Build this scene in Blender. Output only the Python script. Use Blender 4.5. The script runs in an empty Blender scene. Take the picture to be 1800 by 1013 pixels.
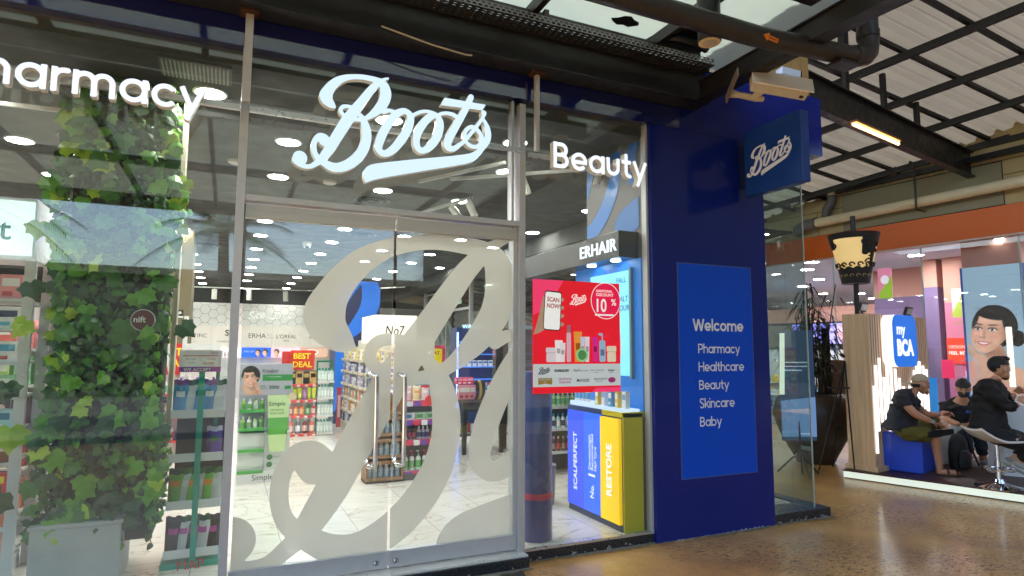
import bpy, math, random
import numpy as np
from mathutils import Vector, Matrix
rad = math.radians
random.seed(7)
sc = bpy.context.scene
C = sc.collection

# ------------------------------------------------------------ camera, world, sun, exposure
cam = bpy.data.objects.new('camera', bpy.data.cameras.new('camera')); C.objects.link(cam); sc.camera = cam
yaw, pit, rol = rad(24.653), rad(5.729), rad(0.239)
fv = Vector((math.sin(yaw) * math.cos(pit), math.cos(yaw) * math.cos(pit), math.sin(pit)))
r0 = Vector((math.cos(yaw), -math.sin(yaw), 0)); u0 = r0.cross(fv)
rv = r0 * math.cos(rol) + u0 * math.sin(rol); uv = rv.cross(fv)
cam.matrix_world = Matrix(((rv.x, uv.x, -fv.x, 0), (rv.y, uv.y, -fv.y, 0), (rv.z, uv.z, -fv.z, 1.55), (0, 0, 0, 1)))
cam.data.sensor_width = 36; cam.data.lens = 36 * 1086.8 / 1800
cam.data.clip_start = 0.05; cam.data.clip_end = 500
SUN_EL, SUN_AZ = 60, 338          # high sun from beyond the shop; only the roof sheets and the road catch it
w = bpy.data.worlds.new('World'); sc.world = w; w.use_nodes = True
nt = w.node_tree; nt.nodes.clear()
sk = nt.nodes.new('ShaderNodeTexSky'); sk.sky_type = 'NISHITA'; sk.sun_disc = False
sk.sun_elevation = rad(SUN_EL); sk.sun_rotation = rad(SUN_AZ); sk.dust_density = 2.5; sk.air_density = 1.2
bg = nt.nodes.new('ShaderNodeBackground'); bg.inputs[1].default_value = 0.15
wo = nt.nodes.new('ShaderNodeOutputWorld')
nt.links.new(sk.outputs[0], bg.inputs[0]); nt.links.new(bg.outputs[0], wo.inputs[0])
sl = bpy.data.lights.new('sun', 'SUN'); sl.energy = 4.4; sl.angle = rad(0.5); sl.color = (1, .96, .9)
so = bpy.data.objects.new('sun', sl); C.objects.link(so)
sd = Vector((math.sin(rad(SUN_AZ)) * math.cos(rad(SUN_EL)), math.cos(rad(SUN_AZ)) * math.cos(rad(SUN_EL)), math.sin(rad(SUN_EL))))
so.rotation_euler = sd.to_track_quat('Z', 'Y').to_euler()
sc.view_settings.view_transform = 'Standard'; sc.view_settings.look = 'None'
sc.view_settings.gamma = 1; sc.view_settings.exposure = 2.15
sc.render.engine = 'CYCLES'
cy = sc.cycles; cy.max_bounces = 8; cy.diffuse_bounces = 4; cy.glossy_bounces = 4; cy.transmission_bounces = 6
cy.transparent_max_bounces = 24; cy.sample_clamp_indirect = 4; cy.caustics_reflective = False; cy.caustics_refractive = False
cy.use_denoising = True

# ------------------------------------------------------------ materials
MC = {}
EF = .5                      # scale of everything that glows, against the daylight
def s2l(c):
    return tuple((x / 12.92 if x <= .04045 else ((x + .055) / 1.055) ** 2.4) for x in [v / 255 for v in c])
def mat(name, col, rough=.5, metal=0, emit=None, es=0, noise=None, bump=None, coat=0, spec=.5, trans=0, alpha=1):
    if name in MC: return MC[name]
    m = bpy.data.materials.new(name); m.use_nodes = True; t = m.node_tree; b = t.nodes['Principled BSDF']
    b.inputs['Base Color'].default_value = (*col, 1); b.inputs['Roughness'].default_value = rough
    b.inputs['Metallic'].default_value = metal; b.inputs['Coat Weight'].default_value = coat
    b.inputs['Coat Roughness'].default_value = .04
    b.inputs['Specular IOR Level'].default_value = spec; b.inputs['Transmission Weight'].default_value = trans
    b.inputs['Alpha'].default_value = alpha
    if emit: b.inputs['Emission Color'].default_value = (*emit, 1); b.inputs['Emission Strength'].default_value = es * EF
    if noise or bump:
        tc = t.nodes.new('ShaderNodeTexCoord')
    if noise:
        n = t.nodes.new('ShaderNodeTexNoise'); n.inputs['Scale'].default_value = noise[0]; n.inputs['Detail'].default_value = 6
        t.links.new(tc.outputs['Object'], n.inputs['Vector'])
        mx = t.nodes.new('ShaderNodeMix'); mx.data_type = 'RGBA'
        a = noise[1]
        mx.inputs[6].default_value = (*[c * (1 - a) for c in col], 1); mx.inputs[7].default_value = (*[min(1, c * (1 + a)) for c in col], 1)
        t.links.new(n.outputs['Fac'], mx.inputs[0]); t.links.new(mx.outputs[2], b.inputs['Base Color'])
        mr = t.nodes.new('ShaderNodeMapRange'); mr.inputs[1].default_value = .3; mr.inputs[2].default_value = .7
        mr.inputs[3].default_value = max(.02, rough * .75); mr.inputs[4].default_value = min(1, rough * 1.25)
        t.links.new(n.outputs['Fac'], mr.inputs[0]); t.links.new(mr.outputs[0], b.inputs['Roughness'])
    if bump:
        n2 = t.nodes.new('ShaderNodeTexNoise'); n2.inputs['Scale'].default_value = bump[0]; n2.inputs['Detail'].default_value = 4
        t.links.new(tc.outputs['Object'], n2.inputs['Vector'])
        bp = t.nodes.new('ShaderNodeBump'); bp.inputs['Strength'].default_value = bump[1]; bp.inputs['Distance'].default_value = .02
        t.links.new(n2.outputs['Fac'], bp.inputs['Height']); t.links.new(bp.outputs[0], b.inputs['Normal'])
    MC[name] = m; return m
def glow(name, col, es):
    if name in MC: return MC[name]
    m = bpy.data.materials.new(name); m.use_nodes = True; t = m.node_tree; t.nodes.clear()
    e = t.nodes.new('ShaderNodeEmission'); e.inputs[0].default_value = (*col, 1); e.inputs[1].default_value = es * EF
    o = t.nodes.new('ShaderNodeOutputMaterial'); t.links.new(e.outputs[0], o.inputs[0]); MC[name] = m; return m
def glass_mat(name, tint=(.93, .97, .95), base=.045, rough=0.0, dust=0):
    if name in MC: return MC[name]
    m = bpy.data.materials.new(name); m.use_nodes = True; t = m.node_tree; t.nodes.clear()
    tr = t.nodes.new('ShaderNodeBsdfTransparent'); tr.inputs[0].default_value = (*tint, 1)
    gl = t.nodes.new('ShaderNodeBsdfGlossy'); gl.inputs['Roughness'].default_value = rough; gl.inputs[0].default_value = (1, 1, 1, 1)
    lw = t.nodes.new('ShaderNodeLayerWeight'); lw.inputs[0].default_value = .5
    p = t.nodes.new('ShaderNodeMath'); p.operation = 'POWER'; p.inputs[1].default_value = 5
    q = t.nodes.new('ShaderNodeMath'); q.operation = 'MULTIPLY_ADD'; q.inputs[1].default_value = 1 - base; q.inputs[2].default_value = base
    mx = t.nodes.new('ShaderNodeMixShader'); o = t.nodes.new('ShaderNodeOutputMaterial')
    t.links.new(lw.outputs['Facing'], p.inputs[0]); t.links.new(p.outputs[0], q.inputs[0]); t.links.new(q.outputs[0], mx.inputs[0])
    t.links.new(tr.outputs[0], mx.inputs[1]); t.links.new(gl.outputs[0], mx.inputs[2]); t.links.new(mx.outputs[0], o.inputs[0])
    if dust:      # a film of dust and wiped smears
        tc = t.nodes.new('ShaderNodeTexCoord'); mp = t.nodes.new('ShaderNodeMapping'); mp.inputs['Scale'].default_value = (2.2, 1, .9); mp.inputs['Rotation'].default_value = (0, .5, 0); n = t.nodes.new('ShaderNodeTexNoise'); n.inputs['Scale'].default_value = 1.6; n.inputs['Detail'].default_value = 9; n.inputs['Roughness'].default_value = .68
        t.links.new(tc.outputs['Object'], mp.inputs[0]); t.links.new(mp.outputs[0], n.inputs['Vector'])
        r_ = t.nodes.new('ShaderNodeMapRange'); r_.inputs[1].default_value = .35; r_.inputs[2].default_value = .75; r_.inputs[3].default_value = dust * .3; r_.inputs[4].default_value = dust * 2.2; t.links.new(n.outputs['Fac'], r_.inputs[0])
        df = t.nodes.new('ShaderNodeBsdfDiffuse'); df.inputs[0].default_value = (.75, .74, .7, 1); m2 = t.nodes.new('ShaderNodeMixShader'); t.links.new(r_.outputs[0], m2.inputs[0]); t.links.new(mx.outputs[0], m2.inputs[1]); t.links.new(df.outputs[0], m2.inputs[2]); t.links.new(m2.outputs[0], o.inputs[0])
    MC[name] = m; return m
def sheet_mat(name, dcol, tcol, k=.6, clear=0, noise=None):   # thin sheet that lets light through diffusely
    if name in MC: return MC[name]
    m = bpy.data.materials.new(name); m.use_nodes = True; t = m.node_tree; t.nodes.clear()
    d = t.nodes.new('ShaderNodeBsdfDiffuse'); d.inputs[0].default_value = (*dcol, 1)
    tl = t.nodes.new('ShaderNodeBsdfTranslucent'); tl.inputs[0].default_value = (*tcol, 1)
    mx = t.nodes.new('ShaderNodeMixShader'); mx.inputs[0].default_value = k
    o = t.nodes.new('ShaderNodeOutputMaterial')
    t.links.new(d.outputs[0], mx.inputs[1]); t.links.new(tl.outputs[0], mx.inputs[2])
    out = mx.outputs[0]
    if noise:
        tc = t.nodes.new('ShaderNodeTexCoord'); n = t.nodes.new('ShaderNodeTexNoise'); n.inputs['Scale'].default_value = noise[0]; n.inputs['Detail'].default_value = 8
        t.links.new(tc.outputs['Object'], n.inputs['Vector'])
        for node, c in ((d, dcol), (tl, tcol)):
            mm = t.nodes.new('ShaderNodeMix'); mm.data_type = 'RGBA'
            mm.inputs[6].default_value = (*[x * (1 - noise[1]) for x in c], 1); mm.inputs[7].default_value = (*[min(1, x * (1 + noise[1])) for x in c], 1)
            t.links.new(n.outputs['Fac'], mm.inputs[0]); t.links.new(mm.outputs[2], node.inputs[0])
    if clear:
        tr = t.nodes.new('ShaderNodeBsdfTransparent'); m2 = t.nodes.new('ShaderNodeMixShader'); m2.inputs[0].default_value = clear
        t.links.new(out, m2.inputs[1]); t.links.new(tr.outputs[0], m2.inputs[2]); out = m2.outputs[0]
    t.links.new(out, o.inputs[0]); MC[name] = m; return m
def col(r, g, b, rough=.45, **k):           # plain colour from sRGB numbers
    return mat('paint_%d_%d_%d_%d' % (r, g, b, int(rough * 100)), s2l((r, g, b)), rough, **k)
def litcol(r, g, b, es):                    # a backlit printed face, or an unlit print or pack with glow added
    return mat('backlit_%d_%d_%d_%d' % (r, g, b, int(es * 100)), s2l((r, g, b)), .4, emit=s2l((r, g, b)), es=es)

def pavement_mat():
    m = bpy.data.materials.new('stamped_concrete'); m.use_nodes = True; t = m.node_tree; b = t.nodes['Principled BSDF']
    N = t.nodes.new; L = t.links.new
    tc = N('ShaderNodeTexCoord')
    n1 = N('ShaderNodeTexNoise'); n1.inputs['Scale'].default_value = 1.1; n1.inputs['Detail'].default_value = 9; n1.inputs['Roughness'].default_value = .62
    L(tc.outputs['Object'], n1.inputs['Vector'])
    cr = N('ShaderNodeValToRGB'); e = cr.color_ramp.elements
    e[0].position = .3; e[0].color = (*s2l((172, 122, 68)), 1); e[1].position = .7; e[1].color = (*s2l((240, 196, 126)), 1)
    k = e.new(.5); k.color = (*s2l((214, 160, 92)), 1)
    L(n1.outputs['Fac'], cr.inputs[0])
    mp = N('ShaderNodeMapping'); mp.inputs['Rotation'].default_value = (0, 0, .35); mp.inputs['Scale'].default_value = (8, 24, 1)
    L(tc.outputs['Object'], mp.inputs[0])
    n2 = N('ShaderNodeTexNoise'); n2.inputs['Scale'].default_value = 2.2; n2.inputs['Detail'].default_value = 4; n2.inputs['Distortion'].default_value = 1.2
    L(mp.outputs[0], n2.inputs['Vector'])
    r2 = N('ShaderNodeValToRGB'); r2.color_ramp.elements[0].position = .385; r2.color_ramp.elements[0].color = (0, 0, 0, 1)
    r2.color_ramp.elements[1].position = .445; r2.color_ramp.elements[1].color = (1, 1, 1, 1)
    L(n2.outputs['Fac'], r2.inputs[0])
    n4 = N('ShaderNodeTexNoise'); n4.inputs['Scale'].default_value = .9; L(tc.outputs['Object'], n4.inputs['Vector'])
    mk = N('ShaderNodeMath'); mk.operation = 'MAXIMUM'; sb = N('ShaderNodeMapRange'); sb.inputs[1].default_value = .40; sb.inputs[2].default_value = .62; sb.inputs[3].default_value = 1; sb.inputs[4].default_value = 0
    L(n4.outputs['Fac'], sb.inputs[0]); L(r2.outputs[0], mk.inputs[0]); L(sb.outputs[0], mk.inputs[1])
    mx = N('ShaderNodeMix'); mx.data_type = 'RGBA'; mx.inputs[6].default_value = (*s2l((84, 56, 34)), 1)
    L(mk.outputs[0], mx.inputs[0]); L(cr.outputs[0], mx.inputs[7])
    n5 = N('ShaderNodeTexNoise'); n5.inputs['Scale'].default_value = 60; n5.inputs['Detail'].default_value = 3; L(tc.outputs['Object'], n5.inputs['Vector'])
    mr5 = N('ShaderNodeMapRange'); mr5.inputs[3].default_value = .9; mr5.inputs[4].default_value = 1.1; L(n5.outputs['Fac'], mr5.inputs[0])
    mu = N('ShaderNodeVectorMath'); mu.operation = 'SCALE'; L(mx.outputs[2], mu.inputs[0]); L(mr5.outputs[0], mu.inputs['Scale'])
    L(mu.outputs[0], b.inputs['Base Color'])
    ms = N('ShaderNodeMath'); ms.operation = 'MULTIPLY_ADD'; ms.inputs[1].default_value = .5; L(mk.outputs[0], ms.inputs[0]); L(n5.outputs['Fac'], ms.inputs[2])
    bp = N('ShaderNodeBump'); bp.inputs['Strength'].default_value = .8; bp.inputs['Distance'].default_value = .02
    L(ms.outputs[0], bp.inputs['Height']); L(bp.outputs[0], b.inputs['Normal'])
    mr = N('ShaderNodeMapRange'); mr.inputs[3].default_value = .22; mr.inputs[4].default_value = .42; L(n1.outputs['Fac'], mr.inputs[0])
    L(mr.outputs[0], b.inputs['Roughness']); b.inputs['Coat Weight'].default_value = .55; b.inputs['Coat Roughness'].default_value = .16
    return m
def marble_mat():
    m = bpy.data.materials.new('marble_tile'); m.use_nodes = True; t = m.node_tree; b = t.nodes['Principled BSDF']
    N = t.nodes.new; L = t.links.new; tc = N('ShaderNodeTexCoord')
    br = N('ShaderNodeTexBrick'); br.offset = 0; br.inputs['Scale'].default_value = 1; br.inputs['Brick Width'].default_value = 1.2; br.inputs['Row Height'].default_value = .6
    br.inputs['Mortar Size'].default_value = .002; br.inputs['Mortar Smooth'].default_value = 0
    br.inputs[1].default_value = (1, 1, 1, 1); br.inputs[2].default_value = (1, 1, 1, 1); br.inputs[3].default_value = (.25, .24, .22, 1)
    mp0 = N('ShaderNodeMapping'); mp0.inputs['Location'].default_value = (.35, .3, 0); mp0.inputs['Rotation'].default_value = (0, 0, 1.5708); L(tc.outputs['Object'], mp0.inputs[0]); L(mp0.outputs[0], br.inputs[0])
    n = N('ShaderNodeTexNoise'); n.inputs['Scale'].default_value = 1.3; n.inputs['Detail'].default_value = 7; n.inputs['Distortion'].default_value = 1.6
    mp = N('ShaderNodeMapping'); mp.inputs['Scale'].default_value = (.7, 1.6, 1); mp.inputs['Rotation'].default_value = (0, 0, .6)
    L(tc.outputs['Object'], mp.inputs[0]); L(mp.outputs[0], n.inputs['Vector'])
    s = N('ShaderNodeMath'); s.operation = 'SUBTRACT'; s.inputs[1].default_value = .5; L(n.outputs['Fac'], s.inputs[0])
    a = N('ShaderNodeMath'); a.operation = 'ABSOLUTE'; L(s.outputs[0], a.inputs[0])
    cr = N('ShaderNodeValToRGB'); e = cr.color_ramp.elements; e[0].position = 0; e[0].color = (.36, .33, .28, 1); e[1].position = .008; e[1].color = (.70, .67, .61, 1)
    k = e.new(.1); k.color = (.74, .72, .67, 1)
    L(a.outputs[0], cr.inputs[0])
    mx = N('ShaderNodeMix'); mx.data_type = 'RGBA'; mx.blend_type = 'MULTIPLY'; mx.inputs[0].default_value = 1
    L(cr.outputs[0], mx.inputs[6]); L(br.outputs[0], mx.inputs[7]); L(mx.outputs[2], b.inputs['Base Color'])
    b.inputs['Roughness'].default_value = .18
    return m
def hex_mat():
    m = bpy.data.materials.new('hexagon_tile'); m.use_nodes = True; t = m.node_tree; b = t.nodes['Principled BSDF']
    b.inputs['Base Color'].default_value = (.8, .79, .76, 1); b.inputs['Roughness'].default_value = .35
    return m
def wood_mat(name, c1, c2, axis=2, scale=1):
    if name in MC: return MC[name]
    m = bpy.data.materials.new(name); m.use_nodes = True; t = m.node_tree; b = t.nodes['Principled BSDF']
    N = t.nodes.new; L = t.links.new; tc = N('ShaderNodeTexCoord'); mp = N('ShaderNodeMapping')
    s = [30 * scale] * 3; s[axis] = 1.6 * scale; mp.inputs['Scale'].default_value = s
    L(tc.outputs['Object'], mp.inputs[0]); n = N('ShaderNodeTexNoise'); n.inputs['Scale'].default_value = 1; n.inputs['Detail'].default_value = 6
    L(mp.outputs[0], n.inputs['Vector']); cr = N('ShaderNodeValToRGB'); e = cr.color_ramp.elements
    e[0].position = .35; e[0].color = (*s2l(c1), 1); e[1].position = .65; e[1].color = (*s2l(c2), 1)
    L(n.outputs['Fac'], cr.inputs[0]); L(cr.outputs[0], b.inputs['Base Color']); b.inputs['Roughness'].default_value = .45
    MC[name] = m; return m
G_FRONT = glass_mat('shop_glass', base=.07, dust=.009)
G_SIDE = glass_mat('side_glass', tint=(.86, .93, .92), base=.04)
ALU = mat('brushed_aluminium', (.62, .62, .63), .32, .85, noise=(30, .06))
ALU_W = mat('pale_aluminium', (.52, .53, .56), .4, .25, noise=(18, .08))
STEEL = mat('polished_steel', (.75, .75, .76), .08, 1)
CHROME = mat('chrome', (.8, .8, .8), .05, 1)
NAVY = mat('navy_glossy_panel', (.007, .018, .2), .12, spec=.3, noise=(3, .08))
NAVYG = mat('navy_mirror_fascia', (.006, .012, .15), .06, spec=1, coat=.8)
BLUE = mat('royal_blue_panel', (.0, .075, .66), .45, spec=.25, noise=(8, .04))
SIGNB = mat('sign_blue', (.006, .055, .33), .45, noise=(10, .06))
BLACKM = mat('black_painted_steel', (.013, .0115, .013), .42, noise=(12, .35), bump=(60, .15))
DARKM = mat('dark_brown_steel', (.011, .0095, .010), .5, noise=(9, .4))
GRAN = mat('black_granite', (.02, .022, .028), .3, noise=(90, .5), bump=(40, .2))
WHITE = mat('white_laminate', (.78, .78, .77), .35)
WHITE2 = mat('white_shelf', (.7, .7, .69), .4, noise=(14, .04))
CEIL = mat('dark_grey_ceiling', (.062, .061, .057), .75, noise=(5, .12))
CREAM = mat('cream_wall', s2l((176, 160, 118)), .7, noise=(6, .12), bump=(30, .1))
GREYW = mat('grey_wall', s2l((138, 134, 112)), .75, noise=(4, .12), bump=(30, .1))
LITW = glow('white_led', (1, .97, .92), 78)

# ------------------------------------------------------------ mesh helpers
def wl(o):
    v = Vector((0, 0, 0))
    while o: v += o.location; o = o.parent
    return v
class MB:
    def __init__(s): s.v = []; s.f = []; s.m = []
    def add(s, vs, fs, mi=0):
        k = len(s.v); s.v += [tuple(x) for x in vs]; s.f += [tuple(i + k for i in f) for f in fs]; s.m += [mi] * len(fs); return s
    def box(s, x0, y0, z0, x1, y1, z1, mi=0):
        x0, x1 = min(x0, x1), max(x0, x1); y0, y1 = min(y0, y1), max(y0, y1); z0, z1 = min(z0, z1), max(z0, z1)
        return s.add([(x0, y0, z0), (x1, y0, z0), (x1, y1, z0), (x0, y1, z0), (x0, y0, z1), (x1, y0, z1), (x1, y1, z1), (x0, y1, z1)],
                     [(0, 3, 2, 1), (4, 5, 6, 7), (0, 1, 5, 4), (1, 2, 6, 5), (2, 3, 7, 6), (3, 0, 4, 7)], mi)
    def obox(s, o, ex, ey, ez, mi=0):
        o, ex, ey, ez = map(Vector, (o, ex, ey, ez))
        vs = [o, o + ex, o + ex + ey, o + ey]; vs += [p + ez for p in vs]
        return s.add(vs, [(0, 3, 2, 1), (4, 5, 6, 7), (0, 1, 5, 4), (1, 2, 6, 5), (2, 3, 7, 6), (3, 0, 4, 7)], mi)
    def cyl(s, p0, p1, r0, r1=None, n=16, mi=0, cap=True):
        r1 = r0 if r1 is None else r1; p0 = Vector(p0); p1 = Vector(p1); d = (p1 - p0).normalized()
        a = d.orthogonal().normalized(); b = d.cross(a); vs = []
        for p, r in ((p0, r0), (p1, r1)):
            for i in range(n):
                t = 2 * math.pi * i / n; vs.append(p + a * r * math.cos(t) + b * r * math.sin(t))
        fs = [(i, (i + 1) % n, n + (i + 1) % n, n + i) for i in range(n)]
        if cap: fs += [tuple(range(n - 1, -1, -1)), tuple(range(n, 2 * n))]
        return s.add(vs, fs, mi)
    def tube(s, pts, r, n=8, mi=0, cap=True):
        pts = [Vector(p) for p in pts]; rs = r if isinstance(r, (list, tuple)) else [r] * len(pts); vs = []; a = None
        for i, p in enumerate(pts):
            d = (pts[min(i + 1, len(pts) - 1)] - pts[max(i - 1, 0)]).normalized()
            a = d.orthogonal().normalized() if a is None else (a - d * a.dot(d)).normalized()
            b = d.cross(a)
            for j in range(n):
                t = 2 * math.pi * j / n; vs.append(p + (a * math.cos(t) + b * math.sin(t)) * rs[i])
        fs = [(i * n + j, i * n + (j + 1) % n, (i + 1) * n + (j + 1) % n, (i + 1) * n + j) for i in range(len(pts) - 1) for j in range(n)]
        if cap: fs += [tuple(range(n - 1, -1, -1)), tuple(range((len(pts) - 1) * n, len(pts) * n))]
        return s.add(vs, fs, mi)
    def lathe(s, c, prof, n=20, mi=0, sx=1, sy=1):
        vs = []; c = Vector(c)
        for r, z in prof:
            for i in range(n):
                t = 2 * math.pi * i / n; vs.append((c.x + r * sx * math.cos(t), c.y + r * sy * math.sin(t), c.z + z))
        k = len(prof)
        fs = [(i * n + j, i * n + (j + 1) % n, (i + 1) * n + (j + 1) % n, (i + 1) * n + j) for i in range(k - 1) for j in range(n)]
        fs += [tuple(range(n - 1, -1, -1)), tuple(range((k - 1) * n, k * n))]
        return s.add(vs, fs, mi)
    def poly(s, pts, mi=0): return s.add(pts, [tuple(range(len(pts)))], mi)
    def prism(s, pts, fr, d, mi=0, z=0):     # outline in a frame, extruded towards the viewer by d
        n = len(pts); a = [fr(x, y, z) for x, y in pts]; b = [fr(x, y, z + d) for x, y in pts]
        return s.add(a + b, [tuple(range(n - 1, -1, -1)), tuple(range(n, 2 * n))] + [(i, (i + 1) % n, n + (i + 1) % n, n + i) for i in range(n)], mi)
    def ball(s, c, rx, ry=None, rz=None, n=12, mi=0):
        ry = ry or rx; rz = rz or rx; k = n // 2; vs = []; c = Vector(c)
        for i in range(1, k):
            a = math.pi * i / k
            for j in range(n):
                t = 2 * math.pi * j / n; vs.append((c.x + rx * math.sin(a) * math.cos(t), c.y + ry * math.sin(a) * math.sin(t), c.z - rz * math.cos(a)))
        vs += [(c.x, c.y, c.z - rz), (c.x, c.y, c.z + rz)]; b, tp = len(vs) - 2, len(vs) - 1
        fs = [(i * n + j, i * n + (j + 1) % n, (i + 1) * n + (j + 1) % n, (i + 1) * n + j) for i in range(k - 2) for j in range(n)]
        fs += [(b, (j + 1) % n, j) for j in range(n)] + [(tp, (k - 2) * n + j, (k - 2) * n + (j + 1) % n) for j in range(n)]
        return s.add(vs, fs, mi)
    def build(s, name, mats, parent=None, smooth=False, bevel=0, local=False):
        mats = mats if isinstance(mats, (list, tuple)) else [mats]
        me = bpy.data.meshes.new(name); o = bpy.data.objects.new(name, me); C.objects.link(o)
        vs = np.array(s.v, float)
        if parent is not None:
            o.parent = parent
            if not local: vs = vs - np.array(wl(parent))
        elif not local:
            mn, mx = vs.min(0), vs.max(0); c = np.array([(mn[0] + mx[0]) / 2, (mn[1] + mx[1]) / 2, mn[2]]); vs = vs - c; o.location = c
        me.from_pydata(vs.tolist(), [], s.f)
        for m in mats: me.materials.append(m)
        me.polygons.foreach_set('material_index', s.m)
        if smooth: me.polygons.foreach_set('use_smooth', [True] * len(s.f))
        me.update()
        if smooth:
            try: me.set_sharp_from_angle(angle=rad(40))
            except Exception: pass
        if bevel:
            b = o.modifiers.new('bevel', 'BEVEL'); b.width = bevel; b.segments = 2; b.limit_method = 'ANGLE'
        return o
def frame(o, ex, ey):
    o, ex, ey = Vector(o), Vector(ex), Vector(ey); ez = ex.cross(ey).normalized().normalized()
    def f(x, y, z=0): return tuple(o + ex * x + ey * y + ez * z)
    f.m = Matrix(((ex.x, ey.x, ez.x, o.x), (ex.y, ey.y, ez.y, o.y), (ex.z, ey.z, ez.z, o.z), (0, 0, 0, 1))); f.ez = ez
    return f
def F_S(x, z, y): return frame((x, y, z), (1, 0, 0), (0, 0, 1))      # upright plane facing the street (-y)
def F_W(y, z, x): return frame((x, y, z), (0, -1, 0), (0, 0, 1))     # upright plane facing -x
def F_E(y, z, x): return frame((x, y, z), (0, 1, 0), (0, 0, 1))      # upright plane facing +x
def tag(o, label=None, cat=None, group=None, kind=None):
    if label: o['label'] = label
    if cat: o['category'] = cat
    if group: o['group'] = group
    if kind: o['kind'] = kind
    return o
def thing(name, label, cat, loc=(0, 0, 0), group=None, rz=0):
    o = bpy.data.objects.new(name, None); C.objects.link(o); o.location = loc; o.rotation_euler = (0, 0, rz); o.empty_display_size = .05
    return tag(o, label, cat, group)
def dup(root, loc, rz=None, label=None, group=None):
    def cp(o, par):
        c = o.copy(); C.objects.link(c); c.parent = par
        for ch in list(o.children): cp(ch, c)
        return c
    r = cp(root, None); r.location = loc
    if rz is not None: r.rotation_euler = (0, 0, rz)
    if label: r['label'] = label
    if group: r['group'] = group
    return r

# ------------------------------------------------------------ lettering: strokes -> distance field -> outline -> mesh
def cat_rom(p, closed=False, k=5):
    p = [np.array(q, float) for q in p]; n = len(p); out = []
    for i in range(n - 1):
        p0 = p[i - 1] if i > 0 else (p[-2] if closed else 2 * p[0] - p[1]); p1, p2 = p[i], p[i + 1]
        p3 = p[i + 2] if i + 2 < n else (p[1] if closed else 2 * p[-1] - p[-2])
        for j in range(k):
            t = j / k; out.append(.5 * ((2 * p1) + (p2 - p0) * t + (2 * p0 - 5 * p1 + 4 * p2 - p3) * t * t + (3 * p1 - p0 - 3 * p2 + p3) * t ** 3))
    out.append(p[-1]); return np.array(out)
def field(strokes, x0, x1, y0, y1, h, polys=()):
    X, Y = np.meshgrid(np.arange(x0, x1 + h, h), np.arange(y0, y1 + h, h)); D = np.full(X.shape, 9.)
    for st, butt in strokes:
        n = len(st)
        for i in range(n - 1):
            ax, ay, ar = st[i]; bx, by, br = st[i + 1]; dx, dy = bx - ax, by - ay; l2 = dx * dx + dy * dy
            if l2 < 1e-12: continue
            t = ((X - ax) * dx + (Y - ay) * dy) / l2; tc = np.clip(t, 0, 1); r = ar + (br - ar) * tc
            d = np.hypot(X - ax - dx * tc, Y - ay - dy * tc) - r
            if butt and (i == 0 or i == n - 2):
                l = math.sqrt(l2); perp = np.abs((X - ax) * dy - (Y - ay) * dx) / l - r
                if i == 0: d = np.where(t < 0, np.maximum(perp, -t * l), d)
                if i == n - 2: d = np.where(t > 1, np.maximum(perp, (t - 1) * l), d)
            D = np.minimum(D, d)
    for pl in polys:
        ins = np.full(X.shape, -9.); m = len(pl)
        ar = sum(pl[i][0] * pl[(i + 1) % m][1] - pl[(i + 1) % m][0] * pl[i][1] for i in range(m))
        for i in range(m):
            (ax, ay), (bx, by) = pl[i], pl[(i + 1) % m]; l = math.hypot(bx - ax, by - ay)
            e = ((X - ax) * (by - ay) - (Y - ay) * (bx - ax)) / l * (1 if ar > 0 else -1); ins = np.maximum(ins, e)
        D = np.minimum(D, ins)
    return X, Y, D
def contours(X, Y, D):
    D = D.copy(); D[0] = D[-1] = 1; D[:, 0] = D[:, -1] = 1; D[np.abs(D) < 1e-9] = 1e-9
    ins = D < 0; ny, nx = D.shape; segs = {}
    code = ins[:-1, :-1] * 1 + ins[:-1, 1:] * 2 + ins[1:, 1:] * 4 + ins[1:, :-1] * 8
    T = {1: ['lb'], 2: ['br'], 3: ['lr'], 4: ['rt'], 5: ['lb', 'rt'], 6: ['bt'], 7: ['lt'], 8: ['tl'], 9: ['tb'], 10: ['br', 'tl'], 11: ['tr'], 12: ['rl'], 13: ['rb'], 14: ['bl']}
    for j, i in zip(*np.nonzero((code > 0) & (code < 15))):
        e = {'b': ('h', j, i), 't': ('h', j + 1, i), 'l': ('v', j, i), 'r': ('v', j, i + 1)}
        for s in T[int(code[j, i])]: segs[e[s[0]]] = e[s[1]]
    def pos(k):
        t, j, i = k
        if t == 'h': a, b = D[j, i], D[j, i + 1]; f = a / (a - b); return (X[j, i] + (X[j, i + 1] - X[j, i]) * f, Y[j, i])
        a, b = D[j, i], D[j + 1, i]; f = a / (a - b); return (X[j, i], Y[j, i] + (Y[j + 1, i] - Y[j, i]) * f)
    loops = []
    while segs:
        k0 = next(iter(segs)); k = k0; lp = []
        while k in segs: lp.append(pos(k)); k = segs.pop(k)
        if len(lp) > 5: loops.append(lp)
    return loops
def thin(lp, tol):
    out = [lp[0]]
    i = 0; n = len(lp)
    while i < n - 1:
        j = i + 1
        while j + 1 < n and j - i < 14:
            a = np.array(lp[i]); b = np.array(lp[j + 1]); d = b - a; l = np.hypot(*d)
            if l < 1e-9: break
            q = np.array(lp[i + 1:j + 1]) - a
            if np.abs(q[:, 0] * d[1] - q[:, 1] * d[0]).max() / l > tol: break
            j += 1
        out.append(lp[j]); i = j
    return out
def curve_mesh(loops, depth):
    cu = bpy.data.curves.new('outline', 'CURVE'); cu.dimensions = '2D'; cu.fill_mode = 'BOTH'; cu.extrude = depth / 2
    for lp in loops:
        sp = cu.splines.new('POLY'); sp.points.add(len(lp) - 1)
        for p, q in zip(sp.points, lp): p.co = (q[0], q[1], 0, 1)
        sp.use_cyclic_u = True
    return ev(cu, depth)
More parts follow.
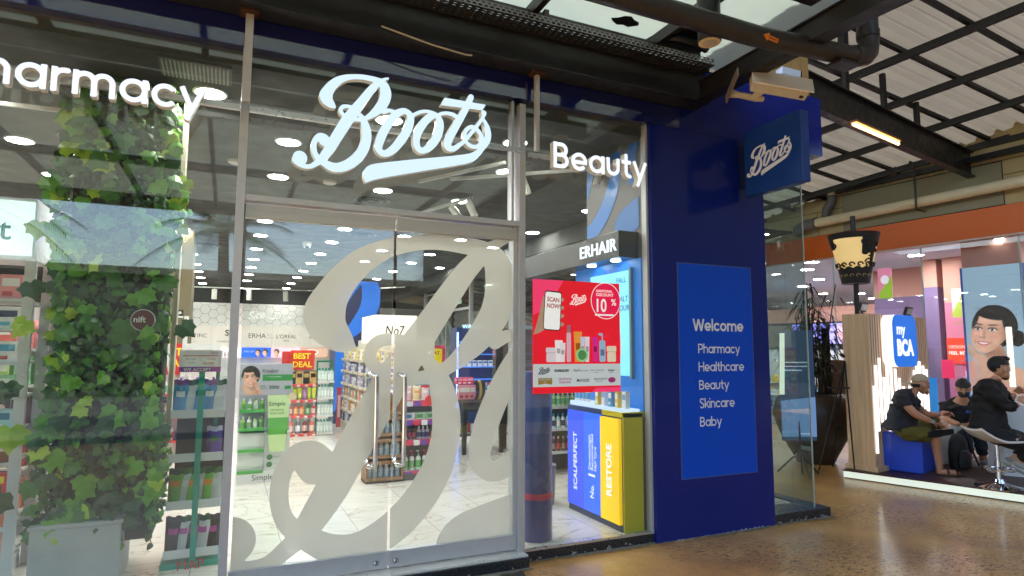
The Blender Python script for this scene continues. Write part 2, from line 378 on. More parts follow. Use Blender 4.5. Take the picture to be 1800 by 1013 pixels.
def ev(cu, depth):
    o = bpy.data.objects.new('tmp', cu); C.objects.link(o); dg = bpy.context.evaluated_depsgraph_get()
    me = bpy.data.meshes.new_from_object(o.evaluated_get(dg)); bpy.data.objects.remove(o); bpy.data.curves.remove(cu)
    for v in me.vertices: v.co.z += depth / 2
    return me
def place(me, name, mats, fr, parent=None, scale=1):
    me.transform(fr.m @ Matrix.Scale(scale, 4) if scale != 1 else fr.m)
    if parent is not None: me.transform(Matrix.Translation(-wl(parent)))
    me.name = name; me.materials.clear(); mats = mats if isinstance(mats, (list, tuple)) else [mats]
    for m in mats: me.materials.append(m)
    ez = fr.ez
    for p in me.polygons: p.material_index = 0 if (len(mats) == 1 or p.normal.dot(ez) > .9) else 1
    o = bpy.data.objects.new(name, me); C.objects.link(o); o.parent = parent
    return o
def text(s, size, fr, m, parent=None, depth=.002, bold=0, align='LEFT', shear=0, sx=1, name='lettering', sp=1):
    cu = bpy.data.curves.new('t', 'FONT'); cu.body = s; cu.size = size; cu.extrude = depth / 2; cu.offset = bold; cu.align_x = align; cu.shear = shear
    cu.space_character = sp; cu.resolution_u = 3
    me = ev(cu, depth)
    if sx != 1: me.transform(Matrix.Diagonal((sx, 1, 1, 1)))
    return place(me, name, m, fr, parent)
def arc(cx, cy, r, a0, a1, n=18): return [(cx + r * math.cos(rad(a0 + (a1 - a0) * i / n)), cy + r * math.sin(rad(a0 + (a1 - a0) * i / n))) for i in range(n + 1)]
def glyph(c, w):      # round geometric letters, x-height 1
    R_ = .5 - w; x0 = w; ring = arc(.5, .5, R_, 0, 360, 36)
    G = {'a': ([ring, [(1 - w, 0), (1 - w, 1)]], 1), 'b': ([ring, [(w, 0), (w, 1.45)]], 1), 'o': ([ring], 1),
         'c': ([arc(.5, .5, R_, 42, 318, 28)], .88), 'e': ([arc(.5, .5, R_, 0, 318, 30), [(w, .47), (1 - w * .2, .47)]], .98),
         'h': ([[(w, 0), (w, 1.45)], arc(.43, .57, .43 - w, 180, 0) + [(.86 - w, 0)]], .86), 'n': ([[(w, 0), (w, 1)], arc(.43, .57, .43 - w, 180, 0) + [(.86 - w, 0)]], .86),
         'm': ([[(w, 0), (w, 1)], arc(w + .31, .69 - w, .31, 180, 0) + [(w + .62, 0)], arc(w + .93, .69 - w, .31, 180, 0) + [(w + 1.24, 0)]], 1.24 + 2 * w),
         'r': ([[(w, 0), (w, 1)], arc(w + .34, .66 - w, .34, 180, 70)], .62), 'u': ([[(w, 1), (w, .43)] + arc(.43, .43, .43 - w, 180, 360), [(.86 - w, 0.43), (.86 - w, 1)]], .86),
         't': ([[(.3, 1.35), (.3, .32)] + arc(.3 + .24, .32, .24, 180, 285, 10), [(0, .98 - w), (.62, .98 - w)]], .66),
         'y': ([[(.09, 1), (.47, .08)], [(.89, 1), (.31, -.42)]], .96), 'l': ([[(w, 0), (w, 1.45)]], 2 * w), 'i': ([[(w, 0), (w, 1)], [(w, 1.24), (w, 1.24 + 2 * w)]], 2 * w),
         'k': ([[(w, 0), (w, 1.45)], [(.76, 1), (w + .04, .38)], [(.3, .58), (.84, 0)]], .82),
         's': ([arc(.36, .74, .26 - w * .4, 30, 215, 14)[:-1] + [(.2, .6), (.5, .46)] + arc(.36, .27, .27 - w * .4, 35, -150, 14)], .7),
         'W': ([[(.06, 1.4), (.44, 0)], [(.44, 0), (.82, 1.35)], [(.82, 1.35), (1.2, 0)], [(1.2, 0), (1.58, 1.4)]], 1.62),
         'P': ([[(w, 0), (w, 1.4)], [(w, 1.4 - w), (.5, 1.4 - w)] + arc(.5, 1.4 - w - .36, .36, 90, -90) + [(w, .68 - w)]], .92),
         'H': ([[(w, 0), (w, 1.4)], [(1.05 - w, 0), (1.05 - w, 1.4)], [(w, .72), (1.05 - w, .72)]], 1.05),
         'B': ([[(w, 0), (w, 1.4)], [(w, 1.4 - w), (.48, 1.4 - w)] + arc(.48, 1.4 - w - .29, .29, 90, -90) + [(w, .82 - w)], [(w, .82 - w), (.52, .82 - w)] + arc(.52, (.82 - w + w) / 2, (.82 - 2 * w) / 2, 90, -90) + [(w, w)]], .95),
         'S': ([arc(.45, 1.05, .34 - w * .3, 25, 200, 14) + [(.22, .86), (.62, .62)] + arc(.45, .37, .37 - w * .4, 35, -155, 16)], .88)}
    return G[c]
GC = {}
def glyph_loops(c, w):
    if (c, w) not in GC:
        st, adv = glyph(c, w)
        ss = [(np.array([(x, y, w) for x, y in p]), True) for p in st]
        X, Y, D = field(ss, -.25, 1.85, -.65, 1.65, .022)
        GC[c, w] = ([thin(l, .004) for l in contours(X, Y, D)], adv)
    return GC[c, w]
def word(s, xh, fr, mats, parent, w=.105, depth=.003, gap=.17, each=None, name='lettering'):
    x = 0; allp = []
    for c in s:
        lp, adv = glyph_loops(c, w)
        q = [[((px + x) * xh, py * xh) for px, py in l] for l in lp]
        if each: place(curve_mesh(q, depth), each, mats, fr, parent)
        allp += q; x += adv + (gap if c not in 'rt' else gap * .6)
    if not each: return place(curve_mesh(allp, depth), name, mats, fr, parent)
LOGO = {'bowl':[(0.0845,0.4484,0.0039),(0.0753,0.45,0.011),(0.0537,0.464,0.0266),(0.0288,0.4878,0.0375),(0.0204,0.5145,0.0421),(0.0305,0.5486,0.036),(0.0541,0.5894,0.0315),(0.0924,0.6317,0.027),(0.1453,0.664,0.0208),(0.1992,0.6803,0.0178),(0.2541,0.6894,0.0179),(0.3098,0.6885,0.0197),(0.3622,0.6819,0.0223),(0.3993,0.6587,0.0316),(0.4133,0.6193,0.0382),(0.4142,0.5817,0.039),(0.4008,0.5332,0.0364),(0.3674,0.4816,0.0312),(0.3284,0.4393,0.0228),(0.2934,0.4112,0.0162),(0.2623,0.3937,0.0145),(0.2234,0.3857,0.0144),(0.1846,0.3858,0.0143),(0.1495,0.3979,0.0135),(0.1236,0.4154,0.0134),(0.1176,0.4387,0.0134),(0.1322,0.4599,0.0135),(0.1551,0.4671,0.0127),(0.1861,0.466,0.012),(0.2137,0.4511,0.012),(0.2418,0.4248,0.0145),(0.2663,0.3944,0.0209),(0.2823,0.356,0.0282),(0.2923,0.3084,0.0322),(0.2928,0.2594,0.033),(0.2795,0.2004,0.0344),(0.2498,0.1434,0.0358),(0.2011,0.0885,0.0354),(0.1485,0.0535,0.0335),(0.1035,0.0397,0.031),(0.0658,0.0427,0.0293),(0.0317,0.058,0.0245),(-0.0023,0.077,0.0198),(-0.0267,0.1012,0.0183),(-0.0409,0.1306,0.0175),(-0.0452,0.1693,0.0175),(-0.0376,0.2059,0.0176),(-0.0164,0.2328,0.0199),(0.0076,0.2246,0.0346),(0.0215,0.2108,0.0385)],'stem':[(0.429,0.7133,0.0075),(0.4024,0.6997,0.0117),(0.3665,0.671,0.0199),(0.3274,0.6285,0.0246),(0.289,0.5715,0.0277),(0.2474,0.5062,0.0307),(0.2062,0.4416,0.0352),(0.1692,0.3825,0.0381),(0.1328,0.3159,0.0378),(0.0969,0.2461,0.0359),(0.0616,0.173,0.034),(0.0262,0.1125,0.0292),(0.0014,0.0775,0.0229),(-0.0271,0.0502,0.0182),(-0.0593,0.0279,0.0151),(-0.0954,0.0232,0.015),(-0.1282,0.0329,0.0164),(-0.1526,0.0528,0.0194),(-0.1548,0.0719,0.0186)],'ball':[(-0.1277,0.0779,0.0434),(-0.1247,0.0752,0.0434)],'link1':[(0.404,0.4711,0.0182),(0.4362,0.485,0.0141),(0.4689,0.4847,0.0125),(0.5022,0.471,0.0134)],'o1':[(0.5351,0.497,0.0224),(0.4897,0.4655,0.0272),(0.4454,0.4043,0.0298),(0.4056,0.3267,0.0302),(0.3799,0.252,0.0293),(0.3763,0.2057,0.0251),(0.4059,0.1782,0.0224),(0.454,0.1955,0.0268),(0.5086,0.2568,0.0299),(0.5531,0.328,0.0309),(0.5851,0.4016,0.029),(0.5939,0.4648,0.0247),(0.5687,0.4955,0.0218),(0.5351,0.497,0.0224)],'k1':[(0.5967,0.4652,0.0116),(0.6287,0.4939,0.0124),(0.6684,0.5153,0.0125),(0.7123,0.5257,0.0126),(0.7568,0.5214,0.0134),(0.7869,0.5102,0.0135)],'o2':[(0.7646,0.5064,0.0224),(0.7206,0.477,0.0267),(0.6739,0.4158,0.0294),(0.6439,0.3492,0.0277),(0.6379,0.2902,0.0247),(0.6517,0.2487,0.0232),(0.6883,0.2373,0.0219),(0.739,0.2759,0.028),(0.7823,0.3409,0.0312),(0.805,0.4109,0.0299),(0.8087,0.4633,0.0255),(0.7908,0.4989,0.021),(0.7646,0.5064,0.0224)],'k2':[(0.7906,0.5108,0.012),(0.8242,0.5291,0.0128),(0.8619,0.5377,0.0136),(0.9,0.5351,0.0152),(0.9309,0.5237,0.0168)],'t':[(1.0417,0.6901,0.0211),(1.021,0.6421,0.0233),(0.9959,0.5845,0.0248),(0.9618,0.5183,0.0269),(0.9242,0.4483,0.0289),(0.8871,0.3753,0.0302),(0.8666,0.324,0.0301),(0.8717,0.2892,0.027),(0.9075,0.2817,0.0204),(0.9492,0.3101,0.0167),(0.9873,0.3456,0.0138),(1.0333,0.4014,0.0139),(1.0797,0.4654,0.014),(1.1148,0.5168,0.0126),(1.136,0.5509,0.0118),(1.1422,0.575,0.0158),(1.1429,0.5851,0.0213)],'s':[(1.1361,0.5433,0.011),(1.1589,0.5086,0.0158),(1.1737,0.4688,0.0221),(1.1789,0.4237,0.0252),(1.1665,0.3759,0.0267),(1.1365,0.3297,0.0234),(1.1092,0.2879,0.0217),(1.0663,0.248,0.0293),(1.0198,0.2251,0.0337),(0.8974,0.1892,0.0375),(0.7854,0.161,0.0406),(0.6758,0.1328,0.0443),(0.5334,0.0948,0.0483),(0.3952,0.0573,0.0514),(0.3344,0.0342,0.0495),(0.3117,0.0015,0.0308),(0.2977,-0.0299,0.0082)],'ring':[(1.0458,0.4654,0.0155),(1.0798,0.4579,0.0164),(1.1157,0.4254,0.0172),(1.1281,0.3854,0.018),(1.1166,0.342,0.0171),(1.0812,0.3209,0.0155),(1.0342,0.3247,0.0146),(1.0066,0.3522,0.0138),(0.9959,0.3957,0.0138),(1.0094,0.4392,0.0146),(1.0458,0.4654,0.0155)]}
LBAR = [(0.8389,0.649),(1.1592,0.6518),(1.1323,0.6048),(0.8096,0.5885)]
def logo_strokes(): return [(cat_rom(v, v[0] == v[-1], 5), False) for v in LOGO.values()]
LC = {}
def logo_mesh(depth, T=None, clip=None, h=.005, keep=None):
    # script name logo, 1.38 wide x .76 high with origin near the tail's left; T = (s, t, x, y) similarity, clip = list of rectangles
    key = (T, tuple(clip) if clip else None, h)
    if key not in LC:
        st = logo_strokes(); bar = LBAR
        if T:
            s, t, tx, ty = T; k = math.hypot(s, t)
            st = [(np.array([(s * a - t * b + tx, t * a + s * b + ty, r * k) for a, b, r in q]), f) for q, f in st]
            bar = [(s * a - t * b + tx, t * a + s * b + ty) for a, b in bar]
        if clip: x0 = min(c[0] for c in clip) - 2 * h; x1 = max(c[1] for c in clip) + 2 * h; y0 = min(c[2] for c in clip) - 2 * h; y1 = max(c[3] for c in clip) + 2 * h
        else: x0, x1, y0, y1 = -.2, 1.24, -.07, .75
        X, Y, D = field(st, x0, x1, y0, y1, h, [bar])
        if clip:
            K = np.full(D.shape, 9.)
            for a, b, c, d in clip: K = np.minimum(K, np.maximum(np.maximum(a - X, X - b), np.maximum(c - Y, Y - d)))
            D = np.maximum(D, K)
        LC[key] = [thin(l, h * .12) for l in contours(X, Y, D)]
    return curve_mesh(LC[key], depth)
# ============================================================ THE SETTING
def struct(name, mb, m, **k): return tag(mb.build(name, m, **k), kind='structure')
PAVE = pavement_mat(); MARB = marble_mat()
gx = [-60, -8, 60]; 
struct('pavement', MB().poly([(-60, -3.6, 0), (60, -3.6, 0), (60, 60, 0), (-60, 60, 0)]), PAVE)
struct('road', MB().poly([(-60, -40, -.12), (60, -40, -.12), (60, -3.75, -.12), (-60, -3.75, -.12)]).box(-60, -3.75, -.12, 60, -3.6, -.004), mat('asphalt', (.03, .03, .032), .8, noise=(20, .3), bump=(80, .4)))
struct('path', MB().poly([(-8, 3.62, .004), (1.86, 3.62, .004), (1.97, 4.1, .004), (-8, 4.1, .004)]), mat('dark_walkway', (.045, .043, .042), .55, noise=(15, .3), bump=(70, .3)))
struct('shop_floor', MB().box(-6, 4.29, -.05, 5.09, 20.5, .08), MARB)
struct('ceiling', MB().poly([(-6, 4.29, 3.4), (-6, 20.5, 3.4), (5.09, 20.5, 3.4), (5.09, 4.29, 3.4)]).box(-6, 4.29, 3.404, 5.09, 20.5, 3.5)
       .box(4.55, 5.4, 3.12, 5.0, 20.5, 3.39), CEIL)

# ------------------------------------------------------------ the shop building
shop = thing('shop_building', 'navy blue glass-fronted pharmacy shop with white letters across its front', 'shop', (2, 4.3, 0))
def part(name, mb, m, par=shop, **k): return mb.build(name, m, par, **k)
part('fascia', MB().box(-6, 4.2, 3.5, 3.55, 4.3, 4.10), NAVYG)
part('fascia', MB().box(3.552, 4.2, 3.5, 5.36, 4.3, 4.10).box(5.26, 4.3, 3.5, 5.36, 21, 4.10).box(5.1, 4.3, 3.5, 5.26, 21, 3.6), NAVY)
part('pillar', MB().box(3.225, 4.2, 0, 4.53, 4.9, 3.498), NAVY, bevel=.004)
# chipped white paint line along the pillar's foot
mb = MB()
for i in range(46):
    x = 3.3 + i * .027 + random.uniform(-.01, .01); wd = random.uniform(.008, .03); hh = random.uniform(.003, .014) * (1.4 if 25 < i < 44 else .8)
    mb.prism([(0, 0), (wd, 0), (wd * .8, hh * .6), (wd * .4, hh)], F_S(x, .001, 4.199), .002)
tag(part('chipped_paint', mb, mat('bare_filler', (.6, .6, .62), .8)), kind='stuff')
part('wall', MB().box(-6, 20.5, .08, 5.12, 20.7, 2.92), WHITE)
part('upper_wall', MB().box(-6, 20.45, 2.92, 5.12, 20.7, 3.399), mat('black_bulkhead', (.012, .012, .012), .8))
part('side_wall', MB().box(-6.2, 4.3, 0, -6, 20.5, 3.5), WHITE)
part('plinth', MB().box(2.055, 4.235, 0, 3.224, 4.5, .072).box(4.531, 4.215, 0, 5.26, 4.5, .085).box(5.12, 4.5, 0, 5.26, 21, .085).box(-6, 4.12, 0, 2.04, 4.289, .075), GRAN, bevel=.004)
part('threshold', MB().box(-6, 4.135, .076, 2.035, 4.289, .088), mat('white_marble_step', (.7, .7, .68), .3, noise=(8, .1)))
mb = MB()
for i in range(90):
    x = random.choice([random.uniform(-.5, 2.0), random.uniform(4.55, 5.25), random.uniform(2.08, 3.2)]); y = 4.119 if x < 2.04 else (4.234 if x < 4 else 4.214)
    s = random.uniform(.004, .016); z = abs(random.gauss(0, .012))
    mb.prism([(0, 0), (s * 1.4, .1 * s), (s, s * .7), (.3 * s, s * .9)], F_S(x, z, y), .0015)
tag(part('mortar_flecks', mb, mat('mortar', (.42, .41, .38), .9)), kind='stuff')
rg_ = random.Random(4)
for xa, xb, yb in ((-1, 2.05, 4.118), (2.06, 3.22, 4.233), (3.24, 4.52, 4.198), (4.54, 5.27, 4.213)):     # cement smeared along the foot of the front
    k_ = int((xb - xa) / .035); up_ = [(xa + (xb - xa) * i / k_, yb) for i in range(k_ + 1)]; lo_ = [(x_, yb - (.012 if xa == 3.24 else .03) - rg_.uniform(0, .03) - .02 * math.sin(x_ * 5)) for x_, _ in up_]
    m_ = MB(); m_.add([(x_, y_, .006) for x_, y_ in up_] + [(x_, y_, .0058) for x_, y_ in lo_], [(i, k_ + 1 + i, k_ + 2 + i, i + 1) for i in range(k_)]); part('cement_smear', m_, mat('cement_smear', (.24, .22, .19), .85, noise=(40, .35)))
# window frames, each bay of glass a window
def window(x0, x1, z0, z1, y=4.27, m=G_FRONT, nm='window'):
    w_ = MB().box(x0, y, z0, x1, y + .008, z1).build(nm, m, shop); return w_
wA = window(-6, .012, .09, 3.499); wB = window(.064, 1.93, 2.535, 3.499); wC = window(2.05, 3.2, .074, 3.499); wD = window(4.53, 5.118, .087, 3.499, m=G_SIDE)
wE = window(2.56, 2.566, .08, .09)  # joint spacer
bpy.data.objects.remove(wE)
f = MB().box(.012, 4.215, .08, .062, 4.33, 3.499).box(1.997, 4.215, .088, 2.047, 4.33, 3.47).box(.063, 4.222, 2.495, 1.996, 4.33, 2.534)
f.box(1.94, 4.24, 2.54, 1.96, 4.32, 3.49).box(1.962, 4.25, .1, 1.996, 4.34, 2.494).box(3.2, 4.235, .072, 3.224, 4.3, 3.499)
part('window_frame', f, ALU_W, bevel=.0015)
part('bottom_track', MB().box(2.05, 4.24, .0725, 3.2, 4.262, .09), ALU)
# second street front, along the walkway on the right (x = 5.12)
for y0, y1 in ((4.5, 6.4), (6.43, 8.5), (8.53, 10.6), (10.63, 13.35), (17.05, 20.5)):
    MB().box(5.1, y0, .086, 5.108, y1, 3.499).build('window', G_SIDE, shop)
MB().box(5.1, 13.43, 2.56, 5.108, 17.0, 3.499).build('window', G_SIDE, shop)
f = MB()
for y in (10.6, 13.36, 17.0): f.box(5.06, y, .086, 5.15, y + .06, 3.499)
f.box(5.07, 13.42, 2.5, 5.14, 17, 2.56).box(5.08, 13.42, 3.05, 5.13, 17, 3.08).box(5.09, 15.18, .1, 5.12, 15.2, 2.5)
part('window_frame', f, ALU_W)
for y in (6.4, 8.5):
    MB().box(5.098, y, .086, 5.112, y + .03, 3.499).build('glass_edge', mat('glass_edge_green', (.35, .5, .45), .15), shop)
MB().box(5.1, 4.27, .086, 5.112, 4.5, 3.499).build('glass_edge', G_SIDE, shop)
MB().box(5.112, 4.268, .086, 5.12, 4.28, 3.19).build('glass_edge', mat('glass_edge_pale', (.55, .62, .58), .15), shop)
for y0, y1 in ((13.44, 15.17), (15.21, 16.98)):
    d_ = MB().box(5.1, y0, .12, 5.108, y1, 2.48).build('door', G_SIDE, shop)
    MB().box(5.08, y0, .09, 5.13, y1, .19).build('rail', ALU_W, d_)
SD = sheet_mat('frosted_film_far', (.5, .55, .52), (.4, .45, .43), .5, clear=.25)
Td = (3.2336, -.08, .4764, .1224)
o = place(logo_mesh(.002, Td, [(.09, 1.03, .2, 2.385), (1.05, 1.96, .2, 2.385)]), 'frosted_decal', SD, F_E(15.2 - 1.03, 0, 5.13), shop)
# glass doors
for x0, x1, hx in ((.07, 1.043, .932), (1.055, 1.99, 1.125)):
    d = MB().box(x0 + .012, 4.27, .205, x1 - .002, 4.282, 2.395).build('door', G_FRONT, shop)
    rl = MB().box(x0, 4.245, .1, x1, 4.305, .2); rl.box(x0, 4.243, .198, x1, 4.307, .206)
    rl.build('rail', ALU_W, d, bevel=.002)
    MB().box(x0, 4.24, 2.39, x1, 4.31, 2.438).box(x0, 4.246, 2.438, x1, 4.31, 2.478).build('rail', mat('aged_aluminium', (.5, .48, .45), .4, .3, noise=(14, .1)), d, bevel=.002)
    hh = 1.37 if hx < 1 else 1.365; hl = .78
    pts = [(hx - .035, 4.27, hh + .015), (hx - .03, 4.235, hh + .012), (hx - .01, 4.212, hh), (hx, 4.205, hh - .04), (hx, 4.205, hl + .04), (hx, 4.212, hl), (hx - .02, 4.235, hl - .012), (hx - .03, 4.27, hl - .014)]
    pp = cat_rom(pts, k=5); MB().tube([tuple(q) for q in pp], .0155, 14).build('handle', CHROME, d, smooth=True)
    MB().tube([(hx - .035, 4.33, hh), (hx - .03, 4.35, hh - .02), (hx - .03, 4.35, hl + .02), (hx - .035, 4.33, hl)], .0145, 12).build('handle', CHROME, d, smooth=True)
    sx = .963 if hx < 1 else 1.095
    MB().cyl((sx, 4.245, .142), (sx, 4.236, .142), .017, n=20).cyl((sx, 4.236, .142), (sx, 4.232, .142), .012, .008, n=16).build('bolt', STEEL, d, smooth=True)
    if hx < 1:
        ch = MB().tube([(hx, 4.2, hl + .04), (hx - .018, 4.19, hl - .02), (hx - .01, 4.19, hl - .075)], .0016, 5).tube([(hx, 4.2, hl + .04), (hx + .008, 4.19, hl - .02), (hx - .006, 4.19, hl - .075)], .0016, 5)
        ch.ball((hx - .008, 4.19, hl - .09), .012, .007, .014).build('padlock', mat('brass', (.55, .42, .2), .35, .8), d, smooth=True)
FROST = sheet_mat('frosted_film', (.80, .79, .74), (.78, .76, .71), .5, clear=.32, noise=(1.5, .05))
for x0, x1 in ((.082, 1.04), (1.057, 1.955)):
    dd = [o for o in shop.children if o.name.startswith('door')]
    place(logo_mesh(.001, Td, [(x0, x1, .206, 2.388)]), 'frosted_decal', FROST, F_S(0, 0, 4.268), dd[-2] if x0 < 1 else dd[-1])

# ------------------------------------------------------------ the lit signs
FACE = glow('lit_sign_face', (.68, .86, 1.0), .50)
FACEL = glow('lit_letter_face', (.80, .87, 1.0), .56)
RET = mat('letter_return', s2l((168, 158, 140)), .45, emit=s2l((190, 180, 160)), es=.12)
sg = thing('logo_sign', 'large pale blue lit script name sign mounted over the glass doors', 'sign', (1.05, 4.12, 2.66), 'shop name signs')
place(logo_mesh(.05), 'lettering', [FACE, RET], F_S(.5, 2.7, 4.14), sg)
rail_y = 4.165
MB().box(.064, rail_y - .015, 3.055, 1.99, rail_y + .015, 3.09).cyl((.75, 4.14, 3.07), (.75, rail_y, 3.07), .01).cyl((1.5, 4.14, 3.07), (1.5, rail_y, 3.07), .01).build('mounting_rail', ALU, sg)
for nm, s, x, z, xh, label in (('pharmacy_letters', 'Pharmacy', None, 2.978, .143, 'raised lit white letters reading Pharmacy on the left glass bay'),
                               ('beauty_letters', 'Beauty', 2.222, 2.952, .146, 'raised lit white letters reading Beauty between the doors and navy pillar')):
    wv = .105; tot = sum(glyph_loops(c, wv)[1] + (.13 if c not in 'rt' else .078) for c in s) - .13
    if x is None: x = -.19 - tot * xh
    t = thing(nm, label, 'sign', (x + tot * xh / 2, 4.12, z), 'shop name signs')
    word(s, xh, F_S(x, z, 4.14), [FACEL, RET], t, w=wv, depth=.055, gap=.13, each='letter')
    if s == 'Pharmacy': MB().box(-4, rail_y - .015, 3.055, .010, rail_y + .015, 3.09).build('mounting_rail', ALU, t)
    else: MB().box(2.049, rail_y - .015, 3.035, 3.1, rail_y + .015, 3.065).build('mounting_rail', ALU, t)
# the same signs on the walkway front, seen from behind through the shop
sg = thing('logo_sign', 'script name sign on the far side windows, seen reversed from inside the shop', 'sign', (5.2, 15.2, 2.7), 'shop name signs')
place(logo_mesh(.05), 'lettering', [FACE, mat('letter_back', (.3, .34, .3), .5, emit=(.5, .6, .5), es=.7)], F_E(14.6, 2.68, 5.2), sg)
t = thing('beauty_letters', 'letters reading Beauty on the far side windows, seen reversed from inside', 'sign', (5.2, 12.6, 2.8), 'shop name signs')
word('Beauty', .142, F_E(11.9, 2.86, 5.18), [FACEL, mat('letter_back', (0, 0, 0))], t, w=.105, depth=.05, each='letter')
def rod(x, w_, label, lo):
    t = thing('hanger_post', label, 'post', (x, 4.12, lo), 'sign hanger posts')
    MB().box(x - w_, 4.105, lo, x + w_, 4.145, 3.675).build('post', ALU_W, t)
    MB().box(x - .055, 4.06, 3.676, x + .055, 4.17, 3.688).build('fixing_plate', mat('rusty_plate', s2l((72, 42, 30)), .8, noise=(30, .4)), t)
rod(.04, .0235, 'tall square steel post left of the doors, hanging from the dark beam', 3.1)
rod(2.098, .015, 'thin square steel post right of the doors, hanging from the dark beam', 3.075)

# Welcome panel
WT = mat('white_vinyl', (.82, .84, .88), .5)
t = thing('welcome_panel', 'royal blue panel listing departments under the word Welcome on the navy pillar', 'sign', (3.9, 4.19, .488))
MB().box(3.49, 4.192, .488, 4.323, 4.1995, 2.302).build('panel', BLUE, t)
MB().box(3.484, 4.1935, .482, 3.4895, 4.1995, 2.308).box(4.3235, 4.1935, .482, 4.329, 4.1995, 2.308).box(3.49, 4.1935, .482, 4.323, 4.1995, .4875).box(3.49, 4.1935, 2.3025, 4.323, 4.1995, 2.308).build('edge_trim', mat('trim_blue_grey', (.09, .14, .32), .4), t)
word('Welcome', .074, F_S(3.64, 1.722, 4.1915), WT, t, w=.12, depth=.001, gap=.09)
for i, s in enumerate(('Pharmacy', 'Healthcare', 'Beauty', 'Skincare', 'Baby')):
    word(s, .0575, F_S(3.69, 1.53 - i * .1555, 4.1915), WT, t, w=.09, depth=.001, gap=.09)

# blade sign
t = thing('blade_sign', 'square blue box sign with white script name, projecting from the navy wall', 'sign', (4.27, 3.85, 2.935))
MB().box(4.222, 3.5, 2.94, 4.315, 4.12, 3.545).build('box', SIGNB, t, bevel=.006)
MB().box(4.235, 4.12, 3.05, 4.3, 4.2, 3.44).build('bracket', mat('sign_bracket', (.01, .02, .09), .4), t)
place(logo_mesh(.004), 'lettering', mat('white_sign_letters', (.72, .74, .8), .5, emit=(.7, .75, .85), es=.05), frame(F_W(4.03, 3.105, 4.2215)(0, 0), Vector((0, -.36, .0)), Vector((0, 0, .37))), t)

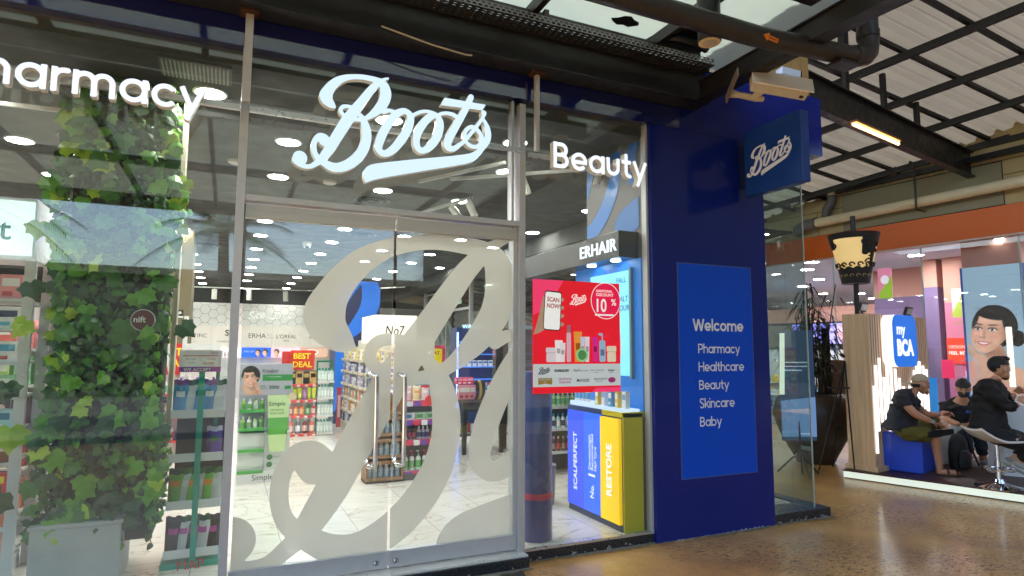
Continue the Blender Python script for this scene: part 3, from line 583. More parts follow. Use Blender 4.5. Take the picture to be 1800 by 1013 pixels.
# poster on the glass
def poster():
    t = thing('discount_poster', 'red discount poster with phone and beauty products, on the glass right of the doors', 'poster', (2.535, 4.262, 1.218))
    x0, x1, z0, z1 = 2.135, 2.935, 1.218, 2.1
    RED = litcol(222, 22, 40, .25); RED2 = litcol(238, 60, 110, .25); GRY = litcol(205, 215, 218, .15)
    MB().box(x0, 4.262, z0, x1, 4.2675, z1).build('sheet', RED, t)
    F = F_S(x0, z0, 4.2615)
    MB().poly([F(0, .882, 0), F(.0, .60, 0), F(.13, .66, 0), F(.27, .882, 0)]).build('corner_band', RED2, t)
    MB().poly([F(0, .05), F(.8, .05), F(.8, .225), F(0, .225)]).build('brand_strip', GRY, t)
    MB().poly([F(.53, .0, .0), F(.8, 0), F(.8, .035), F(.56, .035)]).build('corner_band', RED2, t)
    P = lambda k, y=4.2605: [F(a, b, .001) for a, b in k]
    SK = col(238, 200, 172); WH = litcol(245, 245, 245, .2); INK = col(25, 28, 38)
    h = MB().poly(P([(0, .45), (.02, .5), (.05, .6), (.09, .76), (.1, .74), (.13, .6), (.16, .5), (.1, .49), (.04, .46)]))
    for k in range(4): h.poly([F(.245 + .03 * math.cos(rad(a)), .73 - k * .065 + .017 * math.sin(rad(a)), .001 + k * .00002) for a in range(0, 360, 30)])
    h.build('hand_picture', SK, t)
    F2 = frame(F(.085, .49, .0013), Vector((math.cos(-.06), 0, math.sin(-.06))), Vector((-math.sin(-.06), 0, math.cos(-.06))))
    def rr(x, y, w_, h_, r): return [(x + w_ - r + r * math.cos(rad(a)), y + h_ - r + r * math.sin(rad(a))) for a in (0, 30, 60, 90)] + [(x + r + r * math.cos(rad(a)), y + h_ - r + r * math.sin(rad(a))) for a in (90, 120, 150, 180)] + [(x + r + r * math.cos(rad(a)), y + r + r * math.sin(rad(a))) for a in (180, 210, 240, 270)] + [(x + w_ - r + r * math.cos(rad(a)), y + r + r * math.sin(rad(a))) for a in (270, 300, 330, 360)]
    MB().poly([F2(a, b) for a, b in rr(0, 0, .152, .31, .022)]).build('phone_picture', INK, t)
    MB().poly([F2(a, b, .0006) for a, b in rr(.006, .008, .14, .292, .018)]).build('phone_screen', WH, t)
    for i, s in enumerate(('SCAN', 'NOW!')): text(s, .05, frame(F2(.022, .225 - i * .05, .0012), F2.m.to_3x3().col[0], F2.m.to_3x3().col[1]), col(205, 40, 40), t, .0006, bold=.001, sx=.85)
    place(logo_mesh(.001), 'logo', WH, frame(F(.345, .69, .001), Vector((.112, 0, 0)), Vector((0, 0, .125))), t)
    cx, cz = .665, .735
    ring = MB(); n = 48
    for i in range(n):
        a, b = 2 * math.pi * i / n, 2 * math.pi * (i + 1) / n
        ring.poly([F(cx + r * math.cos(q), cz + r * 1.05 * math.sin(q), .0012) for r, q in ((.137, a), (.143, a), (.143, b), (.137, b))])
    ring.build('ring', WH, t)
    MB().poly([F(cx + .137 * math.cos(2 * math.pi * i / n), cz + .143 * math.sin(2 * math.pi * i / n), .0008) for i in range(n)]).build('disc', litcol(225, 20, 75, .25), t)
    text('ADDITIONAL', .026, F(.572, .805, .0016) and frame(F(.572, .805, .0016), (1, 0, 0), (0, 0, 1)), WH, t, .0006, bold=.0006)
    text('DISCOUNT', .033, frame(F(.572, .772, .0016), (1, 0, 0), (0, 0, 1)), WH, t, .0006, bold=.0006)
    text('10', .15, frame(F(.555, .645, .0016), (1, 0, 0), (0, 0, 1)), WH, t, .0006, bold=.003, sx=.78)
    text('%', .075, frame(F(.715, .7, .0016), (1, 0, 0), (0, 0, 1)), WH, t, .0006, bold=.001)
    MB().poly([F(.56, .612, .0016), F(.74, .612, .0016), F(.74, .626, .0016), F(.56, .626, .0016)]).build('underline', WH, t)
    wv = MB()
    for ox, oz, rr_ in ((.6, .4, .07), (.68, .36, .08), (.73, .44, .06), (.64, .3, .05)):
        pts = [(ox + rr_ * (1 + .18 * math.sin(5 * a)) * math.cos(a), oz + rr_ * (1 + .18 * math.sin(5 * a)) * math.sin(a)) for a in [2 * math.pi * i / 40 for i in range(41)]]
        for (a, b), (c, d) in zip(pts, pts[1:]): wv.poly([F(a, b, .0007), F(c, d, .0007), F(c * .985 + ox * .015, d * .985 + oz * .015, .0007), F(a * .985 + ox * .015, b * .985 + oz * .015, .0007)])
    wv.build('wavy_lines', litcol(250, 60, 110, .3), t)
    items = [('jar', .115, .15, .07, (225, 215, 225)), ('b', .19, .07, .17, (245, 240, 245)), ('b', .235, .05, .15, (235, 230, 235)), ('tall', .295, .04, .29, (225, 185, 200)), ('b', .36, .075, .24, (240, 160, 60)), ('b', .42, .04, .2, (205, 210, 235)), ('b', .46, .045, .2, (230, 225, 240)),
             ('disc', .435, .055, .1, (150, 215, 150)), ('b', .53, .055, .2, (225, 40, 150)), ('pump', .595, .06, .23, (155, 190, 225)), ('jar', .67, .085, .08, (235, 220, 195))]
    for i, (k, x, wd, hh, c) in enumerate(items):
        m = MB(); z = .24; e = .0014 + i * .0003; mm = [litcol(*c, .15), litcol(max(0, c[0] - 60), max(0, c[1] - 60), max(0, c[2] - 60), .1)]
        if k == 'disc': m.poly([F(x + wd * math.cos(a), z + wd + wd * math.sin(a), e) for a in [2 * math.pi * q / 24 for q in range(24)]]); m.poly([F(x + wd * .7 * math.cos(a), z + wd + wd * .7 * math.sin(a), e + .0001) for a in [2 * math.pi * q / 24 for q in range(24)]], 1)
        elif k == 'jar': m.poly([F(a, b, e) for a, b in rr(x, z, wd, hh, .012)]); m.poly([F(a, b, e) for a, b in rr(x - .004, z + hh, wd + .008, hh * .6, .01)]); m.poly([F(x, z + hh, e + .0001), F(x + wd, z + hh, e + .0001), F(x + wd, z + hh + .003, e + .0001), F(x, z + hh + .003, e + .0001)], 1)
        elif k == 'tall': m.poly([F(a, b, e) for a, b in rr(x, z, wd, hh * .8, .012)]); m.poly([F(x + .004, z + hh * .8, e), F(x + wd - .004, z + hh * .8, e), F(x + wd - .004, z + hh, e), F(x + .004, z + hh, e)], 1)
        elif k == 'pump': m.poly([F(a, b, e) for a, b in rr(x, z, wd, hh * .75, .014)]); m.poly([F(x + wd * .4, z + hh * .75, e), F(x + wd * .6, z + hh * .75, e), F(x + wd * .6, z + hh, e), F(x - .005, z + hh, e), F(x - .005, z + hh * .94, e), F(x + wd * .4, z + hh * .9, e)]); m.poly([F(x + .012, z + .05, e + .0001), F(x + wd - .012, z + .05, e + .0001), F(x + wd - .012, z + .1, e + .0001), F(x + .012, z + .1, e + .0001)], 1)
        else: m.poly([F(x, z + hh, e), F(x + wd * .12, z + .02, e), F(x + wd * .12, z, e), F(x + wd * .88, z, e), F(x + wd * .88, z + .02, e), F(x + wd, z + hh, e)]); m.poly([F(x + wd * .25, z + hh * .4, e + .0001), F(x + wd * .75, z + hh * .4, e + .0001), F(x + wd * .78, z + hh * .62, e + .0001), F(x + wd * .22, z + hh * .62, e + .0001)], 1)
        m.build('product_picture', mm, t)
    fx = lambda x, z: frame(F(x, z, .0012), (1, 0, 0), (0, 0, 1))
    place(logo_mesh(.001), 'logo', INK, frame(F(.055, .145, .001), Vector((.075, 0, 0)), Vector((0, 0, .078))), t)
    text('SOAP&GLORY', .026, fx(.185, .165), INK, t, .0006, bold=.0012, sx=.8)
    text('No7', .03, fx(.355, .165), INK, t, .0006, shear=.2); text('BEAUTY COMPANY', .009, fx(.41, .168), INK, t, .0006)
    text('TED BAKER', .018, fx(.51, .168), col(110, 115, 120), t, .0006, sp=1.5); text('LONDON', .008, fx(.55, .152), col(110, 115, 120), t, .0006)
    text('inviro', .026, fx(.68, .165), INK, t, .0006, bold=.0006); text('COMPANY', .008, fx(.69, .152), INK, t, .0006)
    MB().poly([F(.045, .068, .001), F(.105, .075, .001), F(.165, .068, .001), F(.165, .118, .001), F(.045, .118, .001)]).build('badge', col(196, 158, 60), t)
    text('SANCTUARY', .017, frame(F(.055, .1, .0016), (1, 0, 0), (0, 0, 1)), GRY, t, .0005); text('SPA', .016, frame(F(.09, .082, .0016), (1, 0, 0), (0, 0, 1)), GRY, t, .0005)
    text('Umberto', .032, fx(.22, .1), col(205, 60, 160), t, .0006); text('Giannini', .032, fx(.225, .075), col(205, 60, 160), t, .0006)
    text('MASQD', .032, fx(.385, .085), INK, t, .0006, bold=.0004, sp=1.1)
    text('NOUGHTY', .026, fx(.545, .095), col(90, 80, 90), t, .0006); text('HAIR AND BODY', .009, fx(.56, .082), col(90, 80, 90), t, .0006)
    MB().poly([F(.715 + .036 * math.cos(a), .095 + .022 * math.sin(a), .001) for a in [2 * math.pi * q / 20 for q in range(20)]]).build('badge', col(215, 70, 160), t)
poster()

# ------------------------------------------------------------ canopy steelwork
PANEL = sheet_mat('canopy_sheet', (.62, .65, .62), (.42, .46, .43), .6, noise=(2.5, .06))
bm = MB().box(-4.5, 3.99, 3.69, 3.72, 4.19, 3.705).box(-4.5, 4.075, 3.705, 3.72, 4.1, 3.98).box(-4.5, 3.99, 3.98, 3.72, 4.19, 4.0)
bm.build('facade_beam', DARKM); tag(bpy.data.objects['facade_beam'], 'long dark steel beam running above the shop front under the canopy', 'beam')
bm = MB().box(3.58, -3.3, 3.70, 3.72, 3.988, 3.712).box(3.60, -3.3, 3.712, 3.62, 3.988, 3.848).box(3.58, -3.3, 3.848, 3.72, 3.988, 3.86)
o = bm.build('canopy_edge_beam', BLACKM); tag(o, 'dark steel beam along the right end of the canopy, above the wall cameras', 'beam')
cn = thing('canopy_roof', 'flat canopy of white translucent sheets on dark rafters over the pavement', 'canopy', (0, 0, 4.05))
for i, (x0, x1) in enumerate(((-4.5, -2.54), (-2.5, -1.42), (-1.38, -.3), (-.26, .82), (.86, 1.94), (1.98, 3.06), (3.10, 4.05))):
    for y0, y1 in ((-3.3, -.9), (-.86, 1.5), (1.54, 4.19)):
        MB().box(x0 - .02, y0, 4.125, x1 + .02, y1, 4.131).build('sheet', PANEL, cn)
for x in (-2.52, -1.4, -.28, .84, 1.96, 3.08):
    MB().box(x - .025, -3.3, 4.03, x + .025, 3.985, 4.12).build('rafter', BLACKM, cn)
for y in (-3.3, -.9, 1.5): MB().box(-4.5, y, 4.0 if y > -3 else 3.9, 3.578, y + .05, 4.118).build('cross_beam', BLACKM, cn)
MB().box(-4.5, 3.93, 4.03, 3.57, 3.98, 4.08).build('edge_angle', mat('grey_angle', (.06, .055, .055), .5), cn)
MB().prism([(0, 0), (.03, .035), (.09, .075), (.14, .06), (.19, .08), (.26, .03), (.24, -.01), (.19, -.03), (.14, -.07), (.09, -.06), (.05, -.02)], frame((2.60, 3.84, 4.124), (1, -.1, 0), (.1, 1, 0)), .001).build('torn_patch', mat('torn_bitumen', (.012, .012, .018), .7), cn)
MB().prism([(.05, -.1), (.16, -.24), (.30, -.30), (.47, -.34), (.5, .3), (-.1, .3), (-.06, .05)], frame((3.12, 3.84, 4.119), (1, 0, 0), (0, 1, 0)), .002).build('repair_patch', mat('black_membrane', (.008, .008, .01), .35), cn)
MB().tube([(3.14, 3.9, 4.1), (3.2, 3.8, 4.07), (3.32, 3.77, 4.05), (3.45, 3.79, 4.06), (3.55, 3.85, 4.08)], .035, 8).build('bundled_membrane', mat('black_membrane', (0, 0, 0)), cn, smooth=True)
for x in (2.0, .1, -1.2): MB().box(x, 3.8, 3.93, x + .035, 3.84, 4.03).build('hanger', mat('grey_angle', (.06, .055, .055)), cn)
# perforated cable tray
tr = thing('cable_tray', 'perforated dark cable tray running alongside the steel beam', 'cable tray', (0, 3.85, 3.9))
m = MB(); m2 = MB(); x = -4.4
z0, z1 = 3.905, 3.955; yy = 3.77
m.box(-4.4, yy, z0, 3.57, yy + .003, z0 + .008).box(-4.4, yy, z0 + .022, 3.57, yy + .003, z0 + .030).box(-4.4, yy, z1 - .006, 3.57, yy + .003, z1)
while x < 3.53:
    m.box(x, yy, z0 + .008, x + .016, yy + .003, z0 + .022); m.box(x + .022, yy, z0 + .030, x + .038, yy + .003, z1 - .006); x += .044
m.build('side_strip', mat('galvanised_strip', (.2, .2, .21), .4, .6), tr)
y = yy + .003
rows = 7
for r in range(rows): m2.box(-4.4, y + r * .028, z0 - .003, 3.57, y + r * .028 + .02, z0)
x = -4.4
while x < 3.54:
    m2.box(x, y + .02, z0 - .0035, x + .03, y + .17, z0 - .0005); x += .055
m2.build('perforated_bottom', mat('dark_tray', (.03, .027, .027), .45, .3), tr)
MB().tube([(.85, 3.98, 3.72), (1.2, 3.97, 3.66), (1.45, 3.97, 3.64), (1.5, 3.97, 3.645)], .006, 6).build('loose_wire', mat('pale_wire', (.5, .45, .35), .6), tr, smooth=True)
# drain pipe
pp = thing('drain_pipe', 'fat dark grey pipe crossing under the canopy and turning upward at its end', 'pipe', (2, 3, 3.78))
py_ = 3.0
pts = [(-4.5, py_, 3.72), (3.2, 2.985, 3.70), (4.08, 2.90, 3.70)] + [(4.22 + .1 * math.sin(a) - .1, 2.88, 3.70 + .1 - .1 * math.cos(a)) for a in [rad(q) for q in (0, 30, 60, 90)]] + [(4.22, 2.88, 4.35)]
MB().tube(pts, .072, 16).build('pipe', mat('pipe_brown_grey', (.035, .03, .03), .4, noise=(7, .3)), pp, smooth=True)
MB().tube([(4.06, 2.902, 3.70), (4.10, 2.898, 3.70)], .08, 16).build('coupling', mat('pipe_brown_grey', (0, 0, 0)), pp, smooth=True); MB().tube([(4.22, 2.88, 3.86), (4.22, 2.88, 3.91)], .08, 16).build('coupling', mat('pipe_brown_grey', (0, 0, 0)), pp, smooth=True)
Fp = frame((3.27, 2.912, 3.668), Vector((1, 0, -.12)).normalized(), Vector((.1, -.45, .89)).normalized())
MB().prism([(-.075, .0), (-.03, .026), (-.025, .011), (.06, .011), (.06, -.017), (-.025, -.017), (-.03, -.026)], Fp, .002).build('arrow_sticker', col(232, 140, 30), pp)
text('RAIN PIPE', .017, frame(Fp(-.025, -.009, .003), Fp.m.to_3x3().col[0], Fp.m.to_3x3().col[1]), col(120, 50, 20), pp, .001)
MB().box(3.86, 2.84, 3.60, 4.06, 2.96, 3.62).box(3.98, 2.9, 3.62, 4.03, 2.95, 4.0).build('bracket', BLACKM, pp)
# cylinder downlight
t = thing('cylinder_spotlight', 'black cylinder downlight hanging beneath the canopy beside the pipe', 'lamp', (2.99, 3.2, 3.71))
MB().lathe((2.99, 3.2, 3.71), [(.079, 0), (.08, .004), (.08, .41)], 32).build('housing', mat('satin_black', (.01, .01, .01), .4), t, smooth=True)
MB().lathe((2.99, 3.2, 3.704), [(.075, 0), (.075, .006)], 32).build('rim', mat('cream_rim', s2l((222, 200, 150)), .5), t, smooth=True)
MB().lathe((2.99, 3.2, 3.7015), [(.052, 0), (.052, .0025)], 32).build('diffuser', mat('grey_led_disc', s2l((196, 184, 164)), .6), t)
# corner framing beyond the canopy
o = MB().box(-4.5, 2.66, 3.93, 3.578, 2.84, 3.945).box(-4.5, 2.73, 3.945, 3.578, 2.75, 4.10).build('inner_beam', BLACKM); tag(o, 'dark flat steel beam above the fat grey pipe, parallel to the shop front', 'beam')
# cctv
OW = mat('yellowed_plastic', s2l((206, 200, 186)), .5, noise=(16, .18)); WP = mat('white_plastic_shell', (.9, .91, .93), .4)
t = thing('security_camera', 'big off-white box security camera on a bracket under the canopy corner', 'security camera', (4.0, 3.9, 3.8))
dv = Vector((.885, -.45, -.20)).normalized(); sv = Vector((.45, .885, .0)).normalized(); up = dv.cross(sv) * -1
if up.z < 0: up = -up
o0 = Vector((3.60, 3.44, 3.555))
sv2 = Vector((.30, .42, .86)); sv2 = (sv2 - dv * sv2.dot(dv)).normalized(); up = sv2.cross(dv)
if up.z < 0: up = -up
MB().obox(o0, dv * .43, sv2 * .15, up * .085).build('housing', OW, t, bevel=.012)
MB().obox(o0 + up * .087 - dv * .01 - sv2 * .008, dv * .47, sv2 * .166, up * .012).build('sunshield', WP, t, bevel=.004)
MB().obox(o0 + dv * .432 + sv2 * .03 + up * .015, dv * .006, sv2 * .09, up * .055).build('lens', mat('camera_glass', (.01, .01, .012), .1), t)
MB().obox(o0 - sv2 * .002 + dv * .37 + up * .025, dv * .03, -sv2 * .003, up * .022).build('port', mat('satin_black', (0, 0, 0)), t)
a = o0 + dv * .12 + sv2 * .07
MB().tube([a, a - up * .05 - dv * .03, a - up * .075 - dv * .045], .028, 12).build('swivel', OW, t, smooth=True)
b = a - up * .09 - dv * .03
MB().tube([b + dv * .06, b, b - dv * .13, b - dv * .2], [.02, .03, .024, .034], 12).build('arm', OW, t, smooth=True)
MB().obox(b - dv * .21 - up * .06 - sv2 * .05, dv * -.012, sv2 * .1, up * .26).build('mounting_plate', mat('taupe_metal', s2l((120, 104, 96)), .5), t)
t = thing('security_camera', 'small grey bullet security camera in front of the tan wooden panel', 'security camera', (4.8, 4.2, 4.2))
MB().obox((4.72, 4.1, 4.2), Vector((.2, -.05, -.03)), Vector((.02, .1, 0)), Vector((.01, 0, .08))).build('housing', mat('grey_camera_shell', (.5, .52, .58), .35), t, bevel=.01)
MB().obox((4.915, 4.05, 4.168), Vector((.01, -.002, 0)), Vector((.018, .09, 0)), Vector((.01, 0, .075))).build('lens', mat('camera_glass', (0, 0, 0)), t)
MB().tube([(4.76, 4.16, 4.2), (4.75, 4.2, 4.12), (4.75, 4.3, 4.08)], .012, 8).build('arm', mat('grey_camera_shell', (0, 0, 0)), t)
o = MB().box(4.4, 4.5, 4.12, 5.58, 4.54, 4.85).build('wooden_hoarding', wood_mat('tan_plywood', (150, 118, 70), (176, 142, 92))); tag(o, 'tan wooden board standing above the navy fascia at the roof corner', 'panel')
# ============================================================ INSIDE THE SHOP
# ceiling lights: one built, the rest copied
def make_dl(loc, label, group, es=LITW, r=.1):
    t = thing('downlight', label, 'ceiling light', loc, group)
    MB().lathe((0, 0, 0), [(r * 1.16, -.002), (r * 1.18, -.008), (r, -.012), (r, -.004), (r * 1.16, -.002)], 24).build('trim', WHITE, t, local=True, smooth=True)
    MB().lathe((0, 0, -.009), [(r, 0), (r * .96, .004)], 24).build('diffuser', es, t, local=True)
    return t
gl = 'round downlights in the grey shop ceiling'
colname = {-1.76: 'far left row', -.7: 'row beside the ivy', .42: 'row left of the doors', 1.57: 'row above the left door leaf', 2.56: 'row above the right door leaf', 3.5: 'row toward the walkway side', 4.3: 'row nearest the walkway glass'}
L0 = None
pos = [(-.19, 4.84), (1.11, 4.81), (2.26, 4.87)]
for x, ys in ((-1.76, (5.4, 6.7, 7.91, 9.4, 10.8, 12.2)), (-.7, (5.6, 6.9, 8.03, 9.31, 10.7, 12.1, 13.5, 15.07, 16.5, 17.9, 19.5)), (.42, (5.72, 6.95, 8.2, 9.5, 10.75, 12.27, 13.72, 15.1, 16.6, 18.16)),  # first lamp of the ivy row is added unseen, to brighten the rack
              (1.57, (7.04, 8.3, 9.6, 10.9, 12.37, 13.77, 15.27, 16.7, 18.35, 19.9)), (2.56, (5.73, 7.14, 8.5, 9.8, 11.4, 13.0)), (3.5, (9.7, 11.47, 12.79, 14.4, 16.15)), (4.3, (6.9, 8.6, 10.2, 13.3)), (-3.2, (5.4, 7, 8.6, 10.8))):
    pos += [(x, y) for y in ys]
nth = ['first',  'second', 'third', 'fourth', 'fifth', 'sixth', 'seventh', 'eighth', 'ninth', 'tenth', 'eleventh']
cnt = {}
for i, (x, y) in enumerate(pos):
    k = cnt.get(x, 0); cnt[x] = k + 1
    if i < 3: lb = ('lit downlight just inside the glass above the Pharmacy letters', 'lit downlight just inside the glass behind the script sign', 'lit downlight just inside the glass right of the script sign')[i]
    elif x == -3.2: lb = 'lit ceiling downlight above the left end of the shop'
    else: lb = '%s lit ceiling downlight from the glass in the %s' % (nth[k], colname[x])
    if L0 is None: L0 = make_dl((x, y, 3.399), lb, gl)
    else: dup(L0, (x, y, 3.399), label=lb)
# round air vents
VM = mat('vent_black', (.015, .015, .015), .5); VG = mat('vent_grey', (.12, .12, .115), .5)
V0 = thing('air_vent', 'round black air diffuser behind the header of the left door', 'air vent', (1.56, 7.59, 3.398), 'round air diffusers in the ceiling')
for i, r in enumerate((.21, .165, .12, .075)):
    MB().lathe((0, 0, 0), [(r, -.004 - i * .004), (r + .02, -.012 - i * .004), (r + .02, -.002), (r, -.002)], 28, i % 2).build('ring', [VG, VM], V0, local=True, smooth=True)
for x, y, lb in ((1.91, 9.96, 'round air diffuser seen through the left door, nearest its top edge'), (1.74, 13.04, 'round air diffuser halfway along the ceiling above the left door'), (1.84, 15.62, 'round air diffuser far down the ceiling above the left door'),
                 (-.45, 9.53, 'round air diffuser right of the ivy, nearer one'), (-.4, 12.2, 'round air diffuser right of the ivy, farther one'), (-1.2, 6.4, 'round air diffuser left of the ivy top')):
    dup(V0, (x, y, 3.398), label=lb)
t = thing('air_grille', 'rectangular slatted air grille in the ceiling behind the Pharmacy letters', 'air vent', (-.24, 4.42, 3.39))
MB().box(-.48, 4.33, 3.385, -.05, 4.62, 3.398).build('frame', VG, t)
g = MB()
for i in range(17): g.box(-.465 + i * .024, 4.345, 3.376, -.455 + i * .024, 4.605, 3.3845)
g.build('louvre', mat('louvre_grey', (.4, .4, .38), .5), t)
t = thing('dome_camera', 'small white dome camera on the ceiling above the left door', 'security camera', (1.18, 11.07, 3.35))
MB().lathe((1.18, 11.07, 3.3), [(.02, -.02), (.06, .0), (.075, .04), (.08, .098)], 20).build('shell', WHITE, t, smooth=True)
MB().ball((1.18, 11.03, 3.3), .035).build('lens', mat('camera_glass', (0, 0, 0)), t, smooth=True)
for x, y, lb in ((.0, 6.52, 'round white smoke detector on the ceiling right of the ivy'), (1.9, 4.9, 'blank white ceiling disc under the script sign'), (.95, 6.9, 'small blank ceiling disc below the script B')):
    o = MB().lathe((x, y, 3.36), [(.05, 0), (.07, .01), (.075, .035), (.06, .039)], 20).build('smoke_detector', mat('cream_plastic', (.5, .48, .42), .5), smooth=True); tag(o, lb, 'detector', 'ceiling detectors')
# spot light tracks
def track(p0, p1, z, heads, label, hl=.16, hr=.035, group='track spotlights'):
    t = thing('track_light', label, 'track light', ((p0[0] + p1[0]) / 2, (p0[1] + p1[1]) / 2, z), group)
    MB().obox((p0[0], p0[1], z), (p1[0] - p0[0], p1[1] - p0[1], 0), (.03, .02, 0), (0, 0, .03)).build('rail', mat('track_grey', (.5, .5, .47), .4), t)
    for k, tilt in heads:
        q = Vector((p0[0] + (p1[0] - p0[0]) * k, p0[1] + (p1[1] - p0[1]) * k, z)); d = Vector(tilt).normalized()
        h_ = MB().cyl(q - d * 0, q + Vector((0, 0, -.06)), .008, n=8); a = q + Vector((0, 0, -.06)); h_.cyl(a - d * .03, a + d * hl, hr, n=16)
        hd = h_.build('spot_head', mat('spot_white', (.62, .6, .54), .4), t, smooth=True)
track((-1.2, 18.5), (2.0, 18.2), 3.18, [(.08, (0, 0, -1)), (.26, (0, .05, -1)), (.53, (0, 0, -1)), (.82, (.05, 0, -1))], 'long white ceiling track with downward spotlights above the hexagon wall', .24, .065)
track((2.0, 18.2), (4.2, 16.0), 3.18, [(.1, (.4, -.3, -1)), (.5, (0, 0, -1))], 'angled track with two spotlights beside the blue pillar', .24, .06)
track((2.0, 5.9), (3.2, 4.9), 3.28, [(.5, (.5, .2, -.8)), (.97, (-.3, -.3, -.7))], 'white track with a tilted spotlight under the Beauty letters', .14, .032)
track((2.1, 8.0), (2.5, 6.6), 3.3, [(.05, (.4, -.5, -.9)), (.75, (.5, -.5, -.9)), (.98, (.3, -.3, -.9))], 'white track with three tilted spotlights seen through the right door top', .17, .042)
track((1.75, 6.2), (2.3, 5.2), 3.3, [], 'bare white track rail crossing behind the header of the right door', .1, .03)
track((-3.6, 5.6), (-1.2, 5.45), 3.3, [(.8, (0, 0, -1))], 'white track rail left of the ivy under the Pharmacy letters', .1, .03)

# brown column with a small cctv notice
o = MB().box(-1.3, 10.7, .08, -.535, 11.5, 3.399).build('column', mat('olive_column', s2l((118, 104, 74)), .6, noise=(3, .06))); tag(o, 'olive brown square column behind the ivy on the right', 'column')
t = thing('camera_notice', 'small black and white camera notice on the olive column', 'sign', (-.68, 10.69, 2.05))
MB().box(-.745, 10.692, 2.02, -.625, 10.699, 2.14).build('board', col(20, 20, 20), t); MB().box(-.745, 10.69, 2.02, -.625, 10.6915, 2.045).build('strip', WHITE, t)
MB().prism([(.02, .06), (.08, .085), (.1, .05), (.04, .03)], F_S(-.745, 2.035, 10.691), .001).build('pictogram', WHITE, t)
# hexagon tiled wall: tiles as geometry
hx = thing('hexagon_wall', 'white hexagon tiled wall strip with dark joints above the brand boards', 'wall', (0, 20.45, 2.24))
MB().box(-6, 20.44, 2.24, 3.1, 20.5, 2.92).build('grout', mat('dark_grout', (.1, .09, .08), .8), hx)
HM = hex_mat(); m = MB(); R_ = .148; dx = R_ * 1.5; dz = R_ * math.sqrt(3)
i = 0
x = -2.4
while x < 3.1:
    for k in range(-1, 6):
        z = 2.2 + k * dz + (dz / 2 if i % 2 else 0)
        pts = [(x + (R_ - .005) * math.cos(rad(60 * a)), min(2.92, max(2.24, z + (R_ - .005) * math.sin(rad(60 * a))))) for a in range(6)]
        if max(p[1] for p in pts) - min(p[1] for p in pts) > .03 and max(p[0] for p in pts) < 3.1: m.prism(pts, F_S(0, 0, 20.44), .006)
    x += dx; i += 1
m.build('tiles', HM, hx)
text('Skincare', .34, F_S(.5, 2.46, 20.43), glow('neon_script', (1, .95, .85), .6), hx, .01, shear=.35, sx=1.1)
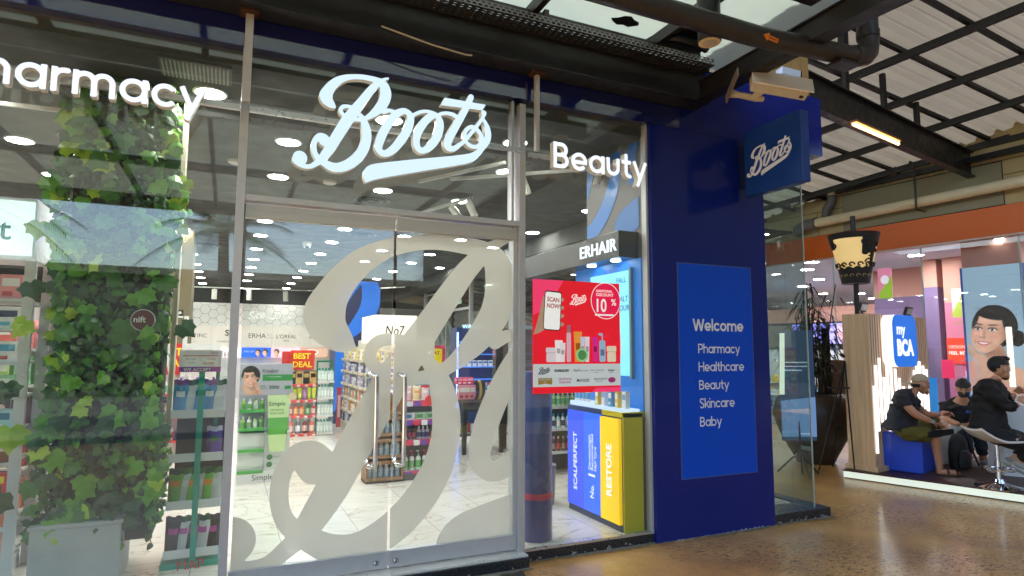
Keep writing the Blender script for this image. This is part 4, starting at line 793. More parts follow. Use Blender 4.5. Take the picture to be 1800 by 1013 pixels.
# brand boards and lit pictures under them
BOARD = litcol(232, 222, 212, .15)
def vmat(es):
    nm = 'printed_portrait_%d' % int(es * 100)
    if nm in MC: return MC[nm]
    m = bpy.data.materials.new(nm); m.use_nodes = True; t_ = m.node_tree; b = t_.nodes['Principled BSDF']; a = t_.nodes.new('ShaderNodeAttribute'); a.attribute_name = 'print'
    t_.links.new(a.outputs['Color'], b.inputs['Base Color']); t_.links.new(a.outputs['Color'], b.inputs['Emission Color']); b.inputs['Emission Strength'].default_value = es * EF; b.inputs['Roughness'].default_value = .45
    MC[nm] = m; return m
def face(t, F, cx, cz, s, bgc, skin=(226, 178, 152), hair=(34, 24, 22), e=.002, turn=0, bun=0, hands=0, box=(-.62, .72, -.75, .75), n=56, es=.15, tilt=0, smile=1):
    # a printed photograph of a face: colour values laid on a fine grid, soft edged like print
    x0, x1, y0, y1 = box; nx, ny = n, int(n * (y1 - y0) / (x1 - x0)); X, Y = np.meshgrid(np.linspace(x0, x1, nx), np.linspace(y0, y1, ny)); X0, Y0_ = X, Y
    ct, st_ = math.cos(tilt), math.sin(tilt); X, Y = X * ct + Y * st_, -X * st_ + Y * ct
    I = np.zeros(X.shape + (3,)); I[:] = bgc; c3 = lambda *c: np.array(c, float); sk = c3(*skin); hr = c3(*hair); wp = (x1 - x0) / nx * .9
    def el(x, y, a, b, r=0, X=X, Y=Y):
        dx, dy = X - x, Y - y; c_, s_ = math.cos(r), math.sin(r); u, v = dx * c_ + dy * s_, -dx * s_ + dy * c_; return (np.sqrt((u / a) ** 2 + (v / b) ** 2) - 1) * min(a, b)
    def lay(sd, col_, k=1, w_=None): nonlocal I; m_ = np.clip(.5 - sd / (w_ or wp), 0, 1)[..., None] * k; I = I * (1 - m_) + np.asarray(col_, float) * m_
    def g(x, y, a, b, col_, k, r=0): nonlocal I; d = el(x, y, a, b, r) / min(a, b) + 1; m_ = (np.exp(-d * d * 1.2) * k)[..., None]; I = I * (1 - m_) + np.asarray(col_, float) * m_
    dk, hl = sk * c3(.66, .56, .52), np.minimum(255, sk * 1.12 + 12); T = turn * .12
    strand = (np.sin(X * 60 + Y * 22) + np.sin(X * 95 - Y * 40))[..., None] * 7
    if bun: lay(el(.53, -.1, .15, .19), hr)
    lay(el(.05, .14, .47, .52), hr); lay(el(.12, -.6, .2, .34), sk * .84); lay(el(.1, -1.12, .82, .42), sk * .93, w_=.04); g(.02, -.5, .22, .1, dk, .75); g(.25, -.7, .1, .3, dk, .5)
    lay(el(.39, -.02, .065, .12), sk * .86)
    f1, f2 = el(-.02, .1, .38, .41), el(-.06 + T, -.17, .275, .36); fm = np.minimum(f1, f2) - .03 * np.exp(-((f1 - f2) / .1) ** 2); lay(fm, sk)
    ins = np.clip(-fm / .02, 0, 1)[..., None]; J = I.copy()
    g(.3, -.05, .14, .42, dk, .6); g(.17, -.36, .2, .1, dk, .4, .7); g(-.36 + T, .0, .05, .3, dk, .3)
    g(-.22 + T, -.1, .12, .1, c3(232, 140, 128), .35); g(.13 + T, -.1, .12, .1, c3(222, 128, 116), .33); g(-.23 + T, -.06, .07, .05, hl, .5); g(-.06 + T, .3, .18, .1, hl, .5); g(-.085 + T * 1.6, .0, .022, .15, hl, .6); g(-.07 + T, -.44, .09, .05, hl, .35)
    for ex_, k in ((-.2, .85), (.1, 1)):
        x_ = ex_ + T; g(x_, .085, .11, .07, dk, .5); lay(el(x_, .055, .078 * k, .034), c3(240, 234, 230)); lay(el(x_ - .008, .055, .033, .034), c3(58, 36, 28)); lay(el(x_ - .008, .055, .015, .016), c3(12, 8, 8)); lay(el(x_ - .02, .067, .008, .008), c3(255, 255, 255))
        up_ = np.abs(el(x_, .045, .092 * k, .052)) - .011; lay(np.where(Y > .055, up_, 9), hr * .6); lay(el(x_, .17, .11 * k, .017, (-.12 if ex_ < 0 else .08)), hr + 18, .85)
    g(-.015 + T * 1.6, -.05, .03, .13, dk, .4); g(-.06 + T * 1.5, -.145, .07, .03, dk, .35); lay(el(-.1 + T * 1.5, -.15, .016, .009), dk * .5); lay(el(-.02 + T * 1.5, -.15, .018, .009), dk * .5); g(-.07 + T * 1.7, -.115, .03, .025, hl, .7)
    mx_ = -.07 + T; Yk = Y; Y = Y - 1.6 * (X - mx_) ** 2; eb = lambda x, y, a, b: el(x, y, a, b, 0, X, Y); lay(eb(mx_, -.30, .135, .05), c3(196, 78, 84)); g(mx_, -.325, .07, .018, c3(236, 150, 150), .6)
    if smile: lay(eb(mx_, -.293, .105, .02), c3(246, 242, 238))
    Y = Yk
    if smile: g(mx_ - .17, -.27, .018, .05, dk, .5); g(mx_ + .17, -.27, .018, .05, dk, .5)
    I = np.where(el(0, -.1, .6, .55)[..., None] < 0, I * ins + J * (1 - ins), J)
    top = np.minimum(el(.0, .47, .4, .17, -.1), el(.34, .26, .13, .32, .25)); lay(np.maximum(top, el(.05, .14, .48, .53)), hr, w_=.03); lay(np.maximum(el(-.4, .25, .09, .25, -.3), el(.05, .14, .47, .52)), hr, w_=.03)
    hm = (np.clip(-el(.05, .14, .46, .51) / .02, 0, 1) * (np.abs(I - hr).sum(2) < 40))[..., None]; I = I + hm * strand; g(-.05, .52, .3, .05, hr + 60, .45, -.1)
    if hands:
        for k in range(4): lay(el(-.42 + k * .045, -.42 - k * .075, .20, .032, -.75 + k * .12), sk * (1.02 - .04 * k), w_=.03); lay(np.abs(el(-.42 + k * .045, -.42 - k * .075, .20, .032, -.75 + k * .12)) - .004, dk, .35)
        lay(el(-.18, -.78, .17, .24, .35), sk * .97, w_=.04); lay(el(-.3, -1.2, .15, .4, -.3), sk * .92, w_=.04)
    if hands == 2:
        for sg in (-1, 1):
            for k in range(3): lay(el(mx_ + sg * (.3 - k * .02), -.3 - k * .04, .035, .16, sg * (.3 + k * .12)), sk * (1 - .04 * k), w_=.03)
            lay(el(mx_ + sg * .3, -.55, .1, .2, sg * .2), sk * .95, w_=.04)
    I = np.clip(I, 0, 255) / 255; L_ = np.where(I <= .04045, I / 12.92, ((I + .055) / 1.055) ** 2.4)
    vs_ = [F(cx + a * s, cz + b * s, e) for a, b in zip(X0.ravel(), Y0_.ravel())]; m = MB()
    m.add(vs_, [(r_ * nx + c_, r_ * nx + c_ + 1, (r_ + 1) * nx + c_ + 1, (r_ + 1) * nx + c_) for r_ in range(ny - 1) for c_ in range(nx - 1)])
    o = m.build('portrait_picture', vmat(es), t, smooth=False); at = o.data.color_attributes.new('print', 'FLOAT_COLOR', 'POINT'); at.data.foreach_set('color', np.concatenate([L_.reshape(-1, 3), np.ones((nx * ny, 1))], 1).ravel()); return o
def price_tags(t, F, n, w_, step, z, h_=.035, cols_=((238, 238, 238), (214, 40, 50))):
    m = MB(); rg = random.Random(int(n * 7 + z * 100))
    for i in range(n):
        a = i * step + rg.uniform(0, step * .25); m.poly([F(a, z, .002), F(a + w_, z, .002), F(a + w_, z + h_, .002), F(a, z + h_, .002)], i % len(cols_)); m.poly([F(a + w_ * .1, z + h_ * .2, .003), F(a + w_ * .6, z + h_ * .2, .003), F(a + w_ * .6, z + h_ * .5, .003), F(a + w_ * .1, z + h_ * .5, .003)], len(cols_))
    m.build('price_tags', [col(*c) for c in cols_] + [col(60, 50, 60)], t)
boards = [(-1.27, 'KINTIFIC', .16, 'white lit board reading Kintific, furthest left above the shelves'), (-.43, 'S', .26, 'white lit board with a large S above the word Somethinc'), (.4, 'ERHA', .2, 'white lit board reading Erha'), (1.24, "L'OREAL", .16, "white lit board reading L'Oreal"), (2.07, 'ELLIPS', .12, 'white lit board reading Ellips, partly behind the frosted letter')]
pics = [((70, 160, 215), 1, 'blue lit picture strip with a woman, under the Kintific board'), ((215, 205, 210), 0, 'pale lit picture strip of small bottles, under the S board'), ((30, 90, 210), 1, 'blue lit picture strip with two faces, under the Erha board'), ((240, 180, 195), 1, "pink lit picture strip with a face, under the L'Oreal board"), ((190, 150, 130), 2, 'brown lit picture strip of a red tea cup, under the Ellips board')]
for (x, s, sz, lb), (pc, k, plb) in zip(boards, pics):
    lb = lb.replace('Kintific', 'KINTIFIC')
    t = thing('brand_board', lb, 'sign', (x + .42, 20.3, 1.6), 'brand boards on the back wall')
    MB().box(x + .008, 20.25, 1.60, x + .832, 20.4, 2.235).build('panel', BOARD, t)
    dk = col(70, 55, 58)
    if s == 'S': text('S', .25, F_S(x + .42, 1.94, 20.248), dk, t, .002, align='CENTER', bold=.004); text('SOMETHINC', .075, F_S(x + .42, 1.74, 20.248), dk, t, .002, align='CENTER', sp=1.3)
    else: text(s, sz, F_S(x + .42, 1.88, 20.248), dk, t, .002, align='CENTER')
    if s == 'ERHA': text('SKIN', .08, F_S(x + .68, 1.95, 20.248), col(190, 180, 180), t, .002); text('CARE', .08, F_S(x + .68, 1.87, 20.248), col(190, 180, 180), t, .002)
    if s == "L'OREAL": text('PARIS', .07, F_S(x + .42, 1.78, 20.248), dk, t, .002, align='CENTER')
    t = thing('picture_strip', plb, 'picture', (x + .42, 20.3, 1.3), 'lit picture strips under the brand boards')
    MB().box(x + .01, 20.22, 1.3, x + .83, 20.35, 1.592).build('panel', litcol(*pc, .7), t)
    F = F_S(x, 1.3, 20.219)
    if k == 1: face(t, F, (.66 if x != 1.24 else .14), .14, .17, pc, es=.55, box=(-.62, .72, -.75, .75), n=30)
    if s == 'ERHA': face(t, F, .46, .14, .16, pc, e=.003, es=.55, n=30, box=(-.62, .6, -.75, .7)); text('FREE GIFT', .07, F_S(x + .08, 1.45, 20.218), WHITE, t, .002)
    if s == 'KINTIFIC': text('KINTIFIC', .1, F_S(x + .05, 1.42, 20.218), WHITE, t, .002)
    if k == 2:
        e_ = lambda rx, rz, cx=.35, cz=.16: [F(cx + rx * math.cos(a), cz + rz * math.sin(a), .002 + (.002 if rx < .17 else 0)) for a in [2 * math.pi * q / 24 for q in range(24)]]
        MB().poly(e_(.2, .09)).build('cup_picture', litcol(235, 225, 220, .5), t); MB().poly(e_(.15, .06)).build('tea_picture', litcol(205, 40, 40, .5), t)
    if k == 0:
        b = MB()
        for q in range(5): b.poly([F(.1 + q * .09, .03, .002), F(.15 + q * .09, .03, .002), F(.15 + q * .09, .15 + .02 * (q % 3), .002), F(.1 + q * .09, .15 + .02 * (q % 3), .002)])
        b.build('bottles_picture', litcol(150, 130, 140, .4), t)

# ------------------------------------------------------------ products
PC = {}
def pmesh(kind, w_, d, h, c1, c2, c3=None):
    key = (kind, round(w_, 3), round(d, 3), round(h, 3), c1, c2, c3)
    if key in PC: return PC[key]
    m = MB(); M1 = col(*c1, rough=.35); M2 = col(*c2, rough=.35); M3 = col(*(c3 or (240, 240, 240)), rough=.4); a, b = w_ / 2, d / 2
    if kind == 'box':
        m.box(-a, -b, 0, a, b, h); m.box(-a * .78, -b - .0012, h * .52, a * .78, -b - .0002, h * .84, 1); m.box(-a * .7, -b - .0012, h * .12, a * .2, -b - .0002, h * .3, 2)
        m.box(-a - .0012, -b * .7, h * .5, -a - .0002, b * .7, h * .8, 1)
    elif kind == 'bottle':
        m.lathe((0, 0, 0), [(a * .92, 0), (a, h * .03), (a, h * .62), (a * .8, h * .72), (a * .38, h * .79), (a * .38, h * .83)], 12, 0, 1, d / w_); m.lathe((0, 0, h * .83), [(a * .46, 0), (a * .46, h * .17)], 12, 1)
        m.lathe((0, 0, h * .15), [(a * 1.015, 0), (a * 1.015, h * .38)], 12, 2, 1, d / w_)
    elif kind == 'pump':
        m.lathe((0, 0, 0), [(a * .92, 0), (a, h * .03), (a, h * .6), (a * .7, h * .68), (a * .35, h * .71)], 12, 0, 1, d / w_); m.cyl((0, 0, h * .71), (0, 0, h * .8), a * .4, n=10, mi=1); m.cyl((0, 0, h * .8), (0, 0, h * .95), a * .13, n=6, mi=1)
        m.box(-a * .9, -a * .25, h * .93, a * .3, a * .25, h, 1); m.lathe((0, 0, h * .12), [(a * 1.015, 0), (a * 1.015, h * .38)], 12, 2, 1, d / w_)
    elif kind == 'tube':
        m.add([(-a * .62, -b, h * .14), (a * .62, -b, h * .14), (a * .62, b, h * .14), (-a * .62, b, h * .14), (-a, -.003, h), (a, -.003, h), (a, .003, h), (-a, .003, h)], [(0, 3, 2, 1), (4, 5, 6, 7), (0, 1, 5, 4), (1, 2, 6, 5), (2, 3, 7, 6), (3, 0, 4, 7)], 0)
        m.cyl((0, 0, 0), (0, 0, h * .14), min(a, b) * .85, n=12, mi=1)
        m.add([(-a * .5, -b * .75, h * .3), (a * .5, -b * .75, h * .3), (a * .62, -b * .42, h * .66), (-a * .62, -b * .42, h * .66)], [(0, 1, 2, 3)], 2)
    elif kind == 'jar':
        m.lathe((0, 0, 0), [(a * .94, 0), (a, h * .08), (a, h * .6), (a * .97, h * .62)], 14, 0); m.lathe((0, 0, h * .62), [(a * 1.03, 0), (a * 1.03, h * .36), (a, h * .38)], 14, 1)
    elif kind == 'pouch':
        v = []; nx, nz = 5, 6
        for s_ in (-1, 1):
            for k in range(nz + 1):
                for i in range(nx + 1):
                    u, t = i / nx, k / nz; bulge = b * (math.sin(math.pi * u) ** .6) * (1 - t ** 2.2) + .001
                    v.append((-a + 2 * a * u, s_ * bulge + .012 * math.sin(3 * u + 2) * t, h * t + .006 * math.sin(u * 9) * t))
        n = (nx + 1) * (nz + 1)
        for k in range(nz):
            for i in range(nx):
                q = k * (nx + 1) + i; mi = 1 if k == nz - 1 else (2 if (k in (3,) and 0 < i < nx - 1) else 0)
                m.add([v[q], v[q + 1], v[q + nx + 2], v[q + nx + 1]], [(0, 1, 2, 3)], mi); m.add([v[n + q], v[n + q + nx + 1], v[n + q + nx + 2], v[n + q + 1]], [(0, 1, 2, 3)], 0)
    elif kind == 'slab':
        m.box(-a, -b, 0, a, b, h); m.box(-a * .6, -b * .5, h, a * .6, b * .5, h + .001, 1)
        m.box(-a * .85, -b - .0012, h * .2, a * .3, -b - .0002, h * .8, 1)
    o = m.build('p', [M1, M2, M3], None, smooth=kind in ('bottle', 'pump', 'jar', 'pouch'), local=True)
    me = o.data; bpy.data.objects.remove(o); PC[key] = me; return me
def prod(name, cat_, kind, size, cols, loc, rz, label, group):
    o = bpy.data.objects.new(name, pmesh(kind, *size, *cols)); C.objects.link(o); o.location = loc; o.rotation_euler = (0, 0, rz)
    return tag(o, label, cat_, group)
NM = {'box': ('product_box', 'box'), 'bottle': ('product_bottle', 'bottle'), 'pump': ('pump_bottle', 'bottle'), 'tube': ('cream_tube', 'tube'), 'jar': ('cream_jar', 'jar'), 'pouch': ('refill_pouch', 'pouch'), 'slab': ('product_pack', 'pack')}
def row(kind, n, p0, p1, size, variants, where, rz=0, jit=.1, hj=.0):
    # variants: list of (colour word, cols)
    for i in range(n):
        k = i / max(1, n - 1); cn_, cols = variants[i % len(variants)]; nm, ct = NM[kind]
        sz = (size[0], size[1], size[2] * (1 + hj * ((i * 7) % 3 - 1)))
        prod(nm, ct, kind, sz, cols, tuple(p0[j] + (p1[j] - p0[j]) * k for j in range(3)), rz + random.uniform(-jit, jit), '%s %s %s' % (cn_, NM[kind][1] if kind != 'pump' else 'pump bottle', where), '%s %s' % ({'box': 'boxes', 'pouch': 'pouches'}.get(NM[kind][1], NM[kind][1] + 's'), where))
W_ = (240, 240, 240)

# left shelf unit
t = thing('shelf_unit', 'tall white shelf unit with lit green lettered header at the left end', 'shelf', (-1.9, 5.2, .08))
MB().box(-1.225, 4.98, .08, -1.165, 5.02, 2.13).box(-1.225, 5.42, .08, -1.165, 5.46, 2.13).box(-1.14, 5.36, .08, -1.1, 5.6, 2.0).build('post', WHITE2, t)
MB().box(-2.6, 4.97, 2.13, -1.18, 5.4, 2.53).build('header_box', WHITE2, t); MB().box(-2.6, 4.962, 2.15, -1.19, 4.969, 2.51).build('header_panel', litcol(205, 225, 220, .55), t)
text('Comfort', .2, F_S(-2.02, 2.25, 4.96), col(20, 140, 120), t, .002, bold=.002)
zs = (.22, .42, .62, .82, 1.02, 1.24, 1.46, 1.68, 1.87)
for z in zs: MB().box(-2.6, 4.99, z - .02, -1.225, 5.44, z).build('shelf', WHITE2, t)
MB().box(-2.6, 4.985, .08, -1.225, 5.4, .18).build('base', WHITE2, t)
V = [[('peach', ((240, 170, 140), (250, 240, 235), (230, 110, 90))), ('white', ((235, 238, 240), (90, 190, 190), (60, 90, 160)))], [('orange', ((240, 130, 90), (250, 240, 235), (230, 90, 60))), ('white', (W_, (120, 70, 170), (60, 180, 140)))],
     [('red', ((215, 40, 60), (250, 220, 60), (240, 240, 240))), ('yellow', ((245, 210, 60), (220, 50, 50), W_))], [('maroon', ((95, 20, 35), (225, 200, 190), (200, 60, 80))), ('brown', ((70, 40, 40), (220, 190, 170), (180, 150, 120)))],
     [('pale teal', ((180, 225, 225), (40, 120, 150), W_)), ('white', (W_, (70, 170, 180), (40, 60, 90)))], [('mint', ((170, 225, 180), (240, 245, 235), (90, 180, 100))), ('lime', ((190, 225, 130), (240, 245, 230), (90, 170, 80)))],
     [('white', (W_, (60, 160, 200), (200, 60, 80))), ('blue', ((70, 130, 200), (240, 240, 245), (30, 60, 120)))], [('white', (W_, (30, 50, 90), (90, 190, 210))), ('grey', ((200, 205, 215), (40, 60, 100), (80, 160, 190)))],
     [('pink', ((235, 150, 150), (240, 235, 230), (200, 60, 70))), ('coral', ((235, 110, 100), (245, 235, 230), (180, 50, 60)))]]
sp = ('lowest', 'second', 'third', 'fourth', 'fifth', 'sixth', 'seventh', 'eighth', 'top')
for z, v, s in zip(zs, V, sp): row('box', 5, (-1.86, 5.08, z), (-1.3, 5.08, z), (.12, .1, .135 if z < 1.8 else .16), v, 'on the %s shelf of the left white unit' % s, jit=.06, hj=.1)
# unit behind it, glimpsed left of the ivy
t = thing('shelf_unit', 'white shelf unit behind the ivy, glimpsed between leaves and the left posts', 'shelf', (-1.1, 6.3, .08))
MB().box(-2.3, 6.55, .08, -.98, 6.6, 1.9).build('back_panel', WHITE2, t)
for z in (.3, .62, .94, 1.26, 1.55): MB().box(-2.3, 6.1, z - .02, -.98, 6.549, z).build('shelf', WHITE2, t)
for z, v, s in zip((.3, .62, .94, 1.26, 1.55), (V[1], V[2], V[3], V[5], V[8]), sp): row('box', 6, (-1.75, 6.2, z), (-1.05, 6.2, z), (.11, .1, .2), v, 'on the %s shelf behind the ivy' % s, jit=.1, hj=.12)
t = thing('sale_display', 'red wall display with yellow lettering right of the ivy', 'display', (-.6, 9.6, 1.0))
MB().box(-.9, 9.6, .08, -.08, 9.9, 1.62).build('body', WHITE2, t); MB().box(-.9, 9.55, 1.2, -.5, 9.599, 1.62).build('header', col(205, 30, 40), t)
text('BEST', .14, F_S(-.84, 1.46, 9.548), col(250, 215, 40), t, .002, bold=.004); text('DEAL', .14, F_S(-.84, 1.31, 9.548), col(250, 215, 40), t, .002, bold=.004)
for z, v, s in zip((.35, .65, .95), (V[6], V[2], V[1]), sp): 
    MB().box(-.9, 9.3, z - .02, -.08, 9.599, z).build('shelf', col(205, 50, 50), t); row('bottle', 8, (-.82, 9.4, z), (-.14, 9.4, z), (.07, .06, .22), v, 'on the %s red shelf behind the teal pole' % s)
for x, rz_, lb in ((-.62, .18, 'leaning pale board left of the teal display pole'), (-.5, -.02, 'slim upright white board left of the teal display pole')):
    o = MB().obox((x, 8.6, 1.2), (.05, 0, 0), (0, .02, 0), (-.12 if rz_ > .1 else .01, 0, .75)).build('pop_board', WHITE2); tag(o, lb, 'board')

# ivy covered column
ivy = thing('ivy_column', 'ivy covered column behind the left window, broad yellow-green and dark leaves', 'plant column', (-.72, 5.0, .08))
MB().box(-.97, 4.86, .3, -.40, 5.3, 3.399).build('column_core', mat('dark_core', (.012, .02, .010), .9), ivy)
MB().box(-.359, 4.95, .9, -.33, 5.1, 3.399).build('corner_board', mat('pale_timber', s2l((196, 188, 160)), .6, noise=(8, .12)), ivy)
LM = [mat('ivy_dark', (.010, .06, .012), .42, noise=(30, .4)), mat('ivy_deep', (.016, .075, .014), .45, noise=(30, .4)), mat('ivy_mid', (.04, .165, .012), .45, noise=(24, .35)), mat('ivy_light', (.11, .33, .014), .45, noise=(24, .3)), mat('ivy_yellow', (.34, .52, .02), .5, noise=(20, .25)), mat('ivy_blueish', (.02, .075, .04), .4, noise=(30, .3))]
LOBE = [(0, -.02), (.22, -.22), (.46, -.14), (.60, .05), (.84, .16), (.64, .40), (.62, .74), (.38, .74), (.18, .92), (0, 1.2), (-.18, .92), (-.38, .74), (-.62, .74), (-.64, .40), (-.84, .16), (-.60, .05), (-.46, -.14), (-.22, -.22)]
HEART = [(0, 0), (.3, -.12), (.5, .12), (.48, .42), (.26, .78), (0, 1.05), (-.26, .78), (-.48, .42), (-.5, .12), (-.3, -.12)]
SLIM = [(0, 0), (.1, .2), (.13, .6), (.07, 1.1), (0, 1.5), (-.07, 1.1), (-.13, .6), (-.1, .2)]
def leaf(m, p, nrm, s, shape, mi, roll, droop=.25):
    n_ = Vector(nrm).normalized(); up_ = Vector((0, 0, 1)); ex = up_.cross(n_).normalized(); ey = n_.cross(ex)
    R2 = Matrix.Rotation(roll, 3, n_); ex = R2 @ ex; ey = R2 @ ey; c = Vector(p); pts = []
    for x, y in shape:
        pts.append(c + ex * x * s + ey * y * s - n_ * s * (droop * y * y + .18 * abs(x)) )
    mid = c + ey * .35 * s + n_ * s * .05
    m.add([mid] + pts, [(0, i + 1, (i + 1) % len(pts) + 1) for i in range(len(pts))], mi)
rnd = random.Random(5); m = MB(); m_s = MB()
def halfw(z): return .275 + .035 * math.sin(z * 3.1) + .02 * math.sin(z * 7.7 + 1)
for i in range(2300):
    z = rnd.uniform(.42, 3.38); side = rnd.random()
    if side < .66: x = -.69 + rnd.uniform(-1, 1) * (halfw(z) + .03); p = (x, 4.84 - rnd.uniform(0, .10), z); nr = (rnd.gauss(0, .45), -1, rnd.gauss(.25, .35))
    elif side < .86: p = (-.69 + halfw(z) + rnd.uniform(-.02, .06), 4.84 + rnd.uniform(-.04, .42), z); nr = (rnd.uniform(.5, 1.2), rnd.uniform(-1, .2), rnd.gauss(.2, .3))
    else: p = (-.69 - halfw(z) - rnd.uniform(-.02, .05), 4.84 + rnd.uniform(-.04, .3), z); nr = (rnd.uniform(-1.2, -.3), -1, rnd.gauss(.2, .3))
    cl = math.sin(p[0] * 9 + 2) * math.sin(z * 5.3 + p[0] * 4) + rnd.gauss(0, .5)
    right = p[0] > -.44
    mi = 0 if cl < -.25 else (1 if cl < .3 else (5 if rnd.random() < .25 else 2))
    if right and rnd.random() < .7: mi = rnd.choice((2, 3, 3, 3))  # lighter greens on the right: side light put into the leaf colours
    s = rnd.uniform(.028, .055); sh = rnd.choice((HEART, HEART, LOBE, LOBE, SLIM))
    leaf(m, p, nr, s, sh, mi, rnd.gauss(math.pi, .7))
for i in range(300):            # large leaves standing proud
    z = rnd.uniform(.45, 3.2); edge = rnd.random() < .45
    x = -.69 + (rnd.choice((-1, -1, 1)) * (halfw(z) + rnd.uniform(-.03, .06)) if edge else rnd.uniform(-.29, .29))
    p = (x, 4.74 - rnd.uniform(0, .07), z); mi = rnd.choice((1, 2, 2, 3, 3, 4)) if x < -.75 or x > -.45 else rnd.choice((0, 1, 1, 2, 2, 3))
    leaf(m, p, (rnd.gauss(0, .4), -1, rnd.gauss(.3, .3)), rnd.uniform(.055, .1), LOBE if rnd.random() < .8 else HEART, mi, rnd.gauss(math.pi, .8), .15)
for x, z, s, mi in ((-1.1, 2.28, .1, 4), (-1.13, 1.66, .11, 4), (-1.16, 1.0, .13, 4), (-.93, 2.12, .13, 3), (-.62, 1.62, .12, 2), (-.28, 1.66, .1, 1), (-.95, .86, .11, 3), (-.98, 3.0, .13, 4), (-.85, 2.75, .12, 2), (-.42, .62, .12, 3), (-.82, .5, .12, 3), (-1.18, .62, .14, 1), (-1.2, 1.28, .11, 0), (-.5, .78, .1, 3), (-1.12, 1.9, .1, 1), (-.3, 2.66, .09, 4)):
    leaf(m, (x, 4.70, z + s * .5), (rnd.gauss(0, .25), -1, .25), s, LOBE, mi, math.pi + rnd.gauss(0, .5), .12)
for k in range(9):              # trailing tendrils
    x0 = -.69 + rnd.choice((-1, 1)) * rnd.uniform(.1, .38); z0 = rnd.uniform(.7, 3); pts = [(x0 + .03 * math.sin(j * .9 + k), 4.75 - .02 * j ** .5, z0 - .06 * j) for j in range(9)]
    m_s.tube(pts, .003, 5)
    for j, q in enumerate(pts): leaf(m, q, (rnd.gauss(0, .6), -1, .2), rnd.uniform(.03, .05), HEART, rnd.choice((1, 2, 3, 5)), rnd.gauss(math.pi, .9))
m.build('foliage', LM, ivy); m_s.build('stem', mat('ivy_stem', (.05, .09, .02), .6), ivy)
t = thing('round_badge', 'round dark red badge with white letters hanging among the ivy', 'sign', (-.5, 4.68, 1.72))
MB().cyl((-.505, 4.675, 1.735), (-.505, 4.685, 1.735), .066, n=32).build('disc', col(92, 22, 22), t); MB().cyl((-.505, 4.679, 1.735), (-.505, 4.689, 1.735), .071, n=32).build('rim', WHITE, t)
text('nift', .055, F_S(-.56, 1.72, 4.674), WHITE, t, .001, bold=.001)
o = MB().box(-1.02, 4.66, .081, -.55, 5.15, .46).box(-1.03, 4.65, .46, -.54, 5.16, .485).build('planter_box', mat('weathered_white_planter', (.45, .46, .45), .6, noise=(5, .2)), bevel=.006); tag(o, 'pale weathered square planter box at the foot of the ivy column', 'planter')

# pouch rack with teal pole
TEAL = col(0, 150, 128)
t = thing('display_rack', 'white four-tier rack with a teal pole holding refill pouches', 'rack', (-.14, 5.0, .08))
MB().box(-.165, 4.842, .1, -.128, 4.862, 1.42).build('pole', TEAL, t); MB().box(-.06, 4.95, .82, -.035, 4.99, 1.42).build('pole', col(0, 110, 96), t); MB().box(-.34, 4.84, .082, .02, 5.12, .12).build('base', TEAL, t)
for z in (.155, .475, .79, 1.085):
    MB().box(-.325, 4.865, z - .0, .01, 5.08, z + .012).box(-.325, 4.862, z - .012, .01, 4.868, z + .045).build('shelf', WHITE, t)
MB().box(.012, 5.1, .25, .07, 5.14, 1.1).build('back_stand', col(18, 18, 20), t); MB().box(-.3, 5.12, .5, .012, 5.14, 1.1).build('back_stand', col(16, 16, 20), t)
text('MAP', .085, F_S(-.24, .086, 4.80), col(190, 30, 40), t, .002)
pv = {3: [('blue and purple', ((70, 150, 210), (120, 70, 150), (235, 240, 245))), ('silver backed', ((200, 205, 210), (60, 100, 90), (220, 225, 230))), ('blue', ((60, 140, 205), (95, 60, 140), (20, 90, 80)))],
      2: [('purple', ((90, 60, 150), (200, 190, 220), (20, 110, 70)))], 1: [('green and orange', ((120, 190, 60), (30, 80, 40), (245, 150, 50))), ('silver backed', ((205, 208, 205), (60, 120, 60), (225, 225, 220)))],
      0: [('black floral', ((28, 24, 30), (60, 50, 60), (190, 60, 150))), ('white floral', ((215, 215, 220), (30, 90, 60), (200, 80, 170)))]}
for k, z, n in ((3, 1.098, 5), (1, .488, 6), (0, .168, 5)): row('pouch', n, (-.275, 4.95, z), (-.035, 4.93, z), (.098, .04, .235), pv[k], 'on the %s tier of the teal-pole rack' % ('lowest', 'second', 'third', 'top')[k], jit=.25)
row('pouch', 1, (-.05, 4.95, .803), (-.05, 4.95, .803), (.1, .06, .2), pv[2], 'standing alone on the third tier of the teal-pole rack')
t = thing('accept_sign', 'white and purple card reading WE ACCEPT with a voucher picture, on the teal pole', 'sign', (-.16, 4.84, 1.39))
MB().box(-.29, 4.83, 1.39, -.03, 4.838, 1.54).build('card', col(230, 228, 235), t); MB().box(-.29, 4.828, 1.39, -.03, 4.8295, 1.425).build('band', col(150, 50, 160), t)
text('WE ACCEPT', .031, F_S(-.262, 1.396, 4.8275), WHITE, t, .0008, bold=.0008); MB().box(-.27, 4.828, 1.43, -.05, 4.8295, 1.505).box(-.269, 4.8275, 1.498, -.051, 4.8279, 1.504, 1).build('voucher', [col(246, 240, 240), col(200, 60, 70)], t)
text('50.000', .026, F_S(-.145, 1.44, 4.8275), col(200, 60, 80), t, .0006); text('For You', .017, F_S(-.25, 1.475, 4.8275), col(40, 40, 50), t, .0006); text('Sweety', .019, F_S(-.12, 1.475, 4.8275), col(200, 60, 80), t, .0006, shear=.3); text('Voucher', .012, F_S(-.235, 1.45, 4.8275), col(80, 60, 130), t, .0006)
text('Trimes', .018, F_S(-.1, 1.515, 4.8295), col(80, 60, 120), t, .0006)

